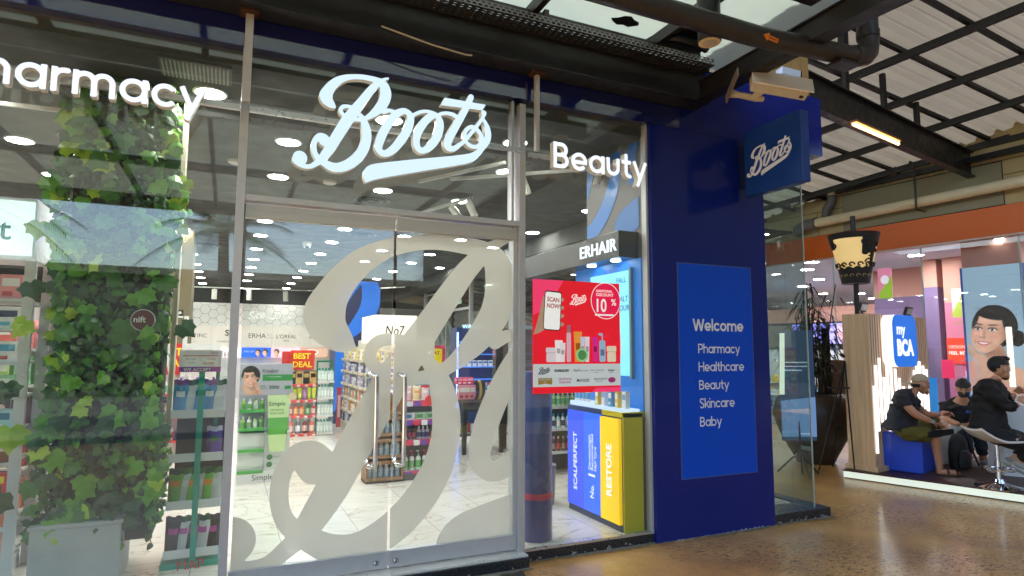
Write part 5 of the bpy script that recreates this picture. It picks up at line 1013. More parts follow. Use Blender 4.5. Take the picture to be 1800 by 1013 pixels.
# tube-shaped facial wash stand
ss = thing('facial_wash_stand', 'grey and green Simple facial wash floor stand with tiers and a tube cut-out', 'display stand', (.43, 7.5, .08)); ss['label'] = 'grey and green floor stand with a big tube cut-out, seen through the left door'
GY = col(172, 172, 184); GN = col(70, 160, 60); Y0 = 7.5
MB().box(.16, Y0, .08, .7, Y0 + .35, .2).box(.16, Y0 + .04, .2, .70, Y0 + .35, .62, 1).build('base', [WHITE, col(215, 220, 216)], ss)
MB().box(.155, Y0 + .2, .62, .70, Y0 + .23, 1.38).build('back_panel', GY, ss, bevel=.004)
MB().box(.155, Y0 - .01, 1.04, .70, Y0 + .02, 1.38).build('header_board', GY, ss)
F = F_S(.155, 1.04, Y0 - .011)
MB().poly([F(.0, .155, .001), F(.545, .155, .001), F(.545, .225, .001), F(.0, .225, .001)]).build('stripe', col(50, 140, 70), ss)
face(ss, F, .1, .19, .2, (172, 172, 184), e=.0015, turn=.4, hands=2, box=(-.46, .62, -.92, .68), n=60, es=.0, tilt=.15)
tt = lambda s, sz, x, z, c, y=Y0 - .0135, **k: text(s, sz, F_S(x, z, y), c, ss, .0008, **k)
tt('Kindest', .055, .37, 1.29, col(40, 40, 45), shear=.35); tt('TO SKIN, NO HARSH', .016, .42, 1.235, WHITE); tt('FREE', .026, .36, 1.13, col(40, 110, 60)); tt('FROM', .026, .36, 1.105, col(40, 110, 60)); tt('2000', .055, .45, 1.105, col(40, 90, 60), bold=.001)
MB().poly([F(.46, .06, .001), F(.53, .06, .001), F(.53, .1, .001), F(.46, .1, .001)]).build('stripe', col(50, 140, 70), ss)
for z in (.2, .43, .66, .86): MB().box(.16, Y0 + .0, z, .425, Y0 + .2, z + .012).box(.16, Y0 - .004, z - .012, .425, Y0 + .001, z + .022).build('tier', col(70, 165, 70), ss)
MB().box(.425, Y0 + .0, .2, .43, Y0 + .2, 1.04).build('divider', GY, ss)
Ft_ = F_S(.44, .42, Y0 - .02); Ft = lambda a, b, c=0: Ft_(a, b * .84, c); Ft.ez = Ft_.ez
MB().prism([(.045, 0), (.19, 0), (.215, .2), (.24, .735), (.0, .735), (.02, .2)], Ft, .02).build('tube_cutout', col(196, 222, 160), ss)
MB().poly([Ft(.016, .22, .0215), Ft(.218, .22, .0215), Ft(.228, .44, .0215), Ft(.01, .44, .0215)]).build('label_band', col(88, 170, 60), ss)
text('Simple', .068, F_S(.452, .92, Y0 - .0415), col(40, 80, 50), ss, .0008); text('refreshing', .036, F_S(.47, .865, Y0 - .0415), col(80, 140, 70), ss, .0008); text('facial wash', .036, F_S(.468, .828, Y0 - .0415), col(80, 140, 70), ss, .0008)
MB().cyl((.7, Y0 - .042, 1.02), (.7, Y0 - .046, 1.02), .045, n=24).build('seal', col(205, 190, 150), ss)
text('Simple', .085, F_S(.31, .115, Y0 - .0015), col(40, 60, 50), ss, .0008)
for k, z in enumerate((.27, .35)): MB().cyl((.49, Y0 + .039, z), (.49, Y0 + .036, z), .03, n=20).build('round_mark', col(60, 130, 80), ss); tt('natural ingredients', .012, .53, z, col(120, 120, 120), Y0 + .038)
GB = [('green', ((150, 205, 90), W_, (90, 170, 60))), ('white', (W_, (200, 220, 210), (120, 190, 90))), ('pale green', ((200, 230, 170), (100, 170, 80), W_))]
for z, s, k in ((.872, 'top', 'bottle'), (.672, 'third', 'bottle'), (.442, 'second', 'tube'), (.212, 'lowest', 'bottle')): row(k, 4, (.2, Y0 + .06, z), (.39, Y0 + .06, z), (.045, .035, .13), GB, 'on the %s tier of the grey and green stand' % s)

# best deal gondola end
t = thing('best_deal_stand', 'gondola end with a red BEST DEAL sign over four red-edged shelves', 'display stand', (1.2, 11.4, .08))
MB().box(.98, 11.5, .08, 1.45, 11.9, 1.25).build('back_panel', WHITE2, t)
MB().box(1.02, 11.42, 1.2, 1.42, 11.44, 1.53).build('header', col(208, 45, 32), t)
MB().box(.88, 11.44, 1.22, 1.02, 11.47, 1.51).build('header', col(196, 40, 40), t)
text('BEST', .135, F_S(1.06, 1.385, 11.418), col(250, 220, 40), t, .002, bold=.004); text('DEAL', .135, F_S(1.05, 1.24, 11.418), col(250, 220, 40), t, .002, bold=.004)
for z in (.12, .43, .69, .955): MB().box(.98, 11.2, z - .03, 1.45, 11.499, z).box(.98, 11.19, z - .045, 1.45, 11.199, z + .005, 1).build('shelf', [WHITE2, col(215, 80, 70)], t)
for z in (.12, .43, .69, .955): price_tags(t, F_S(.98, 0, 11.187), 7, .045, .066, z - .04, .03)
row('box', 4, (1.05, 11.3, .956), (1.39, 11.3, .956), (.1, .09, .21), [('black', ((22, 20, 20), (190, 150, 80), (22, 20, 20))), ('gold and black', ((190, 150, 90), (25, 22, 20), (190, 150, 90)))], 'on the top shelf under the BEST DEAL sign')
row('tube', 6, (1.02, 11.28, .691), (1.41, 11.28, .691), (.07, .05, .2), [('purple', ((180, 120, 180), (150, 80, 150), W_)), ('lime', ((190, 205, 40), (150, 170, 30), (230, 235, 120))), ('yellow', ((215, 215, 60), (170, 180, 40), (235, 235, 140)))], 'on the third shelf under the BEST DEAL sign')
row('pump', 5, (1.03, 11.28, .431), (1.41, 11.28, .431), (.07, .055, .21), [('red', ((215, 50, 45), (235, 225, 220), (240, 200, 190))), ('orange', ((235, 110, 40), (220, 90, 40), (245, 190, 130))), ('orange', ((235, 110, 40), (220, 90, 40), (245, 190, 130))), ('green', ((40, 140, 60), (30, 110, 50), (170, 220, 150)))], 'on the second shelf under the BEST DEAL sign')
row('bottle', 4, (1.05, 11.28, .121), (1.39, 11.28, .121), (.08, .06, .25), [('coral', ((225, 110, 80), (235, 230, 225), (250, 220, 210))), ('grey', ((120, 130, 140), (235, 230, 225), (240, 240, 245))), ('dark red', ((130, 40, 40), (235, 230, 225), (230, 190, 190)))], 'on the lowest shelf under the BEST DEAL sign')
t = thing('green_rack', 'white rack with dark green frame full of clear mouthwash bottles, beside BEST DEAL', 'rack', (1.6, 11.4, .08))
MB().box(1.465, 11.45, .08, 1.49, 11.5, 1.34).box(1.71, 11.45, .08, 1.735, 11.5, 1.34).box(1.465, 11.45, 1.32, 1.735, 11.5, 1.35).build('frame', col(20, 120, 90), t)
for z in (.12, .42, .72, 1.0): MB().box(1.465, 11.2, z - .03, 1.735, 11.45, z).build('shelf', WHITE2, t)
for z, s in zip((.12, .42, .72, 1.0), ('lowest', 'second', 'third', 'top')):
    for yy in (11.24, 11.36): row('bottle', 5, (1.495, yy, z), (1.705, yy, z), (.048, .04, .22), [('clear', ((205, 218, 216), (50, 140, 120), (228, 238, 234)))], 'on the %s shelf of the green-framed rack' % s)
# blue pillar with big logo
t = thing('blue_pillar', 'deep blue square pillar carrying a huge lighter blue script letter', 'pillar', (2.4, 13, .08))
MB().box(1.98, 12.8, .08, 2.86, 13.5, 2.95).build('shaft', mat('pillar_navy', (.006, .01, .075), .4), t)
place(logo_mesh(.004, (4.9, 0, -1.34, -.366), [(0, .88, 0, 2.86)], h=.02), 'painted_letter', mat('pillar_bright_blue', (.005, .14, .62), .4, emit=(.01, .15, .7), es=.12), F_S(1.98, .085, 12.797), t)
# long gondola with shelves facing the aisle
t = thing('gondola_shelves', 'long cream shelving run along the aisle, its shelves full of small boxes', 'shelf', (2.2, 9.6, .08))
CRM = mat('cream_shelf_metal', s2l((214, 206, 190)), .45)
MB().box(2.3, 7.45, .08, 2.36, 12.1, 1.72).box(2.04, 12.06, .08, 2.299, 12.1, 1.6).box(2.0, 7.45, .08, 2.299, 12.1, .2).build('back_panel', CRM, t)
gz = (.25, .48, .71, .94, 1.17, 1.38)
for z in gz: MB().box(2.0, 7.45, z - .03, 2.299, 12.05, z).box(1.985, 7.45, z - .04, 1.999, 12.05, z + .005).build('shelf', CRM, t)
gv = [[('navy', ((60, 60, 110), (200, 200, 220), W_)), ('white', (W_, (120, 120, 170), (90, 90, 150)))], [('amber', ((225, 160, 60), (245, 230, 200), (120, 70, 30))), ('white', (W_, (190, 150, 190), (120, 90, 160)))], [('grey', ((160, 165, 150), (240, 240, 230), (80, 90, 70))), ('peach', ((235, 170, 140), (245, 230, 220), (180, 90, 70)))],
      [('lilac', ((165, 150, 195), (235, 230, 240), (110, 90, 160))), ('white', (W_, (150, 140, 190), (110, 90, 160)))], [('violet', ((120, 105, 160), (230, 225, 240), (80, 60, 130))), ('white', (W_, (150, 140, 190), (110, 90, 160)))], [('gold', ((205, 180, 110), (240, 235, 215), (130, 100, 50))), ('cream', ((230, 222, 200), (170, 160, 200), (100, 90, 140)))]]
for z in gz: price_tags(t, F_W(12.0, 0, 1.983), 40, .05, .112, z - .035, .03, ((240, 240, 240), (240, 240, 240), (214, 60, 60), (240, 225, 90)))
for z, v, s in zip(gz, gv, sp): row('box', 16, (2.06, 11.9, z), (2.06, 7.6, z), (.15, .1, .15), v, 'on the %s shelf of the long cream shelving' % s, rz=-math.pi / 2, hj=.15)
t = thing('price_banner', 'narrow red vertical banner at the far foot of the cream shelving', 'sign', (1.96, 12.0, .3)); MB().box(1.9, 11.9, .12, 1.98, 11.92, .85).build('board', col(205, 50, 55), t); MB().box(1.915, 11.897, .3, 1.965, 11.8995, .7).build('panel', col(240, 200, 200), t)
t = thing('brand_header', 'cream box sign reading No7 above the cream shelving', 'sign', (1.9, 7.8, 1.6)); MB().box(1.62, 7.5, 1.63, 2.14, 8.3, 1.97).build('box', litcol(232, 222, 208, .45), t)
text('No7', .16, F_S(1.74, 1.73, 7.498), col(20, 20, 20), t, .002, shear=.15, sx=.8)
# wooden water crates
CW = wood_mat('crate_wood', (128, 92, 62), (166, 124, 86), 0)
for k, z in enumerate((.082, .325, .565, .80)):
    lb = ('lowest wooden crate of water bottles between the door handles', 'second wooden crate up, holding water bottles between the door handles', 'third wooden crate up, holding water bottles between the door handles', 'topmost wooden crate of the stack between the door handles')[k]
    t = thing('wooden_crate', lb, 'crate', (1.66, 7.1, z), 'stacked wooden crates')
    MB().box(1.45, 6.98, z, 1.87, 7.24, z + .02).box(1.45, 6.98, z, 1.87, 6.995, z + .055).box(1.45, 7.225, z, 1.87, 7.24, z + .23).box(1.45, 6.995, z, 1.465, 7.225, z + .23).box(1.855, 6.995, z, 1.87, 7.225, z + .23).box(1.45, 6.98, z + .195, 1.87, 6.995, z + .235).box(1.45, 6.98, z + .055, 1.47, 6.995, z + .195).box(1.85, 6.98, z + .055, 1.87, 6.995, z + .195).build('slats', CW, t)
    if k < 3: row('bottle', 6, (1.5, 7.06, z + .021), (1.82, 7.06, z + .021), (.055, .055, .185), [('clear blue-label water', ((205, 212, 214), (200, 205, 210), (170, 190, 205)))], 'in the %s wooden crate' % ('lowest', 'second', 'third')[k])
# pink endcap
t = thing('pink_shelves', 'dark-backed shelf bay with pink price strips, seen through the right door', 'shelf', (2.2, 7.2, .08))
MB().box(1.885, 7.3, .08, 2.42, 7.35, 1.2).box(1.885, 7.0, .08, 2.42, 7.299, .15).build('back_panel', mat('slate_back', (.09, .09, .10), .5), t)
MB().box(1.885, 7.29, 1.13, 2.42, 7.299, 1.26).build('header', col(180, 215, 228), t)
pz_ = (.17, .52, .745, .96)
PK = col(200, 60, 110)
for z in pz_:
    MB().box(1.885, 7.02, z - .02, 2.42, 7.299, z).build('shelf', WHITE2, t); st = MB().box(1.885, 7.005, z - .045, 2.42, 7.019, z + .008)
    st.build('price_strip', PK, t)
    for i in range(6): MB().box(1.9 + i * .088, 7.001, z - .058, 1.9 + i * .088 + .07, 7.0045, z + .0).build('price_tag', (col(235, 235, 240), col(120, 70, 170), col(225, 60, 90))[(i + int(z * 10)) % 3], t)
MB().cyl((2.17, 7.0, .965), (2.17, 6.995, .965), .06, n=24).build('round_sticker', col(230, 50, 40), t)
row('pouch', 5, (1.94, 7.12, .962), (2.36, 7.12, .962), (.095, .05, .17), [('pink', ((240, 190, 190), (250, 230, 225), W_)), ('cream', ((240, 215, 170), (245, 235, 215), (230, 150, 60))), ('rose', ((235, 200, 205), (200, 60, 70), W_)), ('pale blue', ((150, 200, 225), (225, 240, 245), (60, 130, 180)))], 'on the top shelf of the pink-edged bay')
row('slab', 4, (1.96, 7.12, .747), (2.34, 7.12, .747), (.12, .1, .075), [('white and blue', (W_, (60, 150, 200), (60, 150, 200))), ('pale green', ((190, 225, 180), (110, 180, 110), W_)), ('mint', ((205, 235, 205), (90, 170, 110), W_))], 'on the third shelf of the pink-edged bay')
row('bottle', 3, (1.91, 7.12, .522), (2.02, 7.12, .522), (.045, .04, .14), [('dark berry', ((90, 20, 50), (30, 20, 30), (200, 60, 100)))], 'at the left of the second pink-edged shelf'); row('bottle', 3, (2.08, 7.12, .522), (2.18, 7.12, .522), (.045, .04, .14), [('white-capped clear', ((190, 190, 215), W_, (80, 80, 150)))], 'in the middle of the second pink-edged shelf'); row('jar', 3, (2.25, 7.12, .522), (2.38, 7.12, .522), (.065, .06, .07), [('coral', ((235, 90, 100), (230, 110, 130), W_))], 'at the right of the second pink-edged shelf')
row('pump', 7, (1.92, 7.1, .172), (2.38, 7.1, .172), (.06, .045, .22), [('white and green', ((235, 240, 235), (180, 200, 195), (110, 190, 110))), ('white and red', ((240, 238, 235), (220, 50, 60), (110, 190, 110)))], 'on the lowest shelf of the pink-edged bay')
# yellow price board hanging in the shop
t = thing('price_board', 'pink and yellow board lettered DAPAT in the gap of the frosted letter', 'sign', (3.0, 9.6, 1.25)); MB().box(2.78, 9.6, 1.2, 3.22, 9.62, 1.62).build('board', col(205, 30, 100), t); MB().box(2.84, 9.595, 1.22, 3.17, 9.5995, 1.57).build('panel', col(232, 215, 40), t); text('DAPAT', .085, F_S(2.86, 1.47, 9.594), col(170, 30, 60), t, .002, bold=.001); text('2', .2, F_S(2.95, 1.27, 9.594), col(170, 30, 60), t, .002, bold=.004)
# black tables
for i, (x0, x1, y0, y1, lb) in enumerate(((3.05, 3.72, 8.3, 9.1, 'black table with tapered legs holding beauty products, seen through the right door'), (3.8, 4.5, 7.9, 8.7, 'second black table with an open shelf at the right door edge'))):
    t = thing('display_table', lb, 'table', ((x0 + x1) / 2, (y0 + y1) / 2, .08), 'black display tables')
    BK = mat('black_wood', (.01, .01, .01), .4)
    MB().box(x0, y0, .80, x1, y1, .84).box(x0 + .02, y0 + .02, .68, x1 - .02, y0 + .04, .80).box(x0, y0 - .004, .81, x1, y0 - .001, .835, 1).build('tabletop', [BK, col(90, 90, 90)], t)
    for a, b in ((x0 + .05, y0 + .05), (x1 - .05, y0 + .05), (x0 + .05, y1 - .05), (x1 - .05, y1 - .05)): MB().cyl((a, b, .08), (a, b, .8), .035, .05, 4).build('leg', BK, t)
    MB().box(x0 + .05, y0 + .3, .3, x1 - .05, y1 - .1, .32).build('shelf', BK, t)
    if i == 1: MB().box(x0 + .1, y0 + .02, .1, x1, y1 - .2, .68).build('cupboard', mat('black_cupboard', (.02, .02, .02), .3), t)
row('box', 3, (3.1, 8.5, .841), (3.26, 8.5, .841), (.1, .1, .2), [('pink', ((235, 150, 170), W_, (200, 60, 90)))], 'at the left of the black table'); row('box', 3, (3.1, 8.6, 1.05), (3.26, 8.6, 1.05), (.1, .1, .1), [('rose', ((225, 60, 120), (240, 170, 200), W_))], 'stacked on the pink boxes of the black table')
for k in range(3):
    o = MB().tube([(3.28 + k * .05, 8.42 + .1 * math.sin(a) * 0, .842 + .15 * (1 - math.cos(a))) if 0 else (3.28 + k * .045 + .07 * math.sin(a) * .6, 8.4, .845 + .16 * (1 - math.cos(a)) / 2 * 1.6) for a in [rad(q) for q in range(0, 200, 20)]], .022, 8).build('hair_band', (col(25, 20, 20), col(205, 165, 90), col(25, 20, 20))[k], smooth=True); tag(o, ('black padded hair band nearest the pink boxes', 'gold padded hair band on the black table', 'black padded hair band beside the blue bottles')[k], 'hair band')
row('bottle', 7, (3.46, 8.42, .841), (3.7, 8.5, .841), (.05, .05, .24), [('blue', ((60, 140, 190), (190, 210, 225), (200, 225, 240))), ('clear', ((200, 210, 215), (230, 60, 130), (235, 240, 240)))], 'on the right half of the black table')
row('bottle', 6, (3.84, 8.0, .841), (4.2, 8.0, .841), (.05, .05, .22), [('blue-labelled white', ((225, 232, 240), (70, 130, 200), (90, 150, 210)))], 'on the second black table')
row('tube', 5, (3.12, 8.7, .321), (3.3, 8.7, .321), (.05, .04, .16), [('red', ((220, 50, 60), W_, W_)), ('lime', ((170, 200, 60), W_, W_))], 'on the under-shelf of the black table')
t = thing('cosmetic_light_wall', 'glowing blue cosmetics cabinet far inside beyond the black tables', 'cabinet', (4.8, 11.6, .08)); MB().box(4.2, 11.8, .08, 4.98, 12.2, 2.0).build('body', mat('dark_blue_cabinet', (.01, .03, .12), .3), t); MB().box(4.2, 11.78, .4, 4.23, 11.799, 1.9).build('light_strip', glow('blue_strip', (.15, .3, 1), 5), t)
for z in (.7, .95, 1.2, 1.45, 1.7): MB().box(4.25, 11.6, z, 4.95, 11.799, z + .02).build('shelf', litcol(60, 120, 220, .5), t)
text('WARDAH', .12, F_S(4.3, 1.98, 11.77), glow('cool_letters', (.5, .8, 1), 1), t, .02)
row('box', 6, (4.3, 11.68, 1.221), (4.88, 11.68, 1.221), (.08, .06, .12), [('white', (W_, (60, 120, 200), W_))], 'in the glowing blue cabinet')

# tall round blue stand with a red band
t = thing('round_standee', 'navy blue round column stand with a red band, just inside the glass', 'stand', (2.275, 4.5, .08))
MB().lathe((2.275, 4.49, .081), [(.128, 0), (.13, .004), (.13, 1.295), (.126, 1.3)], 40).build('drum', mat('navy_drum', (.03, .06, .27), .3, coat=.3, noise=(2, .15)), t, smooth=True)
MB().lathe((2.275, 4.49, .395), [(.131, 0), (.1335, .002), (.1335, .046), (.131, .048)], 40).build('band', col(200, 50, 90), t, smooth=True)
MB().lathe((2.275, 4.49, 1.382), [(.1, 0), (.1, .002)], 30).build('top_disc', mat('navy_drum', (0, 0, 0)), t)
o = MB().lathe((2.84, 5.45, .081), [(.11, 0), (.125, .34), (.13, .35), (.13, .37), (.1, .375)], 24).build('round_bin', mat('grey_bin', (.22, .22, .24), .35), smooth=True); tag(o, 'grey round bin behind the navy stand beside the blue counter', 'bin')
t = thing('shelf_unit', 'narrow dark shelf unit glimpsed between the navy stand and blue counter', 'shelf', (3.9, 6.6, .08))
MB().box(3.5, 6.9, .08, 4.3, 6.95, 1.3).build('back_panel', col(60, 60, 60), t)
for z, s, v in ((.35, 'lowest', V[3]), (.62, 'second', V[4]), (.88, 'third', V[5]), (1.1, 'top', V[3])): MB().box(3.5, 6.6, z - .03, 4.3, 6.899, z).build('shelf', WHITE2, t); row('bottle', 8, (3.55, 6.66, z), (4.0, 6.66, z), (.05, .05, .17), v, 'on the %s shelf of the narrow dark unit' % s)

# hair care booth at the window
t = thing('hair_care_counter', 'lit blue and yellow counter lettered RESTORE behind the window', 'counter', (3.08, 4.75, .08))
MB().box(2.985, 4.32, .081, 3.19, 5.2, 1.0).build('body', mat('counter_body', (.02, .05, .12), .4), t)
MB().box(2.985, 4.302, .081, 3.175, 4.319, 1.03).build('front_panel', mat('olive_yellow', s2l((214, 200, 12)), .35), t)
MB().box(2.975, 4.61, 1.0, 3.19, 5.2, 1.04).build('top_edge', mat('counter_slate', s2l((50, 70, 120)), .4), t); MB().box(2.975, 4.302, 1.0, 3.19, 4.609, 1.04).build('top_edge', mat('olive_yellow', (0, 0, 0)), t)
B1 = litcol(52, 80, 215, .38); B2 = litcol(40, 96, 240, .42); YL = litcol(250, 200, 0, .3)
MB().box(2.968, 4.90, .14, 2.984, 5.19, .995).build('panel', B1, t); MB().box(2.968, 4.612, .14, 2.984, 4.898, .995).build('panel', B2, t); MB().box(2.955, 4.33, .14, 2.984, 4.609, .985).build('panel', YL, t)
WL = glow('backlit_white', (.9, .93, 1), .6)
vt = lambda s, sz, y, z, x=2.9665, **k: text(s, sz, frame((x, y, z), (0, 0, 1), (0, 1, 0)), WL, t, .0015, **k)
vt('SCALPERFECT', .088, 5.02, .28, bold=.001, sx=.95); vt('No.', .08, 4.735, .26, bold=.001); vt('1', .15, 4.715, .42, bold=.002); vt('Dermatologist', .052, 4.785, .5); vt('Recommended', .052, 4.74, .5); vt('Hair Care', .052, 4.69, .5)
vt('RESTORE', .105, 4.44, .34, x=2.953, bold=.002)
MB().box(2.99, 4.33, 1.041, 3.17, 4.9, 1.062).box(2.99, 4.9, 1.041, 3.17, 5.18, 1.08).build('tray', glow('lit_tray', (.62, .75, 1), .6), t)
row('bottle', 4, (3.05, 4.95, 1.081), (3.05, 5.15, 1.081), (.045, .045, .15), [('blue and white', (W_, (60, 140, 210), (90, 170, 220)))], 'on the left of the lit counter tray'); row('box', 5, (3.08, 4.4, 1.063), (3.08, 4.82, 1.063), (.05, .045, .14), [('white', (W_, (120, 170, 220), W_)), ('yellow-labelled', ((225, 190, 60), W_, W_)), ('teal', ((60, 150, 190), W_, W_))], 'on the right of the lit counter tray', rz=-math.pi / 2)
bt = thing('hair_care_booth', 'black canopy lettered ERHAIR over a glowing light blue back wall', 'booth', (3.12, 5, 1.06))
MB().box(3.0, 4.36, 2.345, 3.205, 6.4, 2.575).build('header', mat('gloss_black_header', (.018, .016, .014), .25), bt, bevel=.003)
text('ERHAIR', .155, frame((2.996, 4.99, 2.405), (0, -1, 0), (0, 0, 1)), glow('header_letters', (.85, .93, 1), .9), bt, .01, bold=.001, sx=1.12, sp=1.06)
MB().box(3.19, 4.31, 1.045, 3.205, 5.4, 2.344).build('back_wall', litcol(20, 110, 200, .2), bt)
MB().box(3.165, 4.45, 1.33, 3.189, 5.08, 2.25).build('light_box', litcol(120, 205, 250, .45), bt); MB().box(3.16, 4.42, 1.31, 3.189, 4.448, 2.27).build('frame_edge', mat('steel_blue_frame', (.15, .28, .32), .3), bt)
vb = lambda s, sz, y, z: text(s, sz, frame((3.164, y, z), (0, -1, 0), (0, 0, 1)), col(40, 50, 110), bt, .001)
vb('HALT', .07, 4.64, 1.98); vb('YOUR', .07, 4.64, 1.9); vb('FALL', .07, 4.64, 2.15)
MB().prism([(0, 0), (.05, 0), (.05, .14), (.035, .16), (.035, .2), (.015, .2), (.015, .16), (0, .14)], frame((3.164, 4.62, 1.5), (0, -1, 0), (0, 0, 1)), .001).build('bottle_picture', WHITE, bt)
for y in (4.55, 4.95): MB().lathe((3.1, y, 2.336), [(.04, 0), (.045, .008)], 20).build('spot', glow('booth_spot', (.7, .85, 1), 12), bt)
t = thing('letter_wall', 'grey return wall with huge pale blue script letter above the ERHAIR header', 'wall', (3.21, 4.6, 2.6))
MB().box(3.206, 4.305, .081, 3.224, 5.2, 3.399).build('panel', mat('grey_return', (.13, .12, .12), .5), t)
place(logo_mesh(.003, (2.6, 0, -.25, .0), [(0, .85, 0, .8)], h=.012), 'painted_letter', mat('pale_letter_blue', (.03, .16, .5), .4), frame((3.2045, 5.19, 2.585), (0, -1, 0), (0, 0, 1)), t)
# ============================================================ ACROSS THE WALKWAY
def RZ(x, y): return 7.2 - .12 * x - .15 * y          # underside of the sloping roof
rf = thing('walkway_roof', 'sloping corrugated pale roof on a black steel grid over the walkway', 'roof', (8, 6, 5.5))
CORR = sheet_mat('corrugated_sheet', s2l((132, 127, 120)), s2l((112, 107, 98)), .2, noise=(1.2, .14))
m = MB(); x0, x1 = 3.3, 11.6; y = -4.0; prof = []
while y < 22: prof += [(y, 0), (y + .09, 0), (y + .12, .07), (y + .18, .07), (y + .21, 0)]; y += .26
prof = [(a, b + .02) for a, b in prof]
ks = len(prof); vs = [(x0, a, RZ(x0, a) + b) for a, b in prof] + [(x1, a, RZ(x1, a) + b) for a, b in prof]
keep = [i for i in range(ks - 1)]
m.add(vs, [(i, i + 1, ks + i + 1, ks + i) for i in keep]); m.build('corrugated_sheet', CORR, rf)
BK2 = mat('black_roof_steel', (.006, .006, .007), .45, noise=(10, .3))
m = MB()
yy = -2.82
while yy < 21:
    for _ in (0,): m.obox((x0, yy - .03, RZ(x0, yy) - .055), (x1 - x0, 0, -.12 * (x1 - x0)), (0, .05, -.0075), (0, 0, .055))
    yy += .705
m.build('purlin', BK2, rf)
dx, dy = math.sin(rad(164)), math.cos(rad(164))
for i in range(12):
    xb = 2.2 + i * 1.13; pa = (xb - dx / dy * (20 - 5) * 1 + 0, 20); # line through (xb+?, 5)
    a = Vector((xb + dx / dy * (20 - 5), 20, 0)); b = Vector((xb + dx / dy * (-4 - 5), -4, 0))
    # keep the part under the sheet
    def clipx(a, b, lim, hi):
        k = (lim - a.x) / (b.x - a.x)
        return a + (b - a) * k
    if a.x < 3.4: a = clipx(a, b, 3.4, 0)
    if b.x > 11.5: b = clipx(a, b, 11.5, 1)
    if b.y > a.y - .5: continue
    a.z = RZ(a.x, a.y) - .16; b.z = RZ(b.x, b.y) - .16
    MB().obox(a, b - a, (.06, 0, 0), (0, 0, .1)).build('rafter', BK2, rf)
bb = thing('walkway_beam', 'deep black steel beam crossing the walkway toward the cream wall, carrying a tube lamp', 'beam', (8, 5.4, 4.42))
e = Vector((11.08, 5.92, 4.42)); dr = Vector((-.982, -.189, 0)); nn = Vector((.189, -.982, 0))
MB().obox(e - nn * .06, dr * 5.9, nn * .12, (0, 0, .02)).obox(e + Vector((0, 0, .021)) - nn * .006, dr * 5.9, nn * .012, (0, 0, .389)).obox(e + Vector((0, 0, .411)) - nn * .06, dr * 5.9, nn * .12, (0, 0, .02)).build('girder', BK2, bb)
for k in (2.0, 3.05, 4.1): q = e + dr * k; MB().box(q.x - .03, q.y - .03, 4.852, q.x + .03, q.y + .03, RZ(q.x, q.y) - .05).build('strut', BK2, bb)
for z, o_ in ((4.62, .0), (4.74, .12), (4.5, .3)):
    q = Vector((11.05 - o_, 4.0, z)); o = MB().obox((10.75 - o_ + .12, 9.4, z + .12), (.5, -6.2, -.0), (.1, .008, 0), (0, 0, .09)).build('eaves_beam', BK2); tag(o, ('black roof edge beam along the cream wall, lowest of three', 'black roof edge beam along the cream wall, topmost of three', 'black roof edge beam along the cream wall, standing furthest out')[(z > 4.6) * 1 - (z == 4.62) * 1 if z != 4.5 else 2], 'beam', 'roof edge beams')
t = thing('tube_lamp', 'glowing warm orange tube lamp hung on the black beam', 'lamp', (6.9, 4.95, 4.36))
q = e + dr * 2.92 + nn * .1; MB().cyl(q + Vector((0, 0, -.04)), q + dr * 1.25 + Vector((0, 0, -.04)), .016, n=10).build('tube', glow('orange_tube', (1, .45, .14), 14), t)
MB().obox(q + Vector((0, 0, -.015)) - nn * .04, dr * 1.25, nn * .08, (0, 0, .03)).build('fitting', mat('lamp_fitting', s2l((150, 110, 70)), .5), t)

# the opposite building
far = thing('opposite_shop_building', 'cream block building with an orange band over a brightly lit shop window', 'building', (11, 6, 0))
PF = Vector((10.8, 8.65, 0)); TS = Vector((.102, -.995, 0)); TD = Vector((.995, .102, 0))
def P(s, d, z): return PF + TS * s + TD * d + Vector((0, 0, z))
def fb(m, s0, s1, d0, d1, z0, z1, mi=0): return m.obox(P(s0, d0, z0), TS * (s1 - s0), TD * (d1 - d0), (0, 0, z1 - z0), mi)
def FF(s, d, z): return frame(tuple(P(s, d, z)), tuple(TS), (0, 0, 1))
m = MB(); rr = random.Random(3)
zrow = [3.875, 4.36, 4.60, 4.95, 5.3, 5.7]
for k in range(5):
    s = -13 + (k % 2) * .45
    while s < 9:
        a, b = s, s + (1.02 if k in (1, 3) else 1.3)
        lo, hi = zrow[k] + .006, zrow[k + 1] - .006
        if k < 2 and (a < 3.17 and b > .53):
            if a < .53: fb(m, a + .006, .525, .0, .2, lo, hi)
            if b > 3.17: fb(m, 3.18, b - .006, .0, .2, lo, hi)
        else: fb(m, a + .006, b - .006, .0, .2, lo, hi)
        s = b
m.build('wall', CREAM, far)
fb(MB(), -13, 9, .012, .2, 3.87, 5.7).build('joint_backing', mat('joint_dark', (.01, .01, .01), .9), far)
fb(MB(), .535, 3.165, -.004, .011, 3.89, 4.585).build('render_panel', GREYW, far)
fb(MB(), -13, 9, -.04, .2, 3.40, 3.868).build('fascia_band', mat('orange_band', s2l((205, 96, 18)), .45, noise=(1, .08)), far)
fb(MB(), -13, 9, -.045, .0, 3.375, 3.399).build('band_trim', mat('pale_trim', (.5, .45, .4), .4), far)
SB2 = mat('satin_black', (0, 0, 0))
FW = glass_mat('far_shop_glass', tint=(.95, .97, .98), base=.05)
ed = [-13, -9, -5, -1.4, .25, 1.87, 3.3, 6, 9]
for a, b in zip(ed, ed[1:]): fb(MB(), a + .01, b - .01, .05, .06, .02, 3.373).build('window', FW, far)
m = MB()
for a in ed[1:-1]: fb(m, a - .008, a + .008, .045, .065, .02, 3.37)
m.build('window_joint', mat('glass_edge_green', (0, 0, 0)), far)
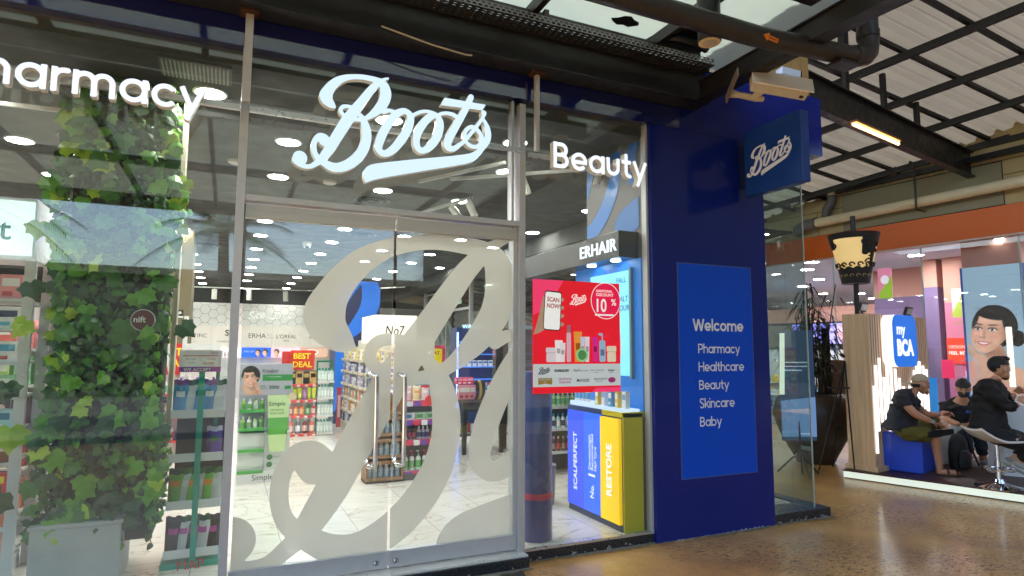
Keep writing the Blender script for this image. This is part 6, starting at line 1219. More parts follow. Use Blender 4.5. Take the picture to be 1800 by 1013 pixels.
struct('far_shop_floor', fb(MB(), -13, 9, .07, 14, .004, .02), mat('far_floor', (.35, .34, .36), .2))
struct('far_shop_ceiling', fb(MB(), -13, 9, .07, 14, 3.42, 3.6), mat('far_ceiling', (.72, .72, .76), .8))
SALM = mat('salmon_wall', s2l((222, 168, 150)), .7); PURP = mat('purple_wall', s2l((140, 118, 160)), .6); PINK = mat('pink_wall', s2l((226, 132, 162)), .6); 
fb(MB(), -13, 9, 13, 13.2, .02, 3.42).build('back_wall', SALM, far); fb(MB(), 8.8, 9, .07, 13, .02, 3.42).build('side_wall', SALM, far); fb(MB(), -13, -12.8, .07, 13, .02, 3.42).build('side_wall', SALM, far)
fb(MB(), -7, -1.2, 6.2, 6.5, .02, 2.45).build('partition', mat('dark_partition', (.05, .05, .06), .5), far)
fb(MB(), -7, -1.2, 6.2, 6.5, 2.451, 2.9).build('partition', SALM, far)
for s0, s1, d0, d1, c, zt in ((-.62, .44, 3.0, 3.25, PURP, 2.78), (.93, 1.2, 2, 2.3, PURP, 2.85), (1.3, 1.95, 2.02, 2.4, PINK, 2.52), (3.3, 8, 3, 3.3, PURP, 2.8)):
    fb(MB(), s0, s1, d0, d1, .02, zt).build('column', c, far); fb(MB(), s0, s1, d0, d1, zt + .001, 3.419).build('column', SALM, far)
fb(MB(), 1.3, 1.95, 2.0, 2.018, 1.32, 1.82).build('poster_panel', litcol(225, 60, 30, .3), far)
text('DESIGNED TO', .085, FF(1.33, 1.995, 1.62), litcol(245, 200, 190, .5), far, .002); text('FEEL BETTER', .085, FF(1.33, 1.995, 1.5), litcol(245, 220, 210, .5), far, .002, bold=.002)
# cosmetic pictures on the pink column
m = MB(); F = FF(1.3, 2.018, 0)
for a, z, l in ((.08, 2.3, .3), (.3, 1.95, .28), (.15, 2.1, .2)): m.poly([F(a, z, .003), F(a + l, z + .01, .003), F(a + l, z + .04, .003), F(a, z + .03, .003)]); m.poly([F(a + l * .8, z - .02, .0035), F(a + l * 1.1, z - .01, .0035), F(a + l * 1.1, z + .05, .0035), F(a + l * .8, z + .06, .0035)], 1)
m.build('brush_pictures', [col(200, 160, 120), col(30, 22, 26)], far)
# pipework on the cream wall
wp = thing('wall_pipe', 'long cream plastic pipe with a grey elbow along the cream wall above the orange band', 'pipe', tuple(P(1.5, -.2, 4.1)))
PVC = mat('cream_pvc', s2l((206, 196, 168)), .5, noise=(5, .15)); GPV = mat('grey_pvc', s2l((92, 94, 98)), .5, noise=(8, .1))
MB().tube([P(.02, -.2, 4.10), P(4.5, -.2, 4.17)], .088, 16).build('pipe', PVC, wp, smooth=True)
MB().tube([P(.1, -.2, 4.10), P(-.12, -.2, 4.09), P(-.3, -.18, 4.04), P(-.36, -.1, 3.98)], .115, 14).build('elbow', GPV, wp, smooth=True)
MB().tube([P(.28, -.16, 4.2), P(.3, -.16, 4.34), P(.4, -.14, 4.46), P(.42, -.14, 4.6)], .085, 14).build('elbow', GPV, wp, smooth=True)
MB().tube([P(.42, -.14, 4.6), P(.42, -.14, 4.78)], .085, 14).build('pipe', PVC, wp, smooth=True)
for s_ in (2.0, 4.2): MB().obox(P(s_, -.31, 3.98), TS * .03, TD * .3, (0, 0, .02)).obox(P(s_, -.31, 3.98), TS * .03, TD * .02, (0, 0, .8)).build('bracket', SB2, wp)
# ceiling lights of the opposite shop
FLG = glow('far_led', (1, .97, .95), 125); F0 = None; k = 0
spots = [(11.08, 9.06), (12.0, 9.94), (13.91, 11.18), (17.49, 13.93), (12.07, 7.52), (14.51, 8.16), (17.23, 10.1), (18.53, 13.39), (20.5, 14.35), (11.6, 5.81), (12.6, 4.6), (15.2, 5.6), (11.5, 12.5), (13.2, 14.6), (16.2, 15.9), (14.6, 9.9), (19.4, 11.6), (12.2, 3.0), (15, 12.6)]
for x, y in spots:
    lb = ['ceiling light of the opposite shop nearest the glass, above the dark planter', 'second ceiling light behind the first in the opposite shop', 'third ceiling light in line above the wall screens'][k] if k < 3 else ('ceiling light left of the woman picture, directly right of the street lamp' if k == 4 else ('ceiling light between the mullion and the woman picture' if k == 5 else ('ceiling light right above the woman picture' if k == 9 else 'small round ceiling light deep in the opposite shop')))
    if F0 is None: F0 = make_dl((x, y, 3.418), lb, 'round ceiling lights in the opposite shop', FLG, .13)
    else: dup(F0, (x, y, 3.418), label=lb)
    k += 1
# wall screens
for s0, s1, pic in ((-4.95, -3.85, 0), (-3.72, -2.6, 1)):
    t = thing('wall_screen', ('plain violet-blue lit screen on the far wall, the left one' if not pic else 'lit screen showing two smiling faces on the far wall'), 'screen', tuple(P((s0 + s1) / 2, 6.1, 1.78)), 'wall screens in the opposite shop')
    fb(MB(), s0 - .03, s1 + .03, 6.1, 6.19, 1.75, 2.42).build('bezel', mat('satin_black', (0, 0, 0)), t); fb(MB(), s0, s1, 6.09, 6.0995, 1.78, 2.39).build('display', litcol(140, 140, 250, .6) if not pic else litcol(170, 160, 245, .55), t)
    if pic: face(t, FF(s0, 6.089, 1.78), .38, .32, .38, (170, 160, 245), skin=(225, 170, 200), hair=(205, 175, 230), es=.55, n=40); face(t, FF(s0, 6.089, 1.78), .88, .32, .34, (170, 160, 245), skin=(220, 150, 160), hair=(40, 20, 40), e=.003, es=.55, n=40, box=(-.6, .62, -.85, .75))
# woman picture column
t = thing('woman_picture_column', 'square column with a large picture of a smiling dark-haired woman on pale blue', 'column', tuple(P(2.75, .6, .02)))
fb(MB(), 2.34, 3.16, .40, .9, 2.98, 3.418).build('top', SALM, t); fb(MB(), 2.34, 3.16, .40, .9, .02, 2.979).build('picture', litcol(146, 172, 188, .34), t); fb(MB(), 2.31, 2.339, .39, .9, .02, 2.98).build('edge_strip', litcol(40, 80, 150, .2), t); fb(MB(), 3.161, 3.19, .39, .9, .02, 2.98).build('edge_strip', litcol(40, 80, 150, .2), t)
F = FF(2.34, .399, 0); face(t, F, .37, 1.88, .68, (146, 172, 188), skin=(218, 170, 144), hair=(28, 20, 20), turn=-.7, bun=1, hands=1, box=(-.52, .64, -1.8, .72), n=110, es=.34, tilt=-.12)
MB().poly([F(.02, 0.1, .003), F(.80, .1, .003), F(.80, .64, .003), F(.02, .64, .003)]).build('shoulder_picture', litcol(190, 198, 206, .2), t)
fb(MB(), 2.98, 3.05, .2, .24, 1.0, 1.95).build('standing_strip', litcol(240, 235, 215, .6), t)
for s0, s1, z0, z1, c1, c2, lb in ((.86, 1.12, 2.56, 3.14, (235, 140, 170), (160, 200, 60), 'pink and green hanging poster inside the opposite window'), (1.62, 1.78, 2.2, 2.75, (230, 200, 190), (170, 190, 70), 'slim hanging poster beside the pink column')):
    t = thing('hanging_poster', lb, 'poster', tuple(P(s0, .5, z0)), 'hanging posters'); d_ = .5 if s0 < 1 else 1.6
    fb(MB(), s0, s1, d_, d_ + .01, z0, z1).build('sheet', litcol(*c1, .25), t); F = FF(s0, d_ - .001, z0); w_ = s1 - s0; h_ = z1 - z0
    MB().poly([F(0, 0, .001), F(w_, 0, .001), F(w_, h_ * .75, .001), F(0, h_ * .15, .001)]).build('swoosh', litcol(*c2, .25), t)
    MB().poly([F(w_ * .5 + w_ * .3 * math.cos(a), h_ * .62 + w_ * .34 * math.sin(a), .002) for a in [2 * math.pi * k / 18 for k in range(18)]]).build('disc', litcol(240, 230, 235, .3), t)
# shelving in the opposite shop
rs = random.Random(11)
for (s0, s1, d0, lb, pal) in ((-5.6, -1.4, 5.4, 'long shelving of small coloured packs below the wall screens', [(210, 90, 110), (230, 225, 235), (110, 120, 200), (60, 60, 70), (230, 170, 90)]),
                              (.2, .98, 1.6, 'shelving of blue and white packs behind the seated man in black mask', [(60, 130, 200), (230, 235, 240), (80, 170, 210), (220, 90, 110)]), (1.9, 2.3, 1.2, 'white shelving with red card beside the woman picture', [(225, 60, 80), (235, 235, 240), (210, 90, 130)]),
                              (-4.5, -.9, 1.6, 'low shelving of mixed packs behind the dark planter', [(190, 60, 90), (225, 220, 225), (60, 60, 80), (225, 190, 90), (120, 170, 190)])):
    zt = {-5.6: 1.6, .2: 1.75, 1.9: 1.7, -4.5: 1.3}[s0]
    t = thing('wall_shelves', lb, 'shelf', tuple(P((s0 + s1) / 2, d0, .02)), 'shelving in the opposite shop')
    fb(MB(), s0, s1, d0 + .3, d0 + .34, .02, zt).build('back_panel', WHITE2, t); pk = MB(); sh = MB(); z = .2
    while z < zt - .2:
        fb(sh, s0, s1, d0, d0 + .299, z - .02, z); s = s0 + .02
        while s < s1 - .12: w_ = rs.uniform(.05, .12); hh = rs.uniform(.1, .22); fb(pk, s, s + w_ * .9, d0 + .05, d0 + .2, z, z + hh, rs.randrange(len(pal))); s += w_
        z += .3
    sh.build('shelf', WHITE2, t); tag(pk.build('packs', [litcol(*c, .12) for c in pal], t), kind='stuff')  # packs get a faint glow in their colour, no lamp behind them
for i, (s0, z0, z1, w_, c, lb) in enumerate(((1.95, 1.1, 1.43, .3, (90, 170, 230), 'light blue upright card on the display behind the man in mask'), (1.88, .48, 1.13, .42, (40, 120, 190), 'big blue info board behind the man in mask'), (2.25, 1.12, 1.42, .18, (225, 50, 90), 'red sale card left of the woman picture'))):
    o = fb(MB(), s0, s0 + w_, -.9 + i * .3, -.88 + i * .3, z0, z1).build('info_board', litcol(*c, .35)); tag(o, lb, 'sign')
for x, y, z0, z1 in ((8.6, 6.0, .0, 1.6),): pass

struct('walkway_soffit', MB().box(5.4, 9.2, 4.0, 10.7, 22, 4.06), mat('soffit_black', (.012, .012, .013), .7))
struct('walkway_end', MB().box(5.3, 22, 0, 11, 22.2, 5), mat('end_grey', (.03, .03, .03), .8))
# planter pot with dark cane palm
t = thing('planter_pot', 'large dark rounded urn planter standing behind the side glass', 'planter', (7.6, 6.3, 0))
MB().lathe((7.6, 6.3, 0), [(.24, 0), (.3, .12), (.46, .42), (.54, .68), (.50, .85), (.40, .95), (.38, .96), (.36, .93), (.3, .9)], 40).build('urn', mat('bronze_black_urn', (.035, .027, .024), .4, noise=(4, .35)), t, smooth=True)
t = thing('cane_palm', 'tall dark cane palm with thin drooping leaves growing in the urn', 'plant', (7.6, 6.3, .9))
rc = random.Random(9); m = MB(); st = MB()
for i in range(26):
    a = rc.uniform(0, 6.28); l = rc.uniform(.0, .5); zt = rc.uniform(1.5, 2.55); b = Vector((7.6 + .12 * math.cos(a), 6.3 + .12 * math.sin(a), .9)); tp = Vector((7.6 + l * math.cos(a), 6.3 + l * math.sin(a), zt)); st.tube([b, (b + tp) / 2 + Vector((0, 0, .1)), tp], .008, 5)
    for j in range(26):
        k = rc.uniform(.35, 1); p = b.lerp(tp, k); th = rc.uniform(0, 6.28); ln = rc.uniform(.2, .42); d = Vector((math.cos(th), math.sin(th), rc.uniform(-.2, .5))); mid = p + d * ln * .5; en = p + d * ln - Vector((0, 0, ln * rc.uniform(.4, .9))); sd_ = d.cross(Vector((0, 0, 1))).normalized() * .012
        m.add([p, mid + sd_, en, mid - sd_], [(0, 1, 2, 3)], rc.randrange(2))
m.build('foliage', [mat('palm_dark', (.012, .03, .014), .4), mat('palm_dark_green', (.03, .06, .03), .4)], t); st.build('cane', mat('cane_brown', (.05, .035, .02), .6), t)
# poster stand behind the side glass
t = thing('poster_stand', 'blue poster on a black folding stand behind the side glass', 'sign stand', (6.7, 5.74, 0))
A, B = Vector((6.46, 5.83, 0)), Vector((6.86, 5.65, 0)); ex = (B - A).normalized(); F = frame(tuple(A + Vector((0, 0, .42))), tuple(ex), (0, 0, 1))
MB().obox(A + Vector((0, 0, .42)), B - A, -F.ez * .02, (0, 0, 1.4)).build('board', litcol(40, 66, 96, .2), t)
MB().poly([F(.0, .05, .003), F(.44, .05, .003), F(.44, .55, .003), F(0, .5, .003)]).build('lower_picture', litcol(100, 130, 175, .35), t)
for i, s in enumerate(('Selamat datang di toko kami', 'Dapatkan promo menarik', 'Belanja lebih hemat')): text(s, .028, frame(F(.06, .98 - i * .05, .003), tuple(ex), (0, 0, 1)), litcol(220, 230, 240, .5), t, .001)
text('LANTAI DASAR', .022, frame(F(.2, .08, .005), tuple(ex), (0, 0, 1)), litcol(220, 230, 240, .5), t, .001)
MB().obox(A + ex * -.02 + Vector((0, 0, 1.0)) + F.ez * .01, ex * .06, F.ez * .01, (0.03, -.01, .78)).build('white_strip', litcol(230, 225, 205, .5), t)
q = (A + B) / 2
for a in (0, 2.1, 4.2): MB().tube([q + Vector((0, 0, .3)), q + Vector((.28 * math.cos(a), .28 * math.sin(a), .01))], .011, 6).build('leg', mat('satin_black', (0, 0, 0)), t)
MB().tube([q - F.ez * -.04 + Vector((0, 0, .02)), q - F.ez * .04 + Vector((0, 0, 1.1))], .012, 8).build('pole', mat('satin_black', (0, 0, 0)), t)
o = MB().obox((7.72, 6.2, .9), (.1, -.045, 0), (.02, .03, 0), (0, 0, .98)).build('narrow_board', mat('black_board', (.012, .012, .014), .4)); tag(o, 'narrow black upright board behind the glass edge above the urn', 'board')
# easel with brown board
t = thing('easel', 'black telescopic easel stand beside the wooden kiosk', 'easel', (7.2, 5.6, 0)); SB = mat('satin_black', (0, 0, 0))
tp = Vector((7.14, 5.42, 1.48))
for nm, q in (('leg', (7.11, 5.33, 0)), ('leg', (6.86, 5.66, 0)), ('leg', (7.5, 5.95, 0))): MB().tube([tp + Vector((0, 0, -.05)), q], [.012, .009], 7).build(nm, SB, t)
MB().tube([tp, tp + Vector((-.04, .02, .04))], .02, 7).build('top_clamp', SB, t); MB().obox((6.93, 5.5, 1.08), (.3, -.14, 0), (.02, .03, 0), (0, 0, .02)).build('brace', SB, t); MB().tube([(7.02, 5.52, .62), (7.22, 5.44, .62)], .01, 6).build('brace', SB, t)
t = thing('brown_board', 'brown blank board on a thin black stand behind the easel', 'board', (8.3, 6.5, 0)); MB().obox((8.12, 6.62, .58), (.4, -.18, 0), (.01, .02, 0), (0, 0, .84)).build('board', mat('brown_card', s2l((120, 98, 84)), .8), t); MB().tube([(8.2, 6.6, 0), (8.22, 6.56, 1.5)], .012, 6).tube([(8.2, 6.6, .4), (8.0, 6.4, 0)], .01, 6).build('stand', SB, t)
# street lamp with ornate drum shade
lc = Vector((8.03, 5.86, 0))
t = thing('ornate_lamp', 'street lamp with a glowing tapered cream shade wrapped in black scrollwork', 'street lamp', tuple(lc))
MB().cyl(lc, lc + Vector((0, 0, 2.5)), .034, n=16).cyl(lc + Vector((0, 0, 3.2)), lc + Vector((0, 0, 3.47)), .034, n=14).cyl(lc, lc + Vector((0, 0, .06)), .12, n=20).build('post', SB, t, smooth=True)
def rz_(z): return .165 + (.33 - .165) * (z - 2.5) / .7
MB().lathe(lc, [(rz_(2.58) - .006, 2.58), (rz_(3.14) - .006, 3.14)], 40).build('diffuser', mat('amber_shade', s2l((240, 215, 150)), .6, emit=(1, .66, .24), es=.22), t, smooth=True)
MB().ball(lc + Vector((-.1, -.22, 2.95)) * 1, .03).build('bulb', glow('amber_bulb', (1, .65, .2), 3), t)
sh = MB(); sh.lathe(lc, [(rz_(2.5) + .012, 2.5), (rz_(2.62) + .004, 2.62)], 40).lathe(lc, [(rz_(3.12) + .002, 3.12), (rz_(3.2) + .006, 3.2)], 40)
def on(a, z, off=.004): r = rz_(z) + off; return Vector((lc.x + r * math.cos(a), lc.y + r * math.sin(a), z))
def patch(a0, a1, z0f, z1f, n=30):
    for i in range(n):
        a, b = a0 + (a1 - a0) * i / n, a0 + (a1 - a0) * (i + 1) / n; sh.add([on(a, z0f(a)), on(b, z0f(b)), on(b, z1f(b)), on(a, z1f(a))], [(0, 1, 2, 3)])
patch(0, 2 * math.pi, lambda a: 2.61, lambda a: 2.70 + .03 * abs(math.sin(a * 6)), 80)
cam_a = math.atan2(-lc.y, -lc.x)
patch(cam_a + .35, cam_a + 1.5, lambda a: 3.0 - .12 * math.sin((a - cam_a) * 3) - .15 * max(0, a - cam_a - .8), lambda a: 3.13, 20)
patch(cam_a - 1.7, cam_a - .95, lambda a: 2.98, lambda a: 3.13, 12)
patch(cam_a - 2.2, cam_a - 3.6, lambda a: 2.95, lambda a: 3.13, 12); patch(cam_a + .85, cam_a + 1.15, lambda a: 2.66, lambda a: 3.05, 5)
def scroll(a, z, r, dirn=1, rr2=.011):
    pts = []
    for k in range(26):
        th = k / 25 * 5.2; q = r * (1 - k / 32); pts.append(on(a + dirn * q * math.cos(th) / rz_(z), z + q * math.sin(th), .01))
    sh.tube(pts, rr2, 6)
for k in range(14): scroll(k * math.pi / 7, 2.75, .04, 1)
for a, z, r, d_ in ((.42, 3.05, .05, 1), (.55, 2.98, .05, -1), (.95, 2.92, .07, 1), (.8, 2.78, .06, -1), (-.95, 3.02, .05, -1), (-.8, 2.72, .05, 1), (1.1, 3.02, .05, -1), (.75, 2.88, .05, -1)): scroll(cam_a + a, z, r, d_)
sh.build('scrollwork', mat('wrought_black', (.012, .01, .009), .5), t)
gs = MB()
for k in range(16): 
    pts = []
    for j in range(14): th = j / 13 * 4.8; q = .03 * (1 - j / 18); pts.append(on(k * math.pi / 8 + q * math.cos(th) / .2, 2.6 + q * math.sin(th), .012))
    gs.tube(pts, .0035, 5)
gs.build('cream_scrolls', mat('cream_scroll_line', s2l((200, 170, 120)), .5), t)

# ------------------------------------------------------------ kiosk
O_ = Vector((6.98, 5.39, 0)); KU = Vector((.316, -.949, 0)); KV = Vector((.949, .316, 0))
t = thing('kiosk_platform', 'low platform with dark wooden top and glowing white front edge', 'platform', (8, 4, 0))
MB().obox(O_ + Vector((0, 0, .012)), KU * 4.2, KV * 2.4, (0, 0, .073)).build('glowing_edge', litcol(226, 236, 222, .28), t)
MB().obox(O_ - KV * .004 - KU * .004 + Vector((0, 0, .086)), KU * 4.21, KV * 2.41, (0, 0, .014)).build('deck', wood_mat('dark_deck', (44, 24, 18), (70, 38, 28), 0), t)
MB().obox(O_ + KV * .01 + KU * .01, KU * 4.18, KV * 2.38, (0, 0, .011)).build('skirting', SB, t)
kc = Vector((7.205, 5.122, 0)); kv = Vector((.982, .189, 0)); ku = Vector((.12, -.993, 0))
t = thing('slatted_kiosk_wall', 'tall slatted oak feature wall with vertical white light tubes', 'kiosk', (8, 5.3, .1))
OAK = wood_mat('light_oak', (206, 168, 130), (228, 192, 154)); OAK2 = wood_mat('oak_shadow', (120, 96, 70), (150, 122, 92))
MB().obox(kc - ku * .33 + Vector((0, 0, .1)), kv * 1.7, ku * .29, (0, 0, 1.92)).build('body', OAK, t)
for i in range(27): MB().obox(kc - ku * .039 + kv * (.0 + i * .063) + Vector((0, 0, .1)), kv * .036, ku * .039, (0, 0, 1.92)).build('slat', OAK, t)
MB().obox(kc - ku * .36 - kv * .03 + Vector((0, 0, .1005)), kv * .5, ku * .40, (0, 0, .055)).build('plinth', OAK, t)
TUBE = glow('white_tube', (.9, .95, 1), 1.0)
tb = [(.035, 1.13, .32), (.1, 1.38, .58), (.20, 1.47, .68), (.30, 1.23, .68), (.40, 1.38, .46), (.50, 1.47, .62), (.62, 1.33, .7), (.73, 1.21, .7), (.84, 1.1, .7), (1.02, 1.1, .7), (1.10, 1.2, .7), (1.18, 1.3, .75), (1.26, 1.36, .8), (1.35, 1.42, .8), (1.46, 1.36, .78), (1.56, 1.31, .7)]
for b, z1, z0 in tb: q = kc + kv * b + ku * .018; MB().cyl(q + Vector((0, 0, z0)), q + Vector((0, 0, z1)), .0135, n=10).build('light_tube', TUBE, t)
for b in (-.02, 1.28):
    f_ = thing('flood_light', ('small square floodlight on the left top corner of the slatted wall', 'small square floodlight on the right top of the slatted wall')[b > 0], 'lamp', tuple(kc + kv * b + Vector((0, 0, 2.02))), 'floodlights on the kiosk')
    q = kc + kv * (b + .05) - ku * .12 + Vector((0, 0, 2.05)); ex_, ey_ = kv * .18, (ku * .04 + Vector((0, 0, .11)))
    MB().obox(q, ex_, ey_, ku * -.03 + Vector((0, 0, .01))).build('housing', SB, f_); MB().obox(q + ex_ * .12 + ey_ * .15 + ku * .003, ex_ * .76, ey_ * .7, ku * .003).build('glass', mat('flood_glass', (.55, .57, .55), .2), f_)
    MB().tube([q + ex_ * .5 - ku * .02, kc + kv * (b + .14) - ku * .1 + Vector((0, 0, 2.02))], .012, 6).build('bracket', SB, f_)
t = thing('bank_sign', 'rounded square lit blue sign reading my BCA on the slatted wall', 'sign', tuple(kc + kv * .65 + ku * .1 + Vector((0, 0, 1.36))))
def rrect(w_, h_, r, n=7): return [(cx_ + r * math.cos(rad(a0 + 90 * i / n)), cz_ + r * math.sin(rad(a0 + 90 * i / n))) for cx_, cz_, a0 in ((w_ - r, h_ - r, 0), (r, h_ - r, 90), (r, r, 180), (w_ - r, r, 270)) for i in range(n + 1)]
F = frame(tuple(kc + kv * .31 + ku * .012 + Vector((0, 0, 1.36))), tuple(kv), (0, 0, 1)); F.ez = -F.ez if F.ez.dot(ku) < 0 else F.ez
if Vector(F(0, 0, 1)).xy.dot(ku.xy) < Vector(F(0, 0, 0)).xy.dot(ku.xy): raise SystemExit('frame')
MB().prism(rrect(.68, .655, .13), F, .13).build('light_box', litcol(236, 244, 250, .5), t)
MB().prism(rrect(.68, .655, .13), F, .004, z=.1305).build('blue_face', litcol(18, 104, 205, .4), t)
fr = lambda x, z: frame(F(x, z, .136), tuple(kv), (0, 0, 1))
text('my', .2, fr(.1, .41), WL, t, .002, bold=.004); text('BCA', .27, fr(.095, .15), WL, t, .002, bold=.014, sx=.86)
BS = mat('blue_vinyl_cube', s2l((36, 78, 214)), .42, bump=(12, .15), coat=.15)
o = MB().obox((7.567, 4.779, .1), (.455, .135, 0), (-.13, .42, 0), (0, 0, .465)).build('cube_stool', BS, bevel=.018); tag(o, 'bright blue upholstered cube stool under the seated man in cap', 'stool')
t = thing('white_table', 'low white table between the two seated men', 'table', (8.6, 5.0, .1)); MB().obox((8.3, 5.2, .555), (.62, -.28, 0), (.18, .36, 0), (0, 0, .022)).build('tabletop', WHITE, t, bevel=.004); MB().obox((8.42, 5.14, .1), (.34, -.15, 0), (.1, .22, 0), (0, 0, .454)).build('pedestal', mat('mint_white', (.62, .72, .7), .35), t, bevel=.01)
t = thing('curved_counter', 'white curved reception counter at the right edge behind the bar stool', 'counter', (8.6, 4.2, .1))
pts = [(8.42, 4.38), (8.5, 4.22), (8.66, 4.1), (8.9, 4.02), (9.3, 3.95), (9.3, 4.5), (8.5, 4.6)]
mm = MB(); n_ = len(pts); zz = [(.1, 1.0), (.35, .93), (.65, .96), (.93, 1.05)]
for a, b in zip(zz, zz[1:]):
    cx_, cy_ = 8.85, 4.3
    lo = [(cx_ + (x - cx_) * a[1], cy_ + (y - cy_) * a[1], a[0]) for x, y in pts]; hi = [(cx_ + (x - cx_) * b[1], cy_ + (y - cy_) * b[1], b[0]) for x, y in pts]
    mm.add(lo + hi, [(i, (i + 1) % n_, n_ + (i + 1) % n_, n_ + i) for i in range(n_)])
mm.poly([(8.85 + (x - 8.85) * 1.05, 4.3 + (y - 4.3) * 1.05, .93) for x, y in pts]); mm.build('counter_body', mat('counter_white', (.72, .76, .8), .25), t, smooth=True)
# bar stool
t = thing('bar_stool', 'chrome pedestal bar stool with a white moulded seat under the man in black', 'stool', (7.63, 4.02, .1))
c = Vector((7.63, 4.02, .1)); MB().lathe(c, [(.22, 0), (.225, .008), (.16, .022), (.06, .05), (.04, .09)], 36).build('base', CHROME, t, smooth=True)
MB().cyl(c + Vector((0, 0, .08)), c + Vector((0, 0, .28)), .03, n=18).cyl(c + Vector((0, 0, .28)), c + Vector((0, 0, .5)), .022, n=16).build('column', CHROME, t, smooth=True)
MB().tube([c + Vector((.02 + .14 * math.cos(a), .14 * math.sin(a), .19)) for a in [2 * math.pi * k / 24 for k in range(25)]], .011, 8).tube([c + Vector((0, 0, .19)), c + Vector((.16, 0, .19))], .01, 6).build('footrest', CHROME, t, smooth=True)
sx_ = Vector((.909, -.417, 0)); sy_ = Vector((.417, .909, 0)); g = MB(); nx = 14; vs = []
for th in (0, -.022):
    for i in range(nx + 1):
        u = i / nx; X_ = -.26 + .5 * u; Z_ = .49 + .13 * max(0, (.5 - u) * 2) ** 1.8 + .01 * max(0, u - .8); wd = .17 + .03 * math.sin(math.pi * u)
        for j in range(7): v_ = -1 + j / 3; vs.append(c + sx_ * X_ + sy_ * wd * v_ * (1 - .12 * (abs(u - .5) * 2) ** 3) + Vector((0, 0, Z_ + .025 * v_ * v_ + th)))
k_ = (nx + 1) * 7; fs = []
for i in range(nx):
    for j in range(6): q = i * 7 + j; fs += [(q, q + 7, q + 8, q + 1), (k_ + q, k_ + q + 1, k_ + q + 8, k_ + q + 7)]
for i in range(nx):
    for j in (0, 6): q = i * 7 + j; fs.append((q, k_ + q, k_ + q + 7, q + 7))
for j in range(6): fs += [(j, j + 1, k_ + j + 1, k_ + j), (nx * 7 + j, nx * 7 + j + 1, k_ + nx * 7 + j + 1, k_ + nx * 7 + j)]
g.add(vs, fs); g.build('seat', mat('white_moulded', (.75, .74, .76), .3), t, smooth=True)
# backpack
t = thing('backpack', 'black backpack leaning on the floor between the seated men', 'bag', (8.42, 4.86, .1))
BPK = mat('black_nylon', (.012, .012, .013), .6, bump=(80, .3)); c = Vector((8.44, 4.88, .1)); m = MB(); prf = [(.9, 0), (1, .06), (1, .2), (.88, .32), (.6, .4), (.2, .43)]
for k, (s, z) in enumerate(prf): pass
m.lathe((c.x, c.y, c.z), [(.15 * s, z) for s, z in prf], 14, 0, 1, .62); m.build('body', BPK, t, smooth=True)
MB().lathe((c.x - .04, c.y - .09, c.z), [(.1, .02), (.11, .1), (.1, .2), (.05, .23)], 12, 0, 1, .45).build('pocket', BPK, t, smooth=True)
MB().tube([c + Vector((0, 0, .42)), c + Vector((.05, -.03, .47)), c + Vector((.1, -.04, .42)), c + Vector((.16, -.08, .2)), c + Vector((.2, -.12, .02))], .012, 7).build('strap', BPK, t, smooth=True)
MB().box(c.x - .05, c.y - .145, c.z + .19, c.x - .03, c.y - .142, c.z + .21).build('tag', col(90, 80, 75), t)

# ------------------------------------------------------------ people
def skin_geo(nodes, edges, root, grow=0, sub=2, scale=1):
    ks_ = list(dict.fromkeys([k for e_ in edges for k in e_])); idx = {k: i for i, k in enumerate(ks_)}
    me = bpy.data.meshes.new('s'); me.from_pydata([nodes[k][:3] for k in ks_], [(idx[a], idx[b]) for a, b in edges], [])
    o = bpy.data.objects.new('s', me); C.objects.link(o); md = o.modifiers.new('skin', 'SKIN'); md.use_smooth_shade = True; md.branch_smoothing = .4
    if not me.skin_vertices: bpy.context.view_layer.objects.active = o; 
    sv_ = me.skin_vertices[0].data
    for k in ks_: r = nodes[k][3] * scale + grow; sv_[idx[k]].radius = (r, r); sv_[idx[k]].use_root = (k == root)
    s2 = o.modifiers.new('sub', 'SUBSURF'); s2.levels = sub; s2.render_levels = sub
    dg = bpy.context.evaluated_depsgraph_get(); me2 = bpy.data.meshes.new_from_object(o.evaluated_get(dg)); vs_ = [v.co.copy() for v in me2.vertices]; fs_ = [tuple(p.vertices) for p in me2.polygons]
    bpy.data.objects.remove(o); bpy.data.meshes.remove(me2); return vs_, fs_
def crease(vs_, k):
    return [Vector(v) + Vector((math.sin(v[2] * 61 + v[0] * 23) + .6 * math.sin(v[0] * 97 + v[2] * 31), math.sin(v[2] * 53 - v[0] * 37 + 1) + .5 * math.sin(v[2] * 120), .6 * math.sin(v[0] * 71 + v[1] * 43))) * k for v in vs_]
def hand(m, wr, ha, n_, closed=.5):
    wr, ha = Vector(wr), Vector(ha); d = (ha - wr).normalized(); n_ = Vector(n_).normalized(); sdv = d.cross(n_).normalized(); n_ = sdv.cross(d)
    c0 = wr + d * .02; m.obox(c0 - sdv * .034 - n_ * .011, d * .075, sdv * .068, n_ * .022)
    for i, l in enumerate((.062, .070, .066, .052)):
        b = c0 + d * .072 + sdv * (-.027 + i * .018); p1 = b + (d * (1 - closed * .5) - n_ * closed * .8).normalized() * l * .5; p2 = p1 + (d * (1 - closed * 1.3) - n_ * closed * 1.3).normalized() * l * .5
        m.tube([b - d * .01, p1, p2], [.0095, .0088, .0068], 7)
    b = c0 + d * .02 - sdv * .034; m.tube([b + sdv * .012, b - sdv * .018 + d * .03 - n_ * .012, b - sdv * .008 + d * .06 - n_ * .03], [.012, .011, .0085], 7)
SK1 = mat('skin_warm', s2l((196, 142, 112)), .5, noise=(30, .06)); 
TOR = [('pel', 'belly'), ('belly', 'chest'), ('chest', 'up')]
ARM = [('up', 'shR'), ('shR', 'elR'), ('elR', 'wrR'), ('up', 'shL'), ('shL', 'elL'), ('elL', 'wrL')]
LEG = [('pel', 'hipR'), ('hipR', 'knR'), ('knR', 'anR'), ('pel', 'hipL'), ('hipL', 'knL'), ('knL', 'anL')]
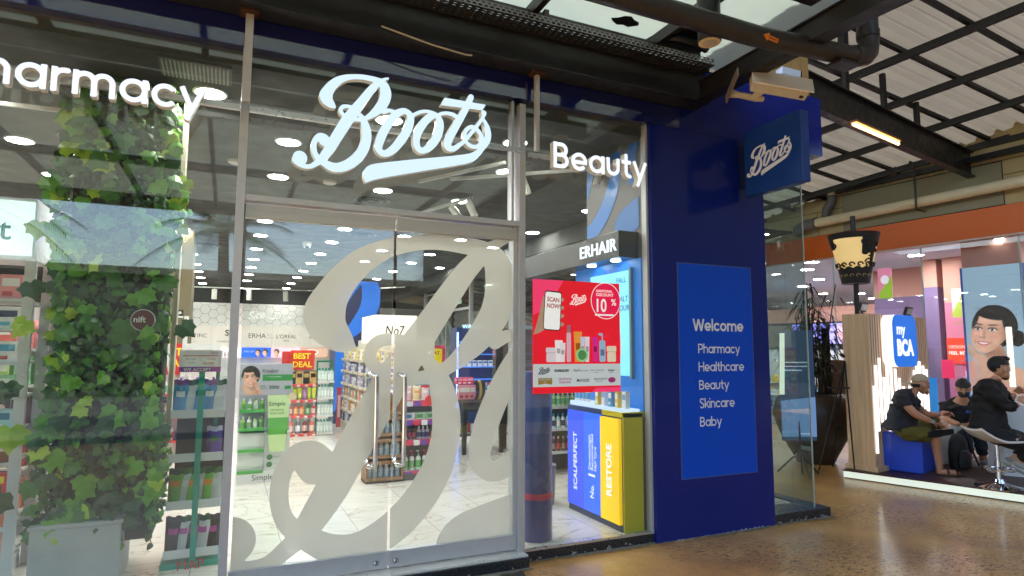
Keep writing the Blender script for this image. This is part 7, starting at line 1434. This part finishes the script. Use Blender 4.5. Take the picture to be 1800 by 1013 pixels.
def lerp(a, b, k): return tuple(a[i] + (b[i] - a[i]) * k for i in range(4))
def person(Pn, label, skin, shirt, sleeve, trou, trou_len, shoe, hairf, hn=((0, 0, 1), (0, 0, 1)), closed=(.5, .5), tilt=(0, 0, 0)):
    t = thing('person', label, 'person', (Pn['pel'][0], Pn['pel'][1], .1))
    n = dict(Pn); n['thR'] = lerp(n['hipR'], n['knR'], .5); n['thL'] = lerp(n['hipL'], n['knL'], .5)
    n['caR'] = lerp(n['knR'], n['anR'], .35)[:3] + (n['knR'][3] * .82,); n['caL'] = lerp(n['knL'], n['anL'], .35)[:3] + (n['knL'][3] * .82,)
    body = dict(n)
    for k in ('pel', 'belly', 'chest', 'up', 'hipR', 'hipL', 'shR', 'shL'): body[k] = n[k][:3] + (n[k][3] * .66,)
    vs_, fs_ = skin_geo(body, TOR + [('up', 'neck'), ('neck', 'nk2')] + ARM + [('pel', 'hipR'), ('hipR', 'thR'), ('thR', 'knR'), ('knR', 'caR'), ('caR', 'anR'), ('anR', 'heR'), ('pel', 'hipL'), ('hipL', 'thL'), ('thL', 'knL'), ('knL', 'caL'), ('caL', 'anL'), ('anL', 'heL')], 'pel')
    m = MB(); m.add(vs_, fs_)
    hd, fc = Vector(n['head'][:3]), Vector(n['face'][:3]); f = (fc - hd); f.z = 0; f.normalize(); sdx = Vector((f.y, -f.x, 0)); up_ = (Vector((0, 0, 1)) + f * tilt[0]).normalized(); ff = (f - up_ * f.dot(up_)).normalized()
    def hb(mm_, o_, rx, ry, rz2, mi=0, n2=16, cut=None):   # ellipsoid in head axes: ff, sdx, up
        b_ = MB().ball((0, 0, 0), 1, 1, 1, n2); 
        vv = [hd + ff * (o_[0] + v[0] * rx) + sdx * (o_[1] + v[1] * ry) + up_ * (o_[2] + v[2] * rz2) for v in b_.v]
        keepf = [f2 for f2 in b_.f if cut is None or all(cut(b_.v[i]) for i in f2)]
        mm_.add(vv, keepf, mi)
    hb(m, (0, 0, .015), .094, .076, .105); hb(m, (.035, 0, -.045), .058, .055, .068); hb(m, (.083, 0, -.115), .01, .01, .01); hb(m, (.075, 0, -.09), .024, .035, .025)
    hb(m, (.105, 0, -.018), .016, .012, .026); hb(m, (0, .078, -.01), .022, .01, .032); hb(m, (0, -.078, -.01), .022, .01, .032)
    hand(m, n['wrR'][:3], n['haR'][:3], hn[0], closed[0]); hand(m, n['wrL'][:3], n['haL'][:3], hn[1], closed[1])
    for s in 'RL':
        h_, to = Vector(n['he' + s][:3]), Vector(n['to' + s][:3]); m.tube([h_ - (to - h_).normalized() * .02, h_.lerp(to, .3), h_.lerp(to, .75), to], [.03, .036, .036, .02], 10)
    m.build('body', skin, t, smooth=True)
    e_ = MB(); hb(e_, (.088, .03, .012), .008, .012, .006, 0, 8); hb(e_, (.088, -.03, .012), .008, .012, .006, 0, 8); hb(e_, (.092, .03, .032), .006, .018, .004, 0, 8); hb(e_, (.092, -.03, .032), .006, .018, .004, 0, 8); e_.build('eyes', mat('dark_eye', (.02, .012, .01), .3), t)
    l_ = MB(); hb(l_, (.095, 0, -.07), .01, .022, .007, 0, 8); l_.build('lips', mat('lip_brown', s2l((150, 82, 72)), .5), t)
    k = sleeve; sn = dict(n); sn['slR'] = lerp(n['shR'], n['elR'], min(1, k)); sn['slL'] = lerp(n['shL'], n['elL'], min(1, k)); sn['pel'] = n['pel'][:3] + (n['pel'][3] * .86,); sn['belly'] = n['belly'][:3] + (n['belly'][3] * .92,); sn['shR'] = n['shR'][:3] + (.068,); sn['shL'] = n['shL'][:3] + (.068,); ed_ = TOR + [('up', 'shR'), ('shR', 'slR'), ('up', 'shL'), ('shL', 'slL'), ('up', 'nb')]
    sn['nb'] = lerp(n['up'], n['neck'], .55)[:3] + (.075,)
    if k < 1: sn['slR'] = sn['slR'][:3] + (.057,); sn['slL'] = sn['slL'][:3] + (.057,)
    if k > 1: ed_ += [('slR', 'fwR'), ('slL', 'fwL')]; sn['fwR'] = lerp(n['elR'], n['wrR'], .85); sn['fwL'] = lerp(n['elL'], n['wrL'], .85)
    a, b = skin_geo(sn, ed_, 'belly', .016, 3); a = crease(a, .008); MB().add(a, b).build('shirt', shirt, t, smooth=True)
    tn = dict(n); kk = trou_len; ed_ = [('belly2', 'pel'), ('pel', 'hipR'), ('pel', 'hipL'), ('hipR', 'thR'), ('hipL', 'thL')]; tn['belly2'] = lerp(n['pel'], n['belly'], .3)
    if kk < 1: tn['enR'] = lerp(n['hipR'], n['knR'], kk)[:3] + (.088,); tn['enL'] = lerp(n['hipL'], n['knL'], kk)[:3] + (.085,); ed_ += [('thR', 'enR'), ('thL', 'enL')]
    else: tn['cuR'] = lerp(n['knR'], n['anR'], .93)[:3] + (.055,); tn['cuL'] = lerp(n['knL'], n['anL'], .93)[:3] + (.055,); ed_ += [('thR', 'knR'), ('thL', 'knL'), ('knR', 'cuR'), ('knL', 'cuL')]
    a, b = skin_geo(tn, ed_, 'pel', .014, 3); a = crease(a, .007); MB().add(a, b).build('shorts' if kk < 1 else 'trousers', trou, t, smooth=True)
    for s in 'RL':
        h_, to = Vector(n['he' + s][:3]), Vector(n['to' + s][:3]); d = (to - h_).normalized(); an = Vector(n['an' + s][:3]); dn = (h_ - an); dn = (dn - d * dn.dot(d)); dn = dn.normalized() if dn.length > .01 else Vector((0, 0, -1)); sv3 = d.cross(dn)
        if shoe[0] == 'sandal':
            q = MB(); L_ = (to - h_).length + .06
            oc = [(-.035, .0), (-.03, .03), (L_ * .35, .038), (L_ * .75, .05), (L_ * .97, .03), (L_, 0), (L_ * .95, -.035), (L_ * .7, -.045), (L_ * .35, -.036), (-.03, -.03)]
            lo = [h_ + d * a_ + sv3 * b_ + dn * .028 for a_, b_ in oc]; hi = [p_ + dn * .022 for p_ in lo]; nn_ = len(oc); q.add(lo + hi, [tuple(range(nn_)), tuple(range(2 * nn_ - 1, nn_ - 1, -1))] + [(i_, (i_ + 1) % nn_, nn_ + (i_ + 1) % nn_, nn_ + i_) for i_ in range(nn_)])
            for ps in (.35, .75): c_ = h_ + d * ((L_ - .03) * ps); q.tube([c_ + sv3 * .045 * math.cos(w_) - dn * (.042 * math.sin(w_) - .012) for w_ in [math.pi * z_ / 8 for z_ in range(9)]], .013, 6)
            q.build('sandal', shoe[1], t, smooth=False)
        else:
            q = MB(); q.tube([h_ - d * .03, h_, h_.lerp(to, .35) - dn * .008, h_.lerp(to, .8), to + d * .03, to + d * .055], [.03, .045, .047, .044, .034, .014], 12); q.tube([h_ - d * .035 + dn * .03, h_.lerp(to, .5) + dn * .034, to + d * .045 + dn * .026], [.03, .036, .022], 8, 1)
            q.build('shoe', [shoe[1], shoe[2]], t, smooth=True)
    hairf(t, n, hb, ff, sdx, up_, hd)
    return t
P1 = {'pel':(7.463,4.959,0.606,0.155),'belly':(7.502,4.941,0.733,0.165),'chest':(7.518,4.934,0.902,0.150),'up':(7.543,4.922,1.016,0.120),'neck':(7.620,4.887,1.066,0.058),'nk2':(7.672,4.863,1.094,0.055),'head':(7.707,4.847,1.151,0.098),'face':(7.754,4.825,1.123,0.075),'chin':(7.745,4.830,1.052,0.040),'nose':(7.805,4.802,1.095,0.014),'shR':(7.312,4.830,0.986,0.075),'elR':(7.395,4.726,0.814,0.048),'wrR':(7.585,4.639,0.722,0.030),'haR':(7.679,4.618,0.697,0.032),'shL':(7.760,5.021,0.974,0.075),'elL':(8.004,4.997,0.772,0.045),'wrL':(8.050,4.833,0.775,0.030),'haL':(8.079,4.786,0.796,0.030),'hipR':(7.381,4.865,0.580,0.095),'knR':(7.686,4.703,0.570,0.068),'anR':(7.742,4.699,0.197,0.040),'heR':(7.732,4.704,0.136,0.035),'toR':(7.900,4.572,0.126,0.028),'hipL':(7.638,5.033,0.560,0.095),'knL':(8.209,4.925,0.697,0.065),'anL':(7.893,4.696,0.616,0.040),'heL':(7.855,4.647,0.610,0.035),'toL':(7.595,4.701,0.589,0.030)}
P2 = {'pel':(9.142,5.212,0.432,0.140),'belly':(9.135,5.215,0.557,0.140),'chest':(9.080,5.185,0.767,0.150),'up':(9.034,5.151,0.898,0.120),'neck':(8.976,5.101,0.942,0.055),'nk2':(8.942,5.072,0.976,0.055),'head':(8.934,5.054,1.070,0.098),'face':(8.873,5.016,1.020,0.075),'chin':(8.818,4.997,0.946,0.040),'nose':(8.777,4.961,0.992,0.014),'shR':(8.880,5.277,0.830,0.075),'elR':(8.779,5.213,0.651,0.050),'wrR':(8.648,4.965,0.615,0.030),'haR':(8.688,4.903,0.620,0.030),'shL':(9.172,5.055,0.854,0.075),'elL':(9.086,4.962,0.679,0.050),'wrL':(8.821,4.864,0.625,0.030),'haL':(8.748,4.865,0.643,0.030),'hipR':(9.015,5.215,0.422,0.090),'knR':(8.729,4.961,0.499,0.075),'anR':(8.819,4.975,0.192,0.045),'heR':(8.829,4.992,0.121,0.040),'toR':(8.732,4.850,0.100,0.035),'hipL':(9.188,5.135,0.423,0.090),'knL':(8.963,4.909,0.478,0.075),'anL':(9.040,4.929,0.170,0.045),'heL':(9.036,4.930,0.109,0.040),'toL':(8.966,4.797,0.107,0.035)}
P3 = {'pel':(7.658,4.099,0.673,0.160),'belly':(7.661,4.098,0.823,0.165),'chest':(7.675,4.092,1.030,0.160),'up':(7.706,4.077,1.174,0.125),'neck':(7.762,4.052,1.238,0.060),'nk2':(7.794,4.037,1.278,0.058),'head':(7.812,4.028,1.375,0.098),'face':(7.851,4.011,1.351,0.078),'chin':(7.868,4.003,1.279,0.040),'nose':(7.926,3.976,1.335,0.014),'shR':(7.469,3.988,1.168,0.080),'elR':(7.614,3.855,0.949,0.055),'wrR':(7.680,3.803,1.012,0.034),'haR':(7.725,3.782,1.051,0.034),'shL':(7.959,4.159,1.156,0.080),'elL':(8.141,4.131,0.997,0.055),'wrL':(8.093,4.043,1.086,0.034),'haL':(8.093,4.010,1.117,0.034),'hipR':(7.560,4.012,0.665,0.100),'knR':(7.844,3.794,0.539,0.075),'anR':(7.870,3.925,0.372,0.045),'heR':(7.848,3.957,0.345,0.040),'toR':(7.919,3.847,0.281,0.035),'hipL':(7.854,4.153,0.648,0.100),'knL':(8.306,4.000,0.531,0.075),'anL':(8.076,4.084,0.356,0.045),'heL':(8.001,4.118,0.340,0.040),'toL':(8.065,4.000,0.259,0.035)}
HAIR = mat('black_hair', (.008, .007, .007), .5, bump=(120, .5))
def wear1(t, n, hb, ff, sdx, up_, hd):
    h_ = MB(); hb(h_, (-.012, 0, .01), .098, .082, .1, 0, 16, lambda v: v[2] < .35 and (v[0] < -.05) and v[2] > -.65); h_.build('hair', HAIR, t, smooth=True)
    b_ = MB(); hb(b_, (.03, 0, -.05), .066, .062, .066, 0, 14, lambda v: v[2] < -.25 and v[0] > -.1); b_.build('beard', HAIR, t, smooth=True)
    CP = mat('beige_cap_cloth', s2l((190, 172, 140)), .8, bump=(90, .3)); c_ = MB(); hb(c_, (.0, 0, .03), .112, .09, .105, 0, 18, lambda v: v[2] > -.02)
    c_.obox(hd - ff * .20 + sdx * -.055 + up_ * .012, ff * .1, sdx * .11, up_ * .012 + ff * .002); c_.build('cap', CP, t, smooth=True)
    w_ = Vector(n['wrR'][:3]); d = (w_ - Vector(n['elR'][:3])).normalized(); MB().cyl(w_ - d * .045, w_ - d * .015, .036, n=16).build('watch', SB, t); sdn = Vector((-.6, -.8, .1)).normalized(); MB().cyl(w_ - d * .03 + sdn * .032, w_ - d * .03 + sdn * .045, .023, n=16).build('watch_face', mat('watch_grey', (.3, .3, .3), .3), t)
t = person(P1, 'bearded man in backward beige cap, dark tee and olive shorts on the blue cube', SK1, mat('charcoal_tee', (.02, .022, .03), .85, bump=(50, .3)), .55, mat('olive_cotton', s2l((98, 92, 34)), .85, bump=(35, .35)), .92, ('sandal', mat('black_sandal', (.015, .014, .014), .6)), wear1, ((0, 0, 1), (.3, .3, 1)), (.35, .7))
ph = Vector(P1['haL'][:3]) + Vector((.045, -.03, .045)); o = MB().obox(ph, Vector((.13, -.055, .045)), Vector((.02, .06, .02)), Vector((-.005, 0, .01))).build('phone', SB, bevel=.003); tag(o, 'black phone held up by the man in the beige cap', 'phone')
def wear2(t, n, hb, ff, sdx, up_, hd):
    h_ = MB(); hb(h_, (-.012, 0, .035), .104, .09, .098, 0, 16, lambda v: v[2] > -.1 or v[0] < -.35); h_.build('hair', HAIR, t, smooth=True)
    k_ = MB(); hb(k_, (.04, 0, -.06), .072, .066, .062, 0, 14, lambda v: v[0] > -.25 and v[2] < .75); k_.build('mask', mat('black_mask', (.012, .012, .013), .7), t, smooth=True)
t = person(P2, 'man in black face mask and dark polo shirt looking down at the table', mat('skin_tan', s2l((190, 140, 108)), .5, noise=(30, .06)), mat('black_polo', (.01, .011, .014), .85, bump=(50, .3)), .6, mat('dark_jeans', (.02, .03, .055), .8, bump=(60, .3)), 1.2, ('shoe', mat('grey_sneaker', (.3, .3, .3), .6), mat('sole_white', (.55, .55, .55), .5)), wear2, tilt=(.35, 0, 0))
cpos = Vector(P2['chest'][:3]) + Vector((-.14, -.14, -.02)); F = frame(tuple(cpos), tuple(Vector((.75, -.66, 0))), (0, 0, 1)); text('BCA', .05, F, col(60, 120, 210), t, .002, bold=.001)
o = MB().obox(Vector(P2['haL'][:3]) + Vector((-.09, -.06, .03)), Vector((.14, -.02, .01)), Vector((.02, .07, .01)), Vector((0, 0, .009))).build('phone', SB, bevel=.002); tag(o, 'black phone in both hands of the man wearing a mask', 'phone')
def wear3(t, n, hb, ff, sdx, up_, hd):
    h_ = MB(); hb(h_, (-.014, 0, .035), .112, .09, .1, 0, 16, lambda v: v[2] > -.05 or v[0] < -.3); hb(h_, (.05, 0, .1), .055, .07, .035, 0, 12); h_.build('hair', HAIR, t, smooth=True)
    b_ = MB(); hb(b_, (.055, 0, -.09), .048, .045, .045, 0, 12, lambda v: v[2] < -.2); b_.build('goatee', mat('stubble', (.05, .035, .03), .8), t, smooth=True)
t = person(P3, 'man in black long-sleeved shirt and trousers on the bar stool, facing right', mat('skin_fair', s2l((206, 156, 128)), .5, noise=(30, .06)), mat('black_shirt', (.008, .008, .009), .8, bump=(30, .4)), 1.2, mat('black_trousers', (.007, .007, .008), .8, bump=(30, .3)), 1.2, ('shoe', mat('grey_canvas_shoe', (.35, .35, .36), .6), mat('sole_white', (0, 0, 0))), wear3, ((.5, -.5, 1), (.5, -.5, 1)), (.9, .9))

# ------------------------------------------------------------ the street side behind the camera, seen only in the glass
t = thing('street_building', 'long low dark building across the road, seen reflected in the glass', 'building', (0, -22, 0))
m = MB().box(-45, -26, -.12, 40, -21, 4.6); m.build('wall', mat('dark_render', (.022, .024, .02), .8, noise=(1, .3)), t); MB().box(-45, -21.3, 4.601, 40, -20.8, 4.9).build('parapet', mat('parapet_grey', (.05, .05, .045), .8), t)
for i in range(17): MB().box(-40 + i * 4.7, -20.99, .6, -37.4 + i * 4.7, -20.97, 3.4).build('window', mat('dark_window', (.015, .018, .02), .15), t)
t = thing('tall_block', 'tall dark block across the road on the right, reflected in the navy wall', 'building', (24, -16, 0)); MB().box(9, -22, -.12, 60, -15, 12).build('wall', mat('dark_render', (0, 0, 0)), t)  # added unseen block, darkens what the navy wall mirrors
for i in range(10): MB().box(10 + i * 4.8, -14.99, 3.5, 12.6 + i * 4.8, -14.97, 6.5).build('window', mat('dark_window', (0, 0, 0)), t)
rp = random.Random(21)
def palm(x, y, h_, lb, fr_=2.3, n_=22):
    t = thing('palm_tree', lb, 'tree', (x, y, -.12), 'palm trees across the pavement'); z0 = -.12
    MB().tube([(x, y, z0), (x + .08, y, h_ * .5), (x, y, h_)], [.2, .15, .12], 12).build('trunk', mat('palm_bark', (.09, .07, .05), .9, bump=(14, .6)), t)
    m = MB(); c = Vector((x, y, h_))
    for i in range(n_):
        az = i * 2.4 + rp.uniform(-.2, .2); el = rp.uniform(-.1, 1.2); pts = []
        for k in range(9): s = k / 8; pts.append(c + Vector((math.cos(az), math.sin(az), 0)) * fr_ * s * math.cos(el * .6) + Vector((0, 0, fr_ * (math.sin(el) * s - .55 * s * s))))
        m.tube(pts, [.018 - .0018 * k for k in range(9)], 5)
        for k in range(34):
            s = .12 + .86 * k / 33; a = s * 8; j = min(7, int(a)); p = pts[j].lerp(pts[j + 1], a - j); tg = (pts[j + 1] - pts[j]).normalized(); sd2 = tg.cross(Vector((0, 0, 1))).normalized(); ln = fr_ * .30 * math.sin(math.pi * min(1, s * .8 + .12)) + .08
            for sg in (-1, 1): q = p + (sd2 * sg * .8 + tg * .6 + Vector((0, 0, -.15))) * ln; w2 = tg * .016; m.add([p - w2, p + w2, q], [(0, 1, 2)])
    m.build('crown', mat('palm_frond', (.03, .06, .02), .5, noise=(4, .3)), t)
palm(-4.6, -5.9, 4.3, 'palm tree reflected at the left edge of the left window', 2.0); palm(-.2, -8.6, 4.5, 'palm tree reflected just left of the glass doors', 1.9); palm(6.5, -9.0, 5.2, 'taller palm tree behind the photographer on the right', 2.4)
MC.get('dummy')
m = MB(); 
for i in range(2600):
    x = rp.uniform(-14, 12); y = rp.uniform(-18.5, -16.5); z = rp.uniform(0, 2.2 + .8 * math.sin(x * .7) + .4 * math.sin(x * 2.1)); s = rp.uniform(.08, .2); n3 = Vector((rp.gauss(0, 1), rp.gauss(0, 1), rp.gauss(0, 1))).normalized(); a = n3.orthogonal() * s; b = n3.cross(a.normalized()) * s; p = Vector((x, y, z))
    m.add([p - a, p - b, p + a, p + b], [(0, 1, 2, 3)])
tag(m.build('hedge', mat('hedge_green', (.02, .045, .015), .7)), 'dense dark green hedge across the road, seen only as a reflection', 'hedge', kind='stuff')
